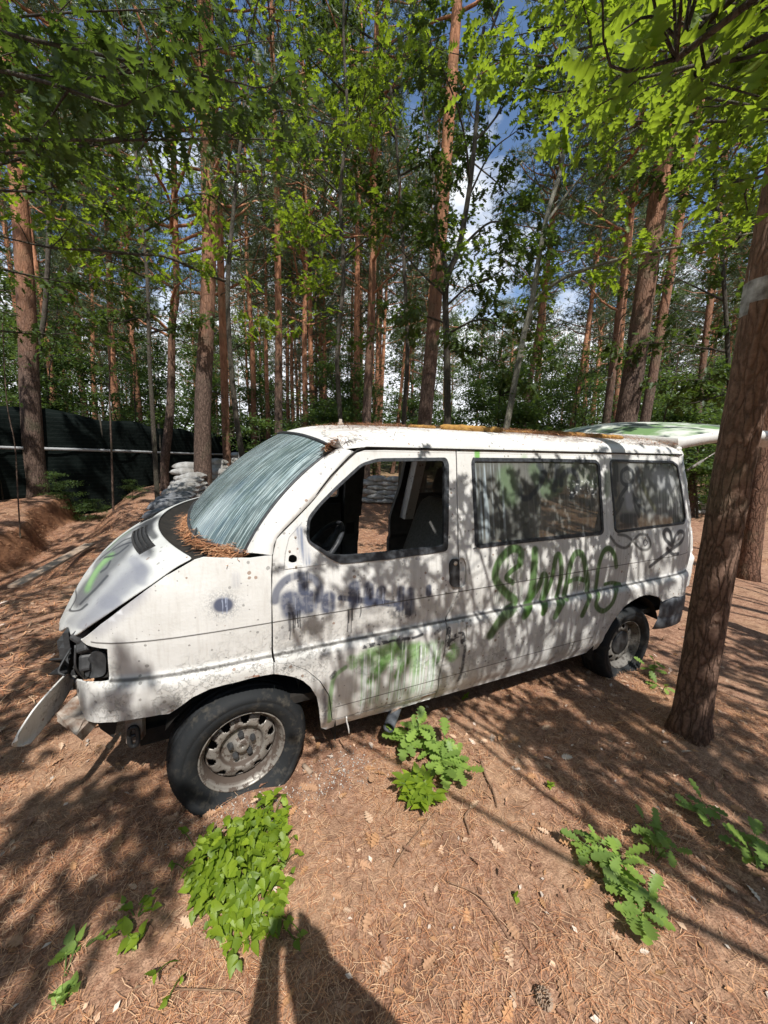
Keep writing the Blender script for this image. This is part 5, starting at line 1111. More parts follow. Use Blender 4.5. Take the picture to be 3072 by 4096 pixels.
# ---- nose: dark engine bay, headlight bucket, torn bumper
mb = MB()
nose_o = [(-0.53, 0.13), (-0.60, 0.22), (-0.68, 0.40), (-0.72, 0.65), (-0.73, 0.92), (-0.72, 1.19), (-0.68, 1.44), (-0.60, 1.62), (-0.53, 1.71)]
V = []; F = []
for j, z in enumerate((0.46, 0.62, 0.80, 0.92)):
    for (x, y) in nose_o: V.append((x+0.03*j*0.6+(0.02 if j % 2 else 0), y, z+SH*y))
n9 = len(nose_o)
for j in range(3):
    for k in range(n9-1): F.append((j*n9+k, j*n9+k+1, (j+1)*n9+k+1, (j+1)*n9+k))
mb.add(V, F); eng = mb.build('front_panel', M['void'], van, smooth=False)
mb = MB()
for (x, y, z, w, h, d) in ((-0.76, 0.62, 0.60, 0.05, 0.22, 0.5), (-0.70, 0.30, 0.84, 0.02, 0.10, 0.10), (-0.79, 0.9, 0.78, 0.03, 0.04, 0.9)):
    mb.box((x, y-d/2, z), (x+w, y+d/2, z+h))
mb.build('radiator', M['black'], eng, smooth=False)
# headlight bucket: a dark recess behind the wing's opening
hl_o = side(zz(4, [(725, 548), (716, 318), (650, 312), (590, 300), (540, 290), (520, 330), (500, 420), (490, 548), (600, 560)]))
hb = panel('headlight_bucket', hl_o, [], M['void'], van, off=0.045, thick=0.06)
lens = rounded(side(zz(4, [(690, 520), (695, 400), (650, 350), (600, 370), (560, 430), (545, 520), (600, 540)])), 0.015)
panel('lamp_shell', lens, [], M['black'], hb, off=0.022, thick=0.02)
mb = MB(); V = []; F = []   # torn sheet of grille plastic hanging beside the bucket
pts = side(zz(4, []))
def yat(px, X):
    r = ray(px); return CAM+r*((X-CAM[0])/r[0])
T0 = [yat(q, -0.70) for q in zz(4, [(505, 270), (512, 300), (500, 440), (450, 500), (400, 505), (355, 490), (385, 470), (380, 400), (365, 395), (420, 410), (425, 440), (470, 320)])]
c_ = np.mean(T0, 0); V = [c_]+[p+np.array([0.02*math.sin(i*2.1), 0, 0.0]) for i, p in enumerate(T0)]; F = [(0, 1+i, 1+(i+1) % len(T0)) for i in range(len(T0))]
mb.add(V, F); sh_ = mb.build('torn_grille_piece', M['black'], van, smooth=False); s_ = sh_.modifiers.new('t', 'SOLIDIFY'); s_.thickness = 0.008
# shredded lumps in the headlight hole
mb = MB(); rg = np.random.default_rng(4)
for c in ((-0.60, 0.17, 0.83), (-0.60, 0.19, 0.90), (-0.62, 0.22, 0.94)):
    a = rg.uniform(0, 3, 3); u = Matrix.Rotation(a[0], 3, 'X') @ Matrix.Rotation(a[1], 3, 'Z'); h = np.array((0.03, 0.03, 0.04))*rg.uniform(0.7, 1.2, 3)
    mb.box(np.array(c)-h, np.array(c)+h, rot=np.array(u))
lum = mb.build('broken_lamp_shell', M['black'], hb, smooth=False); b_ = lum.modifiers.new('b', 'BEVEL'); b_.width = 0.012; b_.segments = 2
mb = MB(); rgw = np.random.default_rng(8)
for q0, q1, X0 in (((470, 320), (430, 500), -.66), ((500, 300), (560, 520), -.60)):
    a_, b_ = yat(zz(4, [q0])[0], X0), yat(zz(4, [q1])[0], X0); mb.tube(smooth_line([a_, (a_+b_)/2+rgw.normal(size=3)*0.015, b_], 5), 0.004, 6)
mb.build('torn_wiring', M['black'], hb)
# loose white trim strip hanging off to the ground
strip_px = zz(4, [(490, 455), (505, 500), (480, 585), (430, 640), (370, 730), (280, 845), (195, 945), (150, 962), (118, 930), (130, 890), (180, 800), (260, 690), (330, 610), (420, 515)])
P0_ = np.array([yat(q, -0.70-0.10*(q[1]-2670)/310) for q in strip_px])
mid = [(P0_[1]+P0_[0])/2, (P0_[3]+P0_[13])/2, (P0_[4]+P0_[11])/2, (P0_[5]+P0_[10])/2, (P0_[6]+P0_[9])/2, (P0_[7]+P0_[8])/2]
lft = np.array([P0_[0], P0_[13], P0_[11], P0_[10], P0_[9], P0_[8]]); rgt = np.array([P0_[1], P0_[3], P0_[4], P0_[5], P0_[6], P0_[7]])
L_ = resample(lft, 16); R_ = resample(rgt, 16); rows = []
for t, d in ((0, 0), (0.18, 0.014), (0.5, 0.020), (0.85, 0.016), (1.0, 0.0), (1.0, -0.012)): rows.append(L_*(1-t)+R_*t+np.array([-d*0.6, -d*1.0, d*0.3]))
ts_ = loft('loose_trim_strip', rows, M['whiteplain'], van); s_ = ts_.modifiers.new('t', 'SOLIDIFY'); s_.thickness = 0.006
# bumper beam end
mb = MB(); A0 = np.array([-0.60, 0.19, 0.60]); B0 = np.array([-0.70, 0.42, 0.55])
bq = [yat(q, X) for q, X in zip(zz(4, [(375, 760), (400, 720), (490, 690), (520, 760), (555, 800), (545, 935), (510, 905), (380, 800)]), (-.74, -.72, -.70, -.66, -.62, -.62, -.63, -.72))]
def wedge(front, back):
    n = len(front); mb.add(list(front)+list(back), [tuple(range(n))[::-1], tuple(range(n, 2*n))]+[(i, (i+1) % n, n+(i+1) % n, n+i) for i in range(n)])
fr = [yat(q, X) for q, X in zip(zz(4, [(378, 750), (510, 785), (550, 800), (548, 935), (505, 900), (378, 805)]), (-.73, -.66, -.63, -.63, -.64, -.73))]
bk = [np.array(p)+np.array([0.05, 0.10, 0.02]) for p in fr]; wedge(fr, bk); mb.build('bumper_beam', M['rustbeam'], van, smooth=False)
# tow bracket under the nose
mb = MB(); tb = [on_y(q, 0.16) for q in zz(4, [(832, 800), (942, 790), (945, 925), (838, 955)])]; wedge(tb, [p+np.array([0.01, 0.03, 0]) for p in tb]); br = mb.build('tow_bracket', M['rustbeam'], van, smooth=False)
mb = MB(); lp = [on_y(q, 0.145) for q in zz(4, [(865, 850), (895, 843), (912, 865), (915, 940), (890, 968), (862, 955), (855, 880)])]; mb.tube(smooth_line(lp+[lp[0]], 4), 0.010, 8); 
lp2 = [on_y(q, 0.145) for q in zz(4, [(870, 905), (908, 895)])]; mb.tube(lp2, 0.008, 6); mb.build('tow_eye', M['black'], br)

# ---- underside, wheel wells, far side
mb = MB()
mb.box((-0.45, 0.20, 0.34), (0.0, 1.64, 0.42)); mb.box((0.42, 0.16, 0.30), (2.40, 1.68, 0.40)); mb.box((2.40, 0.30, 0.40), (3.30, 1.54, 0.46)); mb.box((0.55, 0.5, 0.22), (2.3, 0.62, 0.30)); mb.box((0.55, 1.2, 0.22), (2.3, 1.32, 0.30)); mb.box((-0.4, 0.35, 0.25), (0.3, 1.45, 0.36)); mb.box((-0.50, 0.24, 0.36), (-0.22, 1.60, 0.84)); mb.box((-0.40, 0.12, 0.62), (-0.34, 0.3, 0.80))
mb.build('underbody', M['void'], van, smooth=False)
for cx_, r_, z0 in ((0.03, 0.43, 0.27), (2.86, 0.40, 0.27)):
    for side_ in (0, 1):
        V = []; F = []
        for k in range(19):
            a0_, a1_ = (-0.15, PI*0.80) if cx_ < 1 else (0.35, PI+0.15); a = a0_+k*(a1_-a0_)/18
            for y in (0.012, 0.34): V.append((cx_+r_*math.cos(a), y if not side_ else 1.84-y, z0+r_*math.sin(a)+SH*(y if not side_ else 1.84-y)))
        for k in range(18): F.append((2*k, 2*k+1, 2*k+3, 2*k+2))
        F.append(tuple(2*k+1 for k in range(19)))
        V = np.array(V); 
        mbb = MB(); mbb.add(V, F); mbb.build('wheel_well', M['void'], van)
MIRR = lambda P: P
far_out = [(-0.50, 0.80), (-0.60, 0.62), (-0.45, 0.60), (-0.36, 0.62), (-0.13, 0.68), (0.05, 0.69), (0.25, 0.64), (0.36, 0.49), (0.40, 0.31), (2.46, 0.30), (2.56, 0.42), (2.69, 0.56), (2.92, 0.66), (3.19, 0.61), (3.25, 0.45), (3.60, 0.45), (3.66, 0.95), (3.62, 1.25), (3.48, 1.755), (0.65, 1.755), (0.54, 1.70), (0.35, 1.49), (0.18, 1.33), (0.155, 1.262), (-0.16, 1.27), (-0.44, 1.10), (-0.58, 0.96)]
pw = rounded([(0.34, 1.24), (0.345, 1.42), (0.60, 1.68), (1.02, 1.70), (1.02, 1.24)], 0.03)
dw = rounded([(1.23, 0.44), (1.25, 0.9), (1.27, 1.70), (1.70, 1.70), (1.66, 1.35), (1.61, 1.05), (2.05, 0.98), (2.05, 0.44)], 0.04)
dw = rounded([(1.23, 0.44), (1.245, 0.9), (1.27, 1.69), (1.72, 1.69), (1.69, 1.35), (1.60, 1.0), (1.60, 0.44)], 0.03)
mw = rounded([(1.80, 1.25), (1.80, 1.67), (2.38, 1.67), (2.38, 1.25)], 0.04); rwf = rounded([(2.58, 1.22), (2.56, 1.68), (3.34, 1.68), (3.42, 1.24)], 0.04)
fs = panel('far_side_body', far_out, [pw, dw, mw, rwf], M['inside'], van, far=True, grid=0.06, thick=0.05)
for hq_ in (mw, rwf):
    w = panel('far_window', hq_, [], M['sideglass'], van, far=True, off=0.02, thick=0.003)
# pillar box section beside the doorway, with latch recess
mb = MB()
def fbox(x0, x1, z0, z1, y0, y1, lean=0.0):
    V = []
    for z in (z0, z1):
        t = (z-z0)/(z1-z0); yo = -float(np.interp(z, ZP, YP))*1.0
        for y in (y0, y1):
            for x in (x0, x1): V.append((x+lean*t, y+yo, z+SH*y))
    mb.add(V, [(0, 2, 3, 1), (4, 5, 7, 6), (0, 1, 5, 4), (2, 6, 7, 3), (0, 4, 6, 2), (1, 3, 7, 5)])
for za in np.arange(0.45, 1.65, 0.15): fbox(1.06, 1.22+0.02*(za > 1), za, za+0.15, 1.72, 1.80, 0.004)
pl = mb.build('door_pillar', M['inside'], fs, smooth=False)
mb = MB(); fbox(1.09, 1.17, 0.88, 0.99, 1.712, 1.722); mb.build('latch_plate', M['void'], pl, smooth=False)
mb = MB(); fbox(1.70, 1.80, 1.0, 1.70, 1.66, 1.78, 0.08); mb.build('rear_pillar', M['whiteplain'], fs, smooth=False)
# floor, dashboard, partition shelves, seats, wheel
mb = MB(); mb.box((0.10, 0.06, 0.46), (3.50, 1.74, 0.50)); mb.build('cabin_floor', M['void'], van, smooth=False)
mb = MB(); V = []; F = []
dp = [(0.02, 1.22), (0.16, 1.235), (0.34, 1.19), (0.40, 1.12), (0.40, 0.98), (0.30, 0.80), (0.28, 0.52)]
for (x, z) in dp:
    for y in (0.08, 1.76): V.append((x, y, z+SH*y))
for k in range(len(dp)-1): F.append((2*k, 2*k+1, 2*k+3, 2*k+2))
mb.add(V, F); dash = mb.build('dashboard', M['black'], van)
mb = MB(); V = []; F = []     # passenger door's inner trim, under its window
mb.box((0.35, 1.70, 0.55), (1.03, 1.74, 1.24)); mb.build('door_trim', M['black'], fs, smooth=False)
def seat(y0, lab=None):
    st = bpy.data.objects.new('seat', None); C.objects.link(st); st.parent = van; st.location = (0.98, y0, 0.80)
    def pad(name, rows_, mat_):
        R = np.array(rows_); return loft(name, R, mat_, st)
    def cushion(name, c0, c1, w, th, mat_, bul=0.03):
        """padded slab from c0 to c1 (centre line), width w, thickness th"""
        c0 = np.array(c0); c1 = np.array(c1); d = (c1-c0)/np.linalg.norm(c1-c0); n_ = np.array([-d[2], 0, d[0]]); mbb = MB(); V = []; F = []; nu, na = 14, 20
        for i_ in range(nu):
            t = i_/(nu-1); e_ = max(0.0, 1-abs(2*t-1)**6)**0.5 if 0 < t < 1 else 0.25; c = c0+(c1-c0)*t
            for k_ in range(na):
                a = 2*PI*k_/na; cy = np.sign(math.cos(a))*abs(math.cos(a))**0.55; cn = np.sign(math.sin(a))*abs(math.sin(a))**0.6
                V.append(c+np.array([0, 1, 0])*cy*w/2*(0.80+0.2*e_)+n_*cn*th/2*max(e_, 0.35)*(1+0.25*abs(cy)**3))
        for i_ in range(nu-1):
            for k_ in range(na): F.append((i_*na+k_, i_*na+(k_+1) % na, (i_+1)*na+(k_+1) % na, (i_+1)*na+k_))
        F += [tuple(range(na))[::-1], tuple((nu-1)*na+k_ for k_ in range(na))]; mbb.add(V, F); return mbb.build(name, mat_, st)
    cushion('seat_cushion', (-0.14, 0, 0.10), (0.36, 0, 0.03), 0.52, 0.16, M['seatcloth'])
    cushion('backrest', (0.22, 0, 0.08), (0.42, 0, 0.62), 0.50, 0.15, M['seatcloth'])
    cushion('headrest', (0.41, 0, 0.64), (0.47, 0, 0.84), 0.27, 0.12, M['black'])
    mbb = MB(); mbb.box((-0.10, -0.2, -0.3), (0.30, 0.2, 0.02)); mbb.build('seat_base', M['void'], st, smooth=False)
    return st
seat(0.48)
sw = bpy.data.objects.new('steering_wheel', None); C.objects.link(sw); sw.parent = van; sw.location = (0.50, 0.47, 1.16); sw.rotation_euler = (0, math.radians(-48), 0)
a = np.linspace(0, 2*PI, 41); mb = MB(); mb.tube(np.stack([0.19*np.cos(a), 0.19*np.sin(a), 0*a], 1), 0.015, 10, cap=False); mb.build('wheel_rim', M['rubber'], sw)
mb = MB(); mb.tube([(-0.18, 0, -0.01), (-0.05, 0, -0.03), (0.05, 0, -0.03), (0.18, 0, -0.01)], [0.016, 0.03, 0.03, 0.016], 8); mb.tube([(0, 0.18, -0.01), (0, 0.05, -0.03), (0, -0.05, -0.03), (0, -0.18, -0.01)], [0.016, 0.03, 0.03, 0.016], 8); mb.tube([(0, 0, -0.02), (0, 0, -0.30)], [0.05, 0.04], 10); mb.build('spoke', M['black'], sw)
# rear opening frame, far rear
mb = MB()
mb.tube(shz([(3.46, 0.16, 1.76), (3.60, 0.10, 1.25), (3.66, 0.09, 0.90), (3.64, 0.12, 0.50)]), 0.03, 8); mb.tube(shz([(3.46, 1.68, 1.76), (3.60, 1.74, 1.25), (3.66, 1.75, 0.90), (3.64, 1.72, 0.50)]), 0.03, 8); mb.tube(shz([(3.47, 0.16, 1.80), (3.49, 0.5, 1.86), (3.49, 1.34, 1.86), (3.47, 1.68, 1.80)]), 0.025, 8); mb.box((3.56, 0.1, 0.44), (3.66, 1.74, 0.62))
mb.build('tailgate_frame', M['whiteplain'], van)
# rear bumper: wraps round the corner
bo_ = side(zz(7, [(1062, 492), (1180, 441), (1290, 400)])); bu_ = side(zz(7, [(970, 770), (1130, 705), (1250, 625)]))
rb = []
xs2 = [3.23, 3.30, 3.40, 3.50, 3.58, 3.66, 3.72, 3.74, 3.74]; ysb = [0.02, -0.01, -0.012, -0.005, 0.015, 0.06, 0.14, 0.3, 0.92]
for z_, off in ((0.60, 0.03), (0.595, 0.0), (0.56, -0.012), (0.45, -0.012), (0.435, -0.002), (0.42, -0.008), (0.335, 0.0), (0.315, 0.03)):
    rb.append([(x-(0.03 if i_ > 5 else 0)*(off > 0.01)-(0.04 if z_ < 0.4 and i_ == 0 else 0), y+off, z_-0.012*(x-3.2)*0) for i_, (x, y) in enumerate(zip(xs2, ysb))]+[(x, 1.84-y-off, z_) for x, y in list(zip(xs2, ysb))[-2::-1]])
loft('rear_bumper', shz(rb)+np.array([0, 0, -0.005]), M['darkplastic'], van)

# ---- wheels
def lathe(prof, n=96, mod=None):
    P = np.array(prof); a = np.arange(n)*2*PI/n; m = len(P)
    V = np.stack([P[:, None, 0]*np.cos(a)[None], np.broadcast_to(P[:, None, 1], (m, n)), P[:, None, 0]*np.sin(a)[None]], -1)
    i = np.arange(m-1)[:, None]; k = np.arange(n)[None]; k2 = (k+1) % n; F = np.stack([i*n+k, i*n+k2, (i+1)*n+k2, (i+1)*n+k], -1).reshape(-1, 4)
    return V.reshape(-1, 3), F
mt, ntt = mat('steel_rim'); g = G(ntt); v = g.obj(); n1 = g.noise(v, 30, 6, 0.7); n2 = g.noise(v, 7, 4)
rr_ = g.n('ShaderNodeVectorMath', operation='LENGTH', ins={0: v}).outputs['Value']
ry_ = g.n('ShaderNodeSeparateXYZ', ins={0: v}); rad_ = g.m('SQRT', g.m('ADD', g.m('POWER', ry_.outputs['X'], 2.0), g.m('POWER', ry_.outputs['Z'], 2.0)))
grime = g.m('MAXIMUM', g.ramp(g.m('ABSOLUTE', g.m('SUBTRACT', rad_, 0.176)), 0.0, 0.012, (1, 1, 1), (0, 0, 0)), g.ramp(g.m('ABSOLUTE', g.m('SUBTRACT', rad_, 0.100)), 0.0, 0.008, (1, 1, 1), (0, 0, 0)))
dirt = g.m('ADD', g.m('ADD', g.m('MULTIPLY', g.ramp(n2, 0.38, 0.62), 0.5), g.ramp(n1, 0.50, 0.60)), g.m('MULTIPLY', grime, 0.8), clamp=True)
M['rim'] = mt;  g.out(g.bsdf(g.mix(dirt, (0.34, 0.32, 0.29), (0.075, 0.055, 0.043)), g.m('MULTIPLY_ADD', dirt, 0.35, 0.42), g.m('SUBTRACT', 0.55, g.m('MULTIPLY', dirt, 0.5)), bump=n1, bd=0.003, spec=0.5))
mt, ntt = mat('grimy_rim'); g = G(ntt); v = g.obj(); n1 = g.noise(v, 30, 6, 0.7); M['rim2'] = mt; g.out(g.bsdf(g.mix(g.ramp(n1, 0.5, 0.62), (0.16, 0.15, 0.135), (0.05, 0.042, 0.036)), 0.7, 0.1, bump=n1, bd=0.003))
mt, ntt = mat('tyre_rubber'); g = G(ntt); v = g.obj(); n1 = g.noise(v, 25, 6, 0.65); n2 = g.noise(v, 5, 4)
M['tyre'] = mt; g.out(g.bsdf(g.mix(g.m('MULTIPLY', g.ramp(n1, 0.5, 0.7), g.ramp(n2, 0.4, 0.65)), (0.013, 0.015, 0.017), (0.10, 0.088, 0.07)), 0.78, bump=n1, bd=0.002, spec=0.35))
def wheel(x, z, y, floor_z, steer, cap, far=False):
    w = bpy.data.objects.new('wheel', None); C.objects.link(w); w.parent = van; w.location = (x, y, z); w.rotation_euler = (0, 0, steer+(PI if far else 0))
    n = 180; RM = M['rim2'] if cap else M['rim']
    tp = [(0.198, 0.020), (0.206, 0.000), (0.218, -0.010), (0.240, -0.020), (0.262, -0.0245), (0.266, -0.0215), (0.27, -0.0245), (0.288, -0.021), (0.300, -0.010), (0.310, 0.002), (0.317, 0.014), (0.321, 0.030), (0.322, 0.034), (0.315, 0.036), (0.315, 0.042), (0.323, 0.044), (0.325, 0.070), (0.318, 0.072), (0.318, 0.078), (0.325, 0.080), (0.325, 0.105), (0.318, 0.107), (0.318, 0.113), (0.325, 0.115), (0.321, 0.150), (0.305, 0.175), (0.27, 0.188), (0.22, 0.18), (0.198, 0.165)]
    V, F = lathe(tp, n); V = V.reshape(len(tp), n, 3)
    # sipes on the shoulder
    for i_ in (9, 10, 11, 12, 15, 24):
        V[i_, ::2, 0] *= 0.982; V[i_, ::2, 2] *= 0.982
    V = V.reshape(-1, 3)
    # deflated: the bottom spreads on the ground
    lim = floor_z-z; dz = np.clip(lim-V[:, 2], 0, None); V[:, 2] = np.maximum(V[:, 2], lim+0.006*np.sin(V[:, 0]*30))
    bul = ss(lim+0.13, lim, V[:, 2])*ss(0.20, 0.27, np.hypot(V[:, 0], V[:, 2]+0*dz))
    V[:, 1] += np.where(V[:, 1] < 0.08, -1, 1)*(0.035*bul)
    mk('tyre', V, F, M['tyre'], w)
    # rim barrel and lip
    V, F = lathe([(0.198, 0.022), (0.204, 0.008), (0.201, 0.001), (0.196, 0.003), (0.192, 0.012), (0.190, 0.020), (0.184, 0.024), (0.182, 0.034), (0.172, 0.046), (0.170, 0.12), (0.175, 0.17)], 96)
    mk('rim', V, F, RM, w)
    # disc with ten windows
    pr = [(0.172, 0.082), (0.168, 0.070), (0.163, 0.058), (0.156, 0.049), (0.146, 0.043), (0.134, 0.039), (0.125, 0.037), (0.114, 0.038), (0.104, 0.044), (0.100, 0.054), (0.096, 0.064), (0.086, 0.068), (0.070, 0.067), (0.050, 0.064), (0.041, 0.058), (0.033, 0.044), (0.029, 0.038), (0.0, 0.040)]
    nn_ = 120; V, F = lathe(pr, nn_); F4 = F.reshape(len(pr)-1, nn_, 4); keep = np.ones((len(pr)-1, nn_), bool)
    for h in range(10):
        c = h*12+3
        for r_ in (2, 3, 4, 5): keep[r_, [(c+k) % nn_ for k in ((-2, -1, 0, 1, 2) if r_ < 5 else (-1, 0, 1))]] = False
    F = F4[keep]
    # dish the metal round each window
    d = mk('rim_disc', V, F, RM, w); s_ = d.modifiers.new('t', 'SOLIDIFY'); s_.thickness = 0.004; s_.offset = -1
    V, F = lathe([(0.17, 0.10), (0.0, 0.10)], 32); mk('brake_drum', V, F, M['void'], w)
    if not cap:
        for k in range(5):
            a = 0.35+k*2*PI/5; c = np.array([0.056*math.cos(a), 0.058, 0.056*math.sin(a)]); mbb = MB()
            mbb.tube([c+(0, 0.012, 0), c+(0, -0.006, 0), c+(0, -0.018, 0), c+(0, -0.020, 0)], [0.0155, 0.0145, 0.0125, 0.006], 6); mbb.build('wheel_bolt', M['rustbeam'] if False else M['black'], w, smooth=False)
    else:
        V, F = lathe([(0.098, 0.044), (0.096, 0.036), (0.088, 0.031), (0.06, 0.029), (0.0, 0.028)], 40); mk('hub_cap', V, F, M['black'], w)
    return w
wheel(0.0, 0.291, 0.028, 0.035, math.radians(7), False)
wheel(2.90, 0.235, 0.045, -0.055, math.radians(1), True)
wheel(0.0, 0.33, 1.80, 0.06, math.radians(7), False, far=True)
wheel(2.90, 0.28, 1.79, 0.0, 0, True, far=True)
mb = MB(); mb.tube(shz([(2.9, 0.15, 0.24), (2.9, 1.7, 0.20)]), 0.05, 10); mb.tube(shz([(0, 0.15, 0.28), (0, 1.7, 0.28)]), 0.04, 10); mb.build('axle', M['void'], van)

# ---- raised tailgate
tgn = []
mt_t = white_paint('sprayed_tailgate_paint'); 
m, ntt = mat('tailgate_paint'); g = G(ntt); v = g.obj(); nA = g.noise(v, 2.3, 4, 0.6); nB = g.noise(v, 3.1, 3, 0.5, 1.0)
col = g.mix(g.ramp(nA, 0.48, 0.60), (0.62, 0.64, 0.58), (0.16, 0.27, 0.11)); col = g.mix(g.ramp(nB, 0.50, 0.58), col, (0.06, 0.08, 0.07)); M['tgp'] = m; g.out(g.bsdf(col, 0.5, bump=g.noise(v, 60, 3), bd=0.002))
nx_, ny_ = 22, 22; V = []
H0 = np.array([3.46, 0.18, 1.90]); H1 = np.array([3.72, 1.66, 2.00]); R0 = np.array([5.05, 0.10, 1.99]); R1 = np.array([5.10, 1.74, 2.13])
def tgp(u, v, off):
    P = (H0*(1-u)+R0*u)*(1-v)+(H1*(1-u)+R1*u)*v
    crown = 0.055*(1-abs(2*v-1)**2.5)*min(1, 6*u+0.3)+0.05*math.sin(PI*u)
    edge_ = 0.0
    cz_ = -0.055*max(0, abs(2*u-1)-0.86)/0.14-0.0
    return P+np.array([0, 0, crown+off*1.0+(cz_ if u > 0.5 else 0)])
top = [[tgp(u, v, 0.0) for v in np.linspace(0, 1, ny_)] for u in np.linspace(0, 1, nx_)]
# rolled edges: outer skin turns down into a flange
rows = []
def sq(t, r=0.1): return t
for u in np.r_[0, 0, np.linspace(0, 1, nx_), 1, 1]: pass
Vt = np.array(top); n_ = ny_
tg = bpy.data.objects.new('tailgate', None); C.objects.link(tg); tg.parent = van
o = loft('tailgate_skin', Vt, M['tgp'], tg)
per = [Vt[i, 0] for i in range(nx_)]+[Vt[-1, j] for j in range(1, ny_)]+[Vt[i, -1] for i in range(nx_-2, -1, -1)]+[Vt[0, j] for j in range(ny_-2, 0, -1)]
per = np.array(per); cen = per.mean(0); rows = []
for dn, inn in ((0.0, 0.0), (0.012, -0.016), (0.045, -0.024), (0.085, -0.006), (0.10, 0.03), (0.09, 0.16)):
    P = per+(cen-per)/np.linalg.norm(cen-per, axis=1)[:, None]*inn; P[:, 2] -= dn; rows.append(np.vstack([P, P[:1]]))
loft('tailgate_flange', rows, M['whiteplain'], tg)
inner = rows[-1][:-1]; mb = MB(); mb.add(np.vstack([inner, inner.mean(0)[None]]), [(i_, (i_+1) % len(inner), len(inner)) for i_ in range(len(inner))]); mb.build('rear_glass', M['black'], tg)
for P, Q, nm in ((on_y(zz(3, [(1410, 465)])[0], 0.13), on_y(zz(3, [(1590, 352)])[0], 0.17), 'gas_strut'),):
    mb = MB(); mid_ = P*0.45+Q*0.55; mb.tube([P, mid_], 0.011, 8); mb.tube([mid_, Q, Q+(Q-P)*0.5], 0.006, 8); mb.build(nm, M['rim'], tg)

# ---- a dangling wire under the front door
mb = MB(); wp = [on_y(q, -0.03) for q in zz(5, [(1630, 760), (1632, 800), (1645, 850), (1652, 900)])]; mb.tube(smooth_line(wp, 4), 0.004, 6); mb.build('loose_wire', M['whiteplain'], van)
# ================================================================== NETTING FENCE
fa = [at(f_(-150, 1050), 6.6), at(f_(0, 1045), 8.6), at(f_(240, 1030), 10.6), at(f_(470, 1000), 16.0), at(f_(600, 985), 22)]
ftop = [at(f_(-150, 850), 6.6), at(f_(0, 868), 8.6), at(f_(240, 903), 10.6), at(f_(470, 937), 16.0), at(f_(600, 950), 22)]
ftape = [at(f_(-150, 960), 6.6), at(f_(0, 966), 8.6), at(f_(240, 973), 10.6), at(f_(470, 981), 16.0), at(f_(600, 980), 22)]
m, ntt = mat('dark_shade_netting'); g = G(ntt); v = g.obj(); wv = g.n('ShaderNodeTexWave', wave_type='BANDS', bands_direction='Z', ins={'Vector': v, 'Scale': 3.2, 'Distortion': 1.0, 'Detail': 2.0})
M['net'] = m; g.out(g.bsdf(g.mix(g.m('MULTIPLY', g.ramp(wv.outputs['Fac'], 0.9, 1.0), 0.6), g.mix(g.noise(v, 3, 4), (0.006, 0.009, 0.0085), (0.009, 0.013, 0.012)), (0.02, 0.024, 0.023)), 0.95, bump=g.noise(v, 8, 4), bd=0.05, spec=0.03))
fe = empty('netting_fence', (fa[2][0], fa[2][1], float(gz(fa[2][0], fa[2][1]))), 'dark green-black shade netting fence with a white tape along it, at the left', 'fence'); fo = np.array(fe.location)
bot = resample(fa, 70) if False else None
def rs(P, n):
    P = smooth_line(P, 8); d = np.r_[0, np.cumsum(np.linalg.norm(np.diff(P, axis=0), axis=1))]; t = np.linspace(0, d[-1], n); return np.stack([np.interp(t, d, P[:, k]) for k in range(3)], 1)
B_ = rs(fa, 90); T_ = rs(ftop, 90); T_[:, 0:2] = B_[:, 0:2]; Tz = rs(ftape, 90); B_[:, 2] = np.minimum(B_[:, 2], gz(B_[:, 0], B_[:, 1]))-0.15
rows = [B_*(1-t)+T_*t+np.stack([0.04*np.sin(np.arange(90)*0.8+t*3), 0.04*np.cos(np.arange(90)*0.6+t*5), -0.05*t*(1+np.cos(np.arange(90)*2*PI/12))], 1) for t in np.linspace(0, 1, 10)]
R = np.array(rows)-fo; i = np.arange(9)[:, None]; k = np.arange(89)[None]; F = np.stack([i*90+k, i*90+k+1, (i+1)*90+k+1, (i+1)*90+k], -1).reshape(-1, 4)
o = mk('netting', R.reshape(-1, 3), F, M['net'], fe); s_ = o.modifiers.new('t', 'SOLIDIFY'); s_.thickness = 0.006
tpz = Tz.copy(); tpz[:, :2] = B_[:, :2]; nrm = np.array([0.3, -0.95, 0]); tpz = tpz+nrm*0.07
mt, ntt = mat('white_tape'); g = G(ntt); g.out(g.bsdf((0.36, 0.37, 0.38), 0.7)); M['tape'] = mt
up = np.array([0, 0, 0.035]); V = np.vstack([tpz-up, tpz+up])-fo; F = np.array([(i, i+1, 90+i+1, 90+i) for i in range(89)]); o = mk('tape', V, F, M['tape'], fe); s_ = o.modifiers.new('t', 'SOLIDIFY'); s_.thickness = 0.004
for k in range(0, 90, 12):
    mb = MB(); mb.tube([B_[k]-fo+nrm*-0.05, T_[k]-fo+nrm*-0.05+(0, 0, 0.05)], 0.03, 8); mb.build('fence_post', M['darkbark'], fe)
# thin bare saplings before the netting
for lab, pts, d, r in (('thin bare sapling standing before the netting, second trunk from the left', [(243, 1045), (240, 950), (237, 850), (238, 700)], 8.4, 0.022), ('very thin leaning stem before the netting at the far left', [(38, 1060), (32, 960), (15, 870), (5, 700)], 6.5, 0.012)):
    t = vline(pts, d); o0 = np.array([t[0][0], t[0][1], float(gz(t[0][0], t[0][1]))]); e = empty('bare_sapling', o0, lab, 'sapling'); V, F = trunk_mesh(np.array(t)-o0, r, r*0.5, 8, 0.03, 5); mk('trunk', V, F, M['pine'], e)
    Wd = MBA(); L = MBA(); rng = np.random.default_rng(3)
    for k in range(5): bough(Wd, L, t[-1]-o0-np.array([0, 0, 0.3*k]), rand_dir(rng, 1)[0]*[1, 1, .4]+[0, 0, .3], 0.6, 0.006, rng, MIDL, 0.09, 3, 1)
    Wd.build('branches', M['pine'], e); L.build('foliage', M['leafmid'], e)
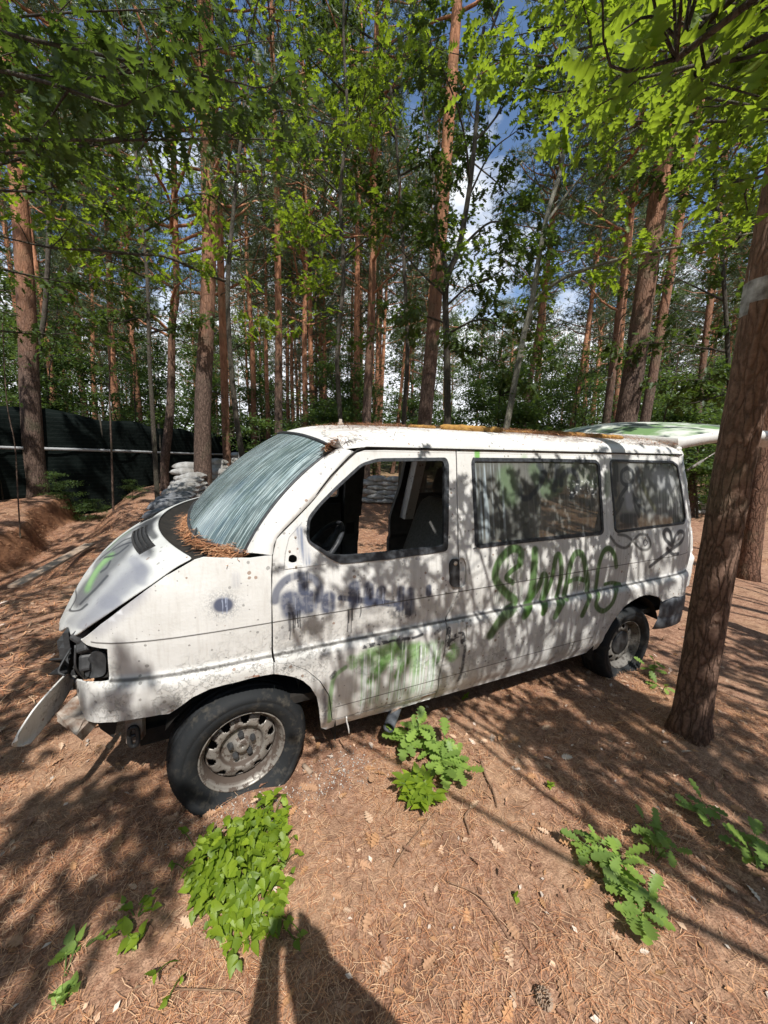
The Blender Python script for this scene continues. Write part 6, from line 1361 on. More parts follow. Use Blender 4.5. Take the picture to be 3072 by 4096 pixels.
# wire fence panel scrap and undergrowth before the netting
rg = random.Random(5); L = MBA(); rng = np.random.default_rng(6)
UG = []
for (x, y, d, s) in ((130, 1035, 9.0, .3), (165, 1030, 9.2, .35), (205, 1028, 9.4, .25), (285, 1030, 9.6, .25), (480, 990, 11, .3), (560, 960, 11, .4), (520, 950, 10, .3)):
    p = at(f_(x, y), d); e = empty('undergrowth_plant', (p[0], p[1], float(gz(p[0], p[1]))), 'low leafy plant at the foot of the dark netting' if x < 400 else 'low leafy plant beside the sandbags behind the windscreen', 'plant', 'low plants at the foot of the netting and by the sandbags', rg.uniform(0, 6))
    for nm, me in zip(('foliage', 'stem'), UM[3]): o = bpy.data.objects.new(nm, me); C.objects.link(o); o.parent = e; o.scale = (s*1.2, s*1.2, s)

# ================================================================== SANDBAGS
m, ntt = mat('woven_sandbag'); g = G(ntt); v = g.obj(); n1 = g.noise(v, 7, 5); wv = g.n('ShaderNodeTexBrick', ins={'Vector': v, 'Scale': 60.0}).outputs['Fac']
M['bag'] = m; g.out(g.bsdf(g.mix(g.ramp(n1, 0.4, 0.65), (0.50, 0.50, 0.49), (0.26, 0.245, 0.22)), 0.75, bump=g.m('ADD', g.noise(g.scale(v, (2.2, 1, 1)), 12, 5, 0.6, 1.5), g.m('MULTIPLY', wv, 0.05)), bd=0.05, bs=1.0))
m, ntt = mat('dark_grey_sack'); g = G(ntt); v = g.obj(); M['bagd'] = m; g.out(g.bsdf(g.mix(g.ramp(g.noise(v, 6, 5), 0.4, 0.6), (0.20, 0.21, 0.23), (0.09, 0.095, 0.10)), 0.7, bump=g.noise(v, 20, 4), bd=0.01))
BAGM = []
for sd in range(5):
    rng = np.random.default_rng(100+sd); nu, na = 22, 20; V = []
    for i_ in range(nu):
        t = -1+2*i_/(nu-1); e_ = max(0.03, (1-abs(t)**2.6))**0.5
        for k_ in range(na):
            a = 2*PI*k_/na; ca, sa = math.cos(a), math.sin(a); w = np.sign(ca)*abs(ca)**0.75*0.17*(0.62+0.38*e_ if abs(t) < 0.9 else 0.75); h = np.sign(sa)*abs(sa)**0.7*0.078*e_*(1 if sa > 0 else 0.8)
            wr = 0.022*(float(fbm(t*6+sd*3, a*1.6, sd, 3))-0.45)*(1+1.5*abs(t)**3)+0.008*math.sin(a*9+sd)*abs(t)**3
            V.append((t*0.29+(0.01*math.sin(3*a) if abs(t) > 0.95 else 0), w*(1+wr*4), h+wr+0.02*(1-t*t)*(sa > 0)))
    F = [(i_*na+k_, i_*na+(k_+1) % na, (i_+1)*na+(k_+1) % na, (i_+1)*na+k_) for i_ in range(nu-1) for k_ in range(na)]+[tuple(range(na))[::-1], tuple((nu-1)*na+k_ for k_ in range(na))]
    BAGM.append((detach(mk('bag', V, F, M['bag'])), detach(mk('bagd', V, F, M['bagd']))))
NB = 0
def bag(x, y, z, rz, label, group, dark=False, s=1.0, tilt=0.0):
    global NB
    o = bpy.data.objects.new('sandbag', BAGM[NB % 5][1 if dark else 0]); C.objects.link(o); NB += 1; o.location = (x, y, z); o.rotation_euler = (rg.uniform(-.06, .06), tilt+rg.uniform(-.05, .05), rz+rg.uniform(-.12, .12)); o.scale = (s, s*rg.uniform(0.95, 1.1), s*rg.uniform(0.95, 1.15)); tag(o, label, 'sandbag', group); return o
def wall(p0, p1, layers, n, label, group, zoff=0.0):
    p0 = np.array(p0[:2]); p1 = np.array(p1[:2]); d = p1-p0; rz = math.atan2(d[1], d[0]); L_ = np.linalg.norm(d); st = 0.52
    n = int(L_/st)
    for j in range(layers):
        for k in range(n-(j % 2)):
            q = p0+d/L_*(k+0.5+0.5*(j % 2))*st; z = float(gz(q[0], q[1]))+zoff+0.07+0.128*j; nm = ('top', 'bottom')[0] if j == layers-1 else ('bottom' if j == 0 else 'middle')
            bag(q[0], q[1], z, rz, label % nm, group)
a_ = at(f_(775, 1068), 11.0); b_ = at(f_(890, 1068), 11.0)
wall(a_, b_+(b_-a_)*0.6, 6, 5, 'white sandbag in the %s course of the wall seen through the driver window', 'white sandbags in the wall seen through the van')
a_ = at(f_(1496, 1120), 12.0); b_ = at(f_(1545, 1120), 12.0); wall(a_-(b_-a_)*0.3, b_+(b_-a_)*0.4, 4, 3, 'white sandbag in the %s course of the pile just behind the rear of the van', 'white sandbags behind the rear of the van')
a_ = at(f_(1600, 1115), 11.0); wall(a_, a_+(b_-at(f_(1496, 1120), 12.0))*1.3, 4, 3, 'white sandbag in the %s course of the pile at the right edge behind the trunk', 'white sandbags at the right edge')
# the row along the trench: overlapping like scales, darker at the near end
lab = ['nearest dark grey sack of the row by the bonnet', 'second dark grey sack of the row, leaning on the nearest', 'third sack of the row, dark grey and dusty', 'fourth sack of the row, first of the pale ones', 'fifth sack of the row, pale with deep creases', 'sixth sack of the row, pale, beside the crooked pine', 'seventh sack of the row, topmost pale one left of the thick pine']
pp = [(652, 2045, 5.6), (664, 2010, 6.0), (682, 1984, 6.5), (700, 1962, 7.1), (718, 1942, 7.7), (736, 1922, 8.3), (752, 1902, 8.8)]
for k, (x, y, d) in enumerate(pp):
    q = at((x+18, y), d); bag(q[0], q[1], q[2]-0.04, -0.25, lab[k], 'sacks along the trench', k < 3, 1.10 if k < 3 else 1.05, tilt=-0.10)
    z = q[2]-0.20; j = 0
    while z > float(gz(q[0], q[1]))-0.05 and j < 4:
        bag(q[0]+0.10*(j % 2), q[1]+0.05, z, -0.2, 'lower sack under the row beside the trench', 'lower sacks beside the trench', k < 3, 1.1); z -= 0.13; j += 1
for k, (x, y, d) in enumerate(((748, 1866, 9.4), (740, 1890, 9.2), (860, 1850, 10.2), (900, 1880, 10.6), (868, 1890, 10.0), (940, 1845, 11), (905, 1850, 10.8), (955, 1822, 12.5), (985, 1835, 12.5), (950, 1872, 11.5))):
    q = at((x, y), d); bag(q[0], q[1], q[2], rg.uniform(-.4, .4), 'pale sandbag in the heap behind the thick pale pine', 'pale sandbags heaped behind the thick pine', False, 1.1)
    z = q[2]-0.14
    while z > float(gz(q[0], q[1])): bag(q[0]+rg.uniform(-.08, .08), q[1], z, rg.uniform(-.4, .4), 'pale sandbag in the heap behind the thick pale pine', 'pale sandbags heaped behind the thick pine', False, 1.1); z -= 0.14

# plank beside the trench
mb = MB(); pa, pb = on_z((0+60, 2350), 0.14), on_z((360, 2180), 0.2); d = (pb-pa)/np.linalg.norm(pb-pa); s = np.array([-d[1], d[0], 0])*0.07
pl_ = MB(); fr = [pa-s, pa+s, pa+s+(0, 0, .03), pa-s+(0, 0, .03)]; bk = [pb-s, pb+s, pb+s+(0, 0, .03), pb-s+(0, 0, .03)]
pl_.add(fr+bk, [(0, 1, 2, 3), (7, 6, 5, 4), (0, 4, 5, 1), (1, 5, 6, 2), (2, 6, 7, 3), (3, 7, 4, 0)]); M['wood'] = simple('weathered_plank', (0.30, 0.22, 0.16), (0.42, 0.32, 0.24), 30, 0.9)
tag(pl_.build('plank', M['wood'], None, False), 'weathered plank lying along the near edge of the trench', 'plank')

# ================================================================== LITTER
def needles_mesh(n, fx, fy, rng, L, wd=(0.0011, 0.0018), ln=(0.04, 0.085), zf=None, z0=0.004, amp=0.012):
    x = rng.uniform(*fx, n); y = rng.uniform(*fy, n)
    return x, y
def lay_needles(L, x, y, zf, rng, wd, ln, lift, cols, flow=None):
    n = len(x); a = rng.uniform(0, 2*PI, n) if flow is None else flow+rng.normal(size=n)*0.55
    l = rng.uniform(*ln, n)/2; w = rng.uniform(*wd, n); dx, dy = np.cos(a), np.sin(a); bend = rng.normal(size=n)*0.12*l
    z = zf(x, y)+rng.uniform(0.002, lift, n); tl = rng.normal(size=n)*0.10
    pts = []
    for t in (-1, 0, 1):
        px = x+dx*l*t-dy*bend*(1-abs(t)); py = y+dy*l*t+dx*bend*(1-abs(t)); pz = z+tl*l*t+0.002*(1-abs(t))
        for s in (-1, 1): pts.append(np.stack([px-dy*w*s*0.5, py+dx*w*s*0.5, pz], 1))
    V = np.stack(pts, 1).reshape(-1, 3); F = (np.array([(0, 1, 3, 2), (2, 3, 5, 4)])[None]+(np.arange(n)*6)[:, None, None]).reshape(-1, 4)
    c = np.repeat(cols, 6, 0); L.add(V, F, c)
m, ntt = mat('dry_needles'); g = G(ntt); g.out(g.bsdf(g.n('ShaderNodeVertexColor', layer_name='col').outputs[0], 0.75, spec=0.25)); M['dry'] = m
rng = np.random.default_rng(50); L = MBA()
PAL = np.array([(0.44, 0.22, 0.12), (0.56, 0.33, 0.19), (0.30, 0.13, 0.07), (0.64, 0.44, 0.29), (0.15, 0.07, 0.04), (0.50, 0.25, 0.13)])
def cols(n, p=None): return PAL[rng.choice(len(PAL), n, p=p)]*rng.uniform(0.8, 1.15, (n, 1))*np.array([1.06, 1.02, 0.97])
n = 190000; x = rng.uniform(-1.8, 3.4, n); y = -1.75+(rng.uniform(0, 1, n)**1.3)*3.4; k = fbm(x*2.5, y*2.5, 40, 3) > rng.uniform(0.22, 0.68, n); x, y = x[k], y[k]
lay_needles(L, x, y, gz, rng, (0.0009, 0.0017), (0.022, 0.060), 0.016, cols(len(x), [.20, .22, .15, .18, .10, .15]))
n = 60000; x = rng.uniform(-5, 9, n); y = rng.uniform(1.2, 9, n); lay_needles(L, x, y, gz, rng, (0.004, 0.007), (0.06, 0.12), 0.02, cols(n, [.25, .2, .2, .1, .1, .15]))
tag(L.build('pine_needle_litter', M['dry'], smooth=False), 'fallen brown pine needles covering the forest floor round the van', 'needle litter', kind='stuff')
L = MBA(); n = 2600; x = rng.uniform(-2.2, 4.5, n); y = -1.6+rng.uniform(0, 1, n)*5.5; z = gz(x, y)+0.012
D = rand_dir(rng, n); D[:, 2] *= 0.15; up = rand_dir(rng, n)*0.45+np.array([0, 0, 1.0]); V, F, _ = place_leaves(OAKE, np.stack([x, y, z], 1), D, up, rng.uniform(0.03, 0.08, n), rng)
LC = np.array([(0.38, 0.22, 0.13), (0.55, 0.38, 0.26), (0.26, 0.14, 0.09), (0.60, 0.50, 0.42), (0.44, 0.24, 0.12)]); c = np.repeat(LC[rng.choice(5, n, p=[.3, .15, .3, .05, .2])]*rng.uniform(0.8, 1.1, (n, 1)), len(OAKE[0]), 0); L.add(V, F, c)
n = 1500; x = rng.uniform(-1.6, 3.4, n); y = -1.6+rng.uniform(0, 1, n)*2.4; z = gz(x, y)+0.010; D = rand_dir(rng, n); D[:, 2] *= 0.25; V, F, _ = place_leaves(DIAM, np.stack([x, y, z], 1), D, rand_dir(rng, n)*0.5+np.array([0, 0, 1.0]), rng.uniform(0.008, 0.035, n), rng)
L.add(V, F, np.repeat(LC[rng.choice(5, n)]*rng.uniform(0.6, 1.2, (n, 1)), 4, 0))
tag(L.build('dead_leaf_litter', M['dry'], smooth=False), 'dry brown leaves and bark flakes strewn over the needles', 'leaf litter', kind='stuff')
# pale grit and glass crumbs by the front tyre
L = MBA(); n = 900; a = rng.normal(size=(n, 2)); x = np.r_[0.50+a[:400, 0]*0.10, 0.05+a[400:, 0]*0.22]; y = np.r_[-0.02+a[:400, 1]*0.08, -0.10+a[400:, 1]*0.05]; z = gz(x, y)+0.006; D = rand_dir(rng, n)
V, F, _ = place_leaves(DIAM, np.stack([x, y, z], 1), D, rand_dir(rng, n)+np.array([0, 0, .6]), rng.uniform(0.004, 0.014, n), rng); L.add(V, F, np.repeat(np.array([(0.48, 0.45, 0.41)])*rng.uniform(0.5, 1.1, (n, 1)), 4, 0))
tag(L.build('paint_flakes', M['dry'], smooth=False), 'pale grit and paint flakes scattered beside the front tyre', 'grit', kind='stuff')

# needles and debris on the van
def roofz(x, y):
    return np.interp(y, [p[0] for p in prof], [p[1] for p in prof])+SH*y - 0.07*np.exp(-(x-0.40)/0.16)
L = MBA()
def roofpile(cx, cy, rx, ry, n, lift, lnr=(0.05, 0.10)):
    x = cx+rng.normal(size=n)*rx; y = cy+rng.normal(size=n)*ry; y = np.clip(y, 0.2, 1.6); x = np.clip(x, 0.5, 3.44); lay_needles(L, x, y, roofz, rng, (0.0022, 0.0035), lnr, lift, cols(n, [.3, .2, .25, .05, .05, .15]))
roofpile(0.62, 0.6, 0.05, 0.4, 90, 0.008); roofpile(0.80, 0.50, 0.13, 0.10, 330, 0.02); roofpile(1.10, 0.55, 0.18, 0.12, 160, 0.02); roofpile(1.75, 0.6, 0.4, 0.2, 160, 0.01); roofpile(2.35, 0.42, 0.35, 0.13, 1700, 0.03); roofpile(3.2, 0.4, 0.2, 0.2, 700, 0.02); roofpile(1.6, 0.35, 0.9, 0.05, 60, 0.008)
tag(L.build('roof_needles', M['dry'], smooth=False), 'matted brown pine needles lying on the white roof', 'needle litter', kind='stuff')
L = MBA(); RC = resample(np.array(cw[2]), 60)
n = 1500; t = rng.beta(1.6, 1.8, n)*0.52; base = np.array([[np.interp(q, np.linspace(0, 1, 60), RC[:, k]) for k in range(3)] for q in t]); sp_ = rng.normal(size=(n, 3))*np.array([0.020, 0.03, 0.010]); base = base+sp_+np.array([0.075, 0, 0.034])
zc = base[:, 2]; zmap = {}; lay_needles(L, base[:, 0], base[:, 1], lambda a, b: zc, rng, (0.0025, 0.004), (0.05, 0.10), 0.03, cols(n, [.35, .2, .15, .05, .0, .25]))
# pinch on the glass corner and at the screen's top corner
for (px, n, s) in ((zz(1, [(1275, 865)])[0], 160, 0.02), (zz(1, [(1160, 850)])[0], 90, 0.015), (zz(2, [(540, 225)])[0], 150, 0.022)):
    q = on_y(px, 0.20 if px[1] < 1900 else 0.16); x = q[0]+rng.normal(size=n)*s; y = q[1]+rng.normal(size=n)*s; zq = q[2]+0.01+(x-q[0])*0.9; lay_needles(L, x, y, lambda a, b: zq, rng, (0.0025, 0.004), (0.05, 0.09), 0.01, cols(n, [.4, .2, .1, .05, .0, .25]))
tag(L.build('scuttle_needles', M['dry'], smooth=False), 'orange-brown pine needles heaped in the gap under the windscreen', 'needle litter', kind='stuff')
# yellow foam strips
m, ntt = mat('yellow_foam'); g = G(ntt); v = g.obj(); n1 = g.noise(v, 25, 5, 0.65); M['foam'] = m; g.out(g.bsdf(g.mix(g.ramp(n1, 0.35, 0.7), (0.44, 0.25, 0.06), (0.24, 0.12, 0.035)), 0.95, bump=n1, bd=0.012, bs=0.9))
for lab, pts, r in (('short torn piece of yellow foam on the roof over the front door seam', [(1.15, 0.60), (1.24, 0.56), (1.32, 0.53)], 0.012), ('thick yellow foam strip on the roof over the long side window', [(1.32, 0.47), (1.48, 0.45), (1.64, 0.43), (1.80, 0.42)], 0.022), ('thin needle-strewn foam strip in the middle of the roof', [(1.95, 0.58), (2.15, 0.55), (2.35, 0.50)], 0.010), ('long orange-yellow foam strip on the roof over the rear side window', [(2.34, 0.50), (2.55, 0.42), (2.78, 0.36), (2.98, 0.33)], 0.018)):
    P = np.array([(x, y, float(roofz(x, y))+r*0.7) for x, y in smooth_line(pts, 6)]); a = np.arange(10)*2*PI/10
    R = r*(1+0.35*(fbm(np.arange(len(P))[:, None]*0.9+np.cos(a)[None]*1.2, np.sin(a)[None]*1.5+np.arange(len(P))[:, None]*0.4, 3, 3)-0.45)*2)*np.r_[0.5, np.ones(len(P)-2), 0.6][:, None]
    V, F = tube(P, R, 10); c0 = P.mean(0); o = mk('foam_strip', V-c0, F, M['foam']); o.location = tuple(c0); tag(o, lab, 'foam strip')

# ================================================================== SMALL PLANTS
def rosette(name, label, cat, x, y, stems, shape, size, matn, seed, per=6, hgt=0.12, spread=0.15, stem_col='herb', pairs=True, droop=-0.2):
    rng = np.random.default_rng(seed); o0 = np.array([x, y, float(gz(x, y))]); e = empty(name, o0, label, cat); L = MBA(); Wd = MBA()
    for k in range(stems):
        a = rng.uniform(0, 2*PI); r = spread*rng.uniform(0.2, 1)**0.6; ex, ey = r*math.cos(a), r*math.sin(a); h = hgt*rng.uniform(0.5, 1.1)
        s = np.array([ex*0.15, ey*0.15, 0]); t = np.array([ex, ey, float(gz(x+ex, y+ey))-o0[2]+h]); P = smooth_line([s, (s+t)/2+np.array([0, 0, h*0.35]), t], 4); Wd.add(*tube_fast(P, np.linspace(0.0028, 0.0012, len(P)), 4))
        for q in range(per):
            tt = 0.3+0.7*(q+1)/per; i_ = min(int(tt*(len(P)-1)), len(P)-1); b = P[i_]; az = a+q*1.57+rng.normal()*0.3; d = np.array([[math.cos(az), math.sin(az), rng.uniform(droop, 0.35)]])
            if q == per-1: d = np.array([[ex, ey, 0.05]])/max(r, 1e-3)+d*0.3
            L.add(*place_leaves(shape, b[None], d, rand_dir(rng, 1)*0.3+np.array([[0, 0, 1.0]]), size*rng.uniform(0.6, 1.15), rng))
    L.build('leaves', M[matn], e); Wd.build('stems', M[stem_col], e); return e
def G2(px, z=0.08):
    q = on_z(px, z)
    for _ in range(6): q = on_z(px, float(gz(q[0], q[1]))+z-0.05)
    return q
pz = on_z((900, 3520), 0.12)
# nettle-like mat in the foreground: one sprawling plant
rng = np.random.default_rng(71); L = MBA(); Wd = MBA(); o0 = np.array([pz[0], pz[1], float(gz(pz[0], pz[1]))]); e = empty('creeping_nettle', o0, 'bright green sprawling nettle-leaved plant in the foreground below the front tyre', 'plant')
poly = [(740, 3560), (900, 3360), (1020, 3250), (1130, 3240), (1190, 3300), (1200, 3480), (1170, 3700), (1060, 3820), (930, 3850), (850, 3720), (760, 3660)]
wp = np.array([on_z((q[0]-45, min(q[1], 3800)), 0.10)[:2] for q in poly]); mn, mx = wp.min(0), wp.max(0); k = 0
while k < 640:
    q = rng.uniform(mn-0.03, mx+0.03)
    cq = wp.mean(0)+(q-wp.mean(0))*(0.88+0.55*float(fbm(q[0]*9, q[1]*9, 17, 3)))
    if not inpoly(cq[None], wp)[0] and rng.random() > 0.03: continue
    if rng.random() > 0.25+1.2*float(vnoise(q[0]*22, q[1]*22, 3)): continue
    k += 1; c = wp.mean(0); h = 0.01+0.21*rng.uniform(0.0, 1)*max(0.3, 1-np.linalg.norm(q-c)/0.40); b = np.array([q[0], q[1], float(gz(*q))+h])-o0; az = math.atan2(q[1]-c[1], q[0]-c[0])+rng.normal()*1.1
    s = np.array([q[0]*0.75+c[0]*0.25, q[1]*0.75+c[1]*0.25, float(gz(*q))])-o0
    if rng.random() < 0.5: Wd.add(*tube_fast(smooth_line([s, (s+b)/2+(0, 0, .02), b], 3), [0.002]*7, 3))
    for s_ in (-1, 1):
        a2 = az+s_*0.9; L.add(*place_leaves(NETL, b[None], np.array([[math.cos(a2), math.sin(a2), rng.uniform(-0.7, 0.35)]]), rand_dir(rng, 1)*0.75+np.array([[0, -0.15, 1.0]]), 0.014+0.040*rng.beta(1.3, 1.6), rng))
L.build('leaves', M['nettle'], e); Wd.build('stems', M['nettle'], e)
q = G2((1060, 3215), 0.10); rosette('nettle_seedling', 'small nettle seedling between the big green plant and the front tyre', 'plant', q[0], q[1], 4, NETL, 0.045, 'nettle', 5, 5, 0.10, 0.06)
q = G2((1150, 3260), 0.10); rosette('nettle_seedling', 'small nettle seedling at the upper right edge of the big green plant', 'plant', q[0], q[1], 4, NETL, 0.04, 'nettle', 6, 5, 0.08, 0.05)
q = G2((540, 3640)); rosette('nettle_seedling', 'nettle shoots trailing left of the big green plant', 'plant', q[0], q[1], 5, NETL, 0.036, 'nettle', 7, 4, 0.05, 0.08)
q = G2((530, 3780)); rosette('nettle_seedling', 'single dark nettle shoot at the lower left of the big green plant', 'plant', q[0], q[1], 2, NETL, 0.05, 'nettle', 8, 4, 0.05, 0.04)
q = G2((250, 3900)); rosette('grassy_weed', 'shaded grey-green weed in the bottom left corner', 'plant', q[0], q[1], 6, NETL, 0.045, 'herb', 9, 3, 0.03, 0.11, droop=-0.3)
q = G2((330, 3760)); rosette('grassy_weed', 'thin straw-coloured weed above the bottom left corner', 'plant', q[0], q[1], 4, OAKE, 0.04, 'herb', 10, 2, 0.03, 0.08)
q = G2((1640, 2990), 0.12); rosette('oak_seedling', 'bright oak seedling beside the pipe under the sill', 'oak seedling', q[0], q[1], 5, OAKE, 0.115, 'herb', 11, 6, 0.17, 0.11)
q = G2((1760, 3030), 0.12); rosette('oak_seedling', 'second oak seedling, right of the bright one beside the pipe', 'oak seedling', q[0], q[1], 6, OAKE, 0.11, 'herb', 12, 6, 0.13, 0.12)
q = G2((1670, 3180), 0.08); rosette('nettle_plant', 'bushy lime-green nettle below the oak seedlings by the sill', 'plant', q[0], q[1], 20, NETL, 0.055, 'nettle', 13, 6, 0.09, 0.11)
q = G2((1820, 3080), 0.10); rosette('oak_seedling', 'dusty oak seedling at the right of the group by the sill', 'oak seedling', q[0], q[1], 4, OAKE, 0.11, 'herb', 14, 5, 0.10, 0.09)
q = G2((2420, 3440), 0.09); rosette('oak_seedling', 'sunlit oak seedling in the right foreground with long lobed leaves', 'oak seedling', q[0], q[1], 5, OAKE, 0.10, 'herb', 15, 6, 0.10, 0.10)
q = G2((2560, 3620), 0.09); rosette('oak_seedling', 'lower oak seedling in the right foreground, half in sun', 'oak seedling', q[0], q[1], 5, OAKE, 0.10, 'herb', 16, 5, 0.09, 0.10)
q = G2((2620, 3400), 0.10); rosette('oak_seedling', 'shaded oak seedling behind the sunlit one at the right', 'oak seedling', q[0], q[1], 4, OAKE, 0.08, 'herb', 17, 5, 0.11, 0.12)
q = G2((2860, 3260), 0.10); rosette('oak_seedling', 'dark oak seedling at the right edge in the shade', 'oak seedling', q[0], q[1], 3, OAKE, 0.09, 'herb', 18, 4, 0.08, 0.12)
q = G2((2620, 2680), 0.10); rosette('oak_seedling', 'pale oak seedling in front of the rear wheel', 'oak seedling', q[0], q[1], 3, OAKE, 0.09, 'herb', 19, 4, 0.12, 0.08)
q = G2((2650, 2760), 0.06); rosette('oak_seedling', 'tiny oak seedling between the rear wheel and the foreground pine', 'oak seedling', q[0], q[1], 2, OAKE, 0.09, 'herb', 20, 3, 0.06, 0.06)
q = G2((2195, 3145), 0.05); rosette('nettle_seedling', 'tiny green sprout alone in the middle of the sunlit needles', 'plant', q[0], q[1], 3, NETL, 0.022, 'nettle', 21, 4, 0.03, 0.02)
q = G2((2075, 3600), 0.05); rosette('nettle_seedling', 'single narrow green sprout near the bottom centre', 'plant', q[0], q[1], 1, NETL, 0.035, 'nettle', 22, 3, 0.02, 0.02)
q = G2((1855, 2790), 0.06); rosette('nettle_seedling', 'small leafy sprout under the middle of the sill', 'plant', q[0], q[1], 2, NETL, 0.04, 'nettle', 23, 3, 0.05, 0.03)
# ivy-grey leaf clump at right edge
q = G2((3040, 3450), 0.08); rosette('oak_seedling', 'grey-green seedling cut off by the right edge', 'oak seedling', q[0], q[1], 5, OAKE, 0.10, 'herb', 24, 4, 0.10, 0.10)

# pipe end, cork-coloured stub, twigs, cones
mb = MB(); pa = on_y((1555, 2910), -0.02); dv = np.array([0.22, 0.25, 0.02]); n_ = 20
V, F = tube([pa, pa+dv*0.5, pa+dv], 0.032, 20, False); V2, F2 = tube([pa+dv, pa+dv*0.5, pa], 0.027, 20, False); mb.add(V, F); mb.add(V2, F2); 
ring_ = [(k, (k+1) % 20, 60+40+(0), 0) for k in range(0)]
o = mb.build('pipe', M['darkplastic'], None); tag(o, 'open black pipe end poking out under the sill', 'pipe')
rf = MB(); rf.add([pa+dv*0.3+(-.03, -.02, .03), pa+dv*0.3+(.05, .0, .035), pa+dv*0.7+(.05, .02, .04), pa+dv*0.7+(-.03, 0, .035)], [(0, 1, 2, 3)]); r_ = rf.build('rusty_strap', M['rustbeam'], None, False); s_ = r_.modifiers.new('t', 'SOLIDIFY'); s_.thickness = 0.004; r_.parent = o
pa = G2((1228, 3075), 0.06); V, F = tube([pa+(-.012, .03, .0), pa, pa+(.014, -.035, -.002)], [0.0125, 0.0125, 0.013], 16); tag(mk('wood_stub', V, F, M['wood']), 'short tan wooden stub lying right of the front tyre', 'wood piece')
M['twig'] = simple('brown_twig', (0.16, 0.09, 0.055), (0.30, 0.19, 0.12), 60, 0.9)
for lab, pts, r in (('curved twig running up to the seedlings by the sill', [(1575, 3470), (1640, 3370), (1700, 3300), (1740, 3250)], .004), ('dark arched twig right of the lime-green nettle', [(1925, 3050), (1945, 3110), (1970, 3160), (1990, 3230)], .007), ('small curved stick in the sun below the lime-green nettle', [(1880, 3240), (1860, 3270), (1870, 3310), (1880, 3340)], .006), ('long thin twig across the sunlit middle foreground', [(1790, 3530), (1880, 3565), (1950, 3620), (2040, 3760)], .003), ('pale twig resting on the foot of the front tyre', [(790, 3197), (830, 3190), (870, 3205)], .005), ('long twig in the shade left of the big green plant', [(700, 3960), (850, 3965), (950, 3975), (980, 4020)], .003), ('pale curled twig behind the rear wheel', [(2650, 2560), (2665, 2545), (2680, 2550)], .005)):
    P = smooth_line([G2(q, 0.062) for q in pts], 6)+np.array([0, 0, 0.004]); V, F = tube(P, np.linspace(r, r*0.5, len(P)), 7); c0 = P.mean(0); o = mk('twig', V-c0, F, M['twig']); o.location = tuple(c0); tag(o, lab, 'twig')
for lab, px in (('pale pine cone in the sunlit foreground near the bottom centre', (2150, 3960)),):
    q = G2(px, 0.06); mb = MB(); rng = np.random.default_rng(int(px[0]))
    for j in range(9):
        for k in range(8):
            a = k*2*PI/8+j*0.4; t = j/8; rr = 0.017*math.sin(PI*(0.12+0.8*t)); c = np.array([rr*math.cos(a), rr*math.sin(a), 0.045*t]); o_ = np.array([math.cos(a), math.sin(a), 0.5]); s = np.array([-math.sin(a), math.cos(a), 0])
            Q = [c-s*.004, c+s*.004, c+o_*.009+s*.003, c+o_*.009-s*.003]; mb.add(Q, [(0, 1, 2, 3)])
    V = np.concatenate(mb.V); V = V@np.array(Matrix.Rotation(1.4, 3, 'X')).T; o = mk('pine_cone', V, mb.F, M['wood'], None, False); o.location = (q[0], q[1], q[2]+0.005); s_ = o.modifiers.new('t', 'SOLIDIFY'); s_.thickness = 0.0015; tag(o, lab, 'pine cone')
# white paint mark on the foreground pine (painted bark patch: a skin of paint hugging the trunk)
M['mark'] = simple('white_tree_paint', (0.46, 0.46, 0.45), (0.13, 0.12, 0.11), 16, 0.8)
tr_ = [c for c in BIG.children if c.name.startswith('trunk')][0]; me = tr_.data; n = len(me.vertices); co_ = np.empty(n*3, np.float32); me.vertices.foreach_get('co', co_); co_ = co_.reshape(-1, 3)+np.array(BIG.location)
me.materials.append(M['mark']); nf = len(me.polygons); cen = np.empty(nf*3, np.float32); me.polygons.foreach_get('center', cen); cen = cen.reshape(-1, 3)+np.array(BIG.location)
pj = proj(cen.astype(float)); wobn = fbm(cen[:, 0]*14+cen[:, 1]*9, cen[:, 2]*12, 8, 3); mid_ = (1275-pj[:, 1])/(1275-1105)
mi = ((mid_ > 0.1+1.1*(wobn-0.45)) & (mid_ < 0.95-1.1*(wobn-0.40)) & (((cen-CAM)*np.array([CF[0], CF[1], 0])).sum(1) < 4)).astype(np.int32)
me.polygons.foreach_set('material_index', mi)

# ================================================================== THE PHOTOGRAPHER (behind the camera; only the shadow is seen)
pm = bpy.data.meshes.new('person'); bmv = []; bme = []; rad = []
def V_(p, r): bmv.append(tuple(p)); rad.append(r); return len(bmv)-1
fx, fy = 0.0, -2.02; gz0 = float(gz(fx, fy))
pel = V_((fx, fy, gz0+0.98), (0.165, 0.125)); w1 = V_((fx, fy+0.01, gz0+1.12), (0.15, 0.11)); ch = V_((fx, fy+0.02, gz0+1.34), (0.18, 0.125)); nk = V_((fx-0.01, fy+0.05, gz0+1.50), (0.075, 0.07)); nk2 = V_((fx-0.02, fy+0.10, gz0+1.58), (0.06, 0.06)); hd1 = V_((fx-0.03, fy+0.13, gz0+1.68), (0.088, 0.10)); hd2 = V_((fx-0.03, fy+0.14, gz0+1.78), (0.075, 0.085))
bme += [(pel, w1), (w1, ch), (ch, nk), (nk, nk2), (nk2, hd1), (hd1, hd2)]
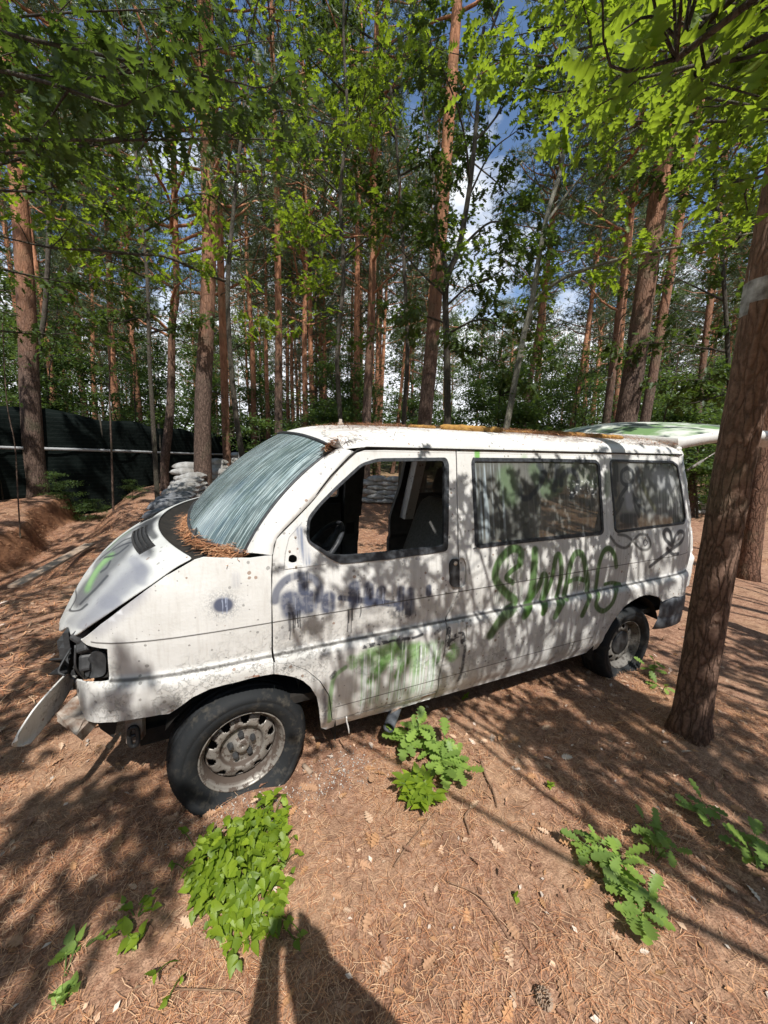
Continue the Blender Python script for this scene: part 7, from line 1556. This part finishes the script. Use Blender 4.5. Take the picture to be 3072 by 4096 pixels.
for s in (-1, 1):
    hp_ = V_((fx+s*0.10, fy, gz0+0.90), (0.095, 0.10)); kn = V_((fx+s*0.13, fy+0.05, gz0+0.50), (0.062, 0.065)); an = V_((fx+s*0.14, fy, gz0+0.10), (0.042, 0.045)); toe = V_((fx+s*0.15, fy+0.17, gz0+0.045), (0.045, 0.035)); bme += [(pel, hp_), (hp_, kn), (kn, an), (an, toe)]
    sh = V_((fx+s*0.185, fy+0.02, gz0+1.43), (0.062, 0.062)); el = V_((fx+s*0.17-0.02, fy+0.16, gz0+1.30), (0.070, 0.065)); wr = V_((CAM[0]+s*0.07, CAM[1]-0.085, CAM[2]-0.13), (0.040, 0.036)); hn = V_((CAM[0]+s*0.055, CAM[1]-0.045, CAM[2]-0.075), (0.032, 0.026)); bme += [(ch, sh), (sh, el), (el, wr), (wr, hn)]
    for q in range(4):
        f1 = V_((CAM[0]+s*0.062, CAM[1]-0.024, CAM[2]-0.045-0.02*q), (0.0085, 0.0085)); f2 = V_((CAM[0]+s*0.040, CAM[1]-0.012, CAM[2]-0.040-0.02*q), (0.0075, 0.0075)); bme += [(hn, f1), (f1, f2)]
    th = V_((CAM[0]+s*0.030, CAM[1]-0.050, CAM[2]-0.055), (0.009, 0.009)); bme += [(hn, th)]
pm.from_pydata(bmv, bme, []); po = bpy.data.objects.new('person', pm); C.objects.link(po); sk = po.modifiers.new('skin', 'SKIN'); sb_ = po.modifiers.new('sub', 'SUBSURF'); sb_.levels = 2; sb_.render_levels = 2
for v_, r_ in zip(pm.skin_vertices[0].data, rad): v_.radius = r_
pm.skin_vertices[0].data[0].use_root = True
pm.materials.append(simple('plain_dark_clothing', (0.10, 0.11, 0.14), (0.07, 0.08, 0.10), 20, 0.9)); tag(po, 'person behind the camera holding up a phone, seen only as a shadow', 'person')
mb = MB(); mb.box((CAM[0]-0.052, CAM[1]-0.038, CAM[2]-0.125), (CAM[0]+0.022, CAM[1]-0.030, CAM[2]+0.018)); o = mb.build('phone', M['black'], None, False); b_ = o.modifiers.new('b', 'BEVEL'); b_.width = 0.003; tag(o, 'black phone held upright in the hands of the person behind the camera', 'phone')
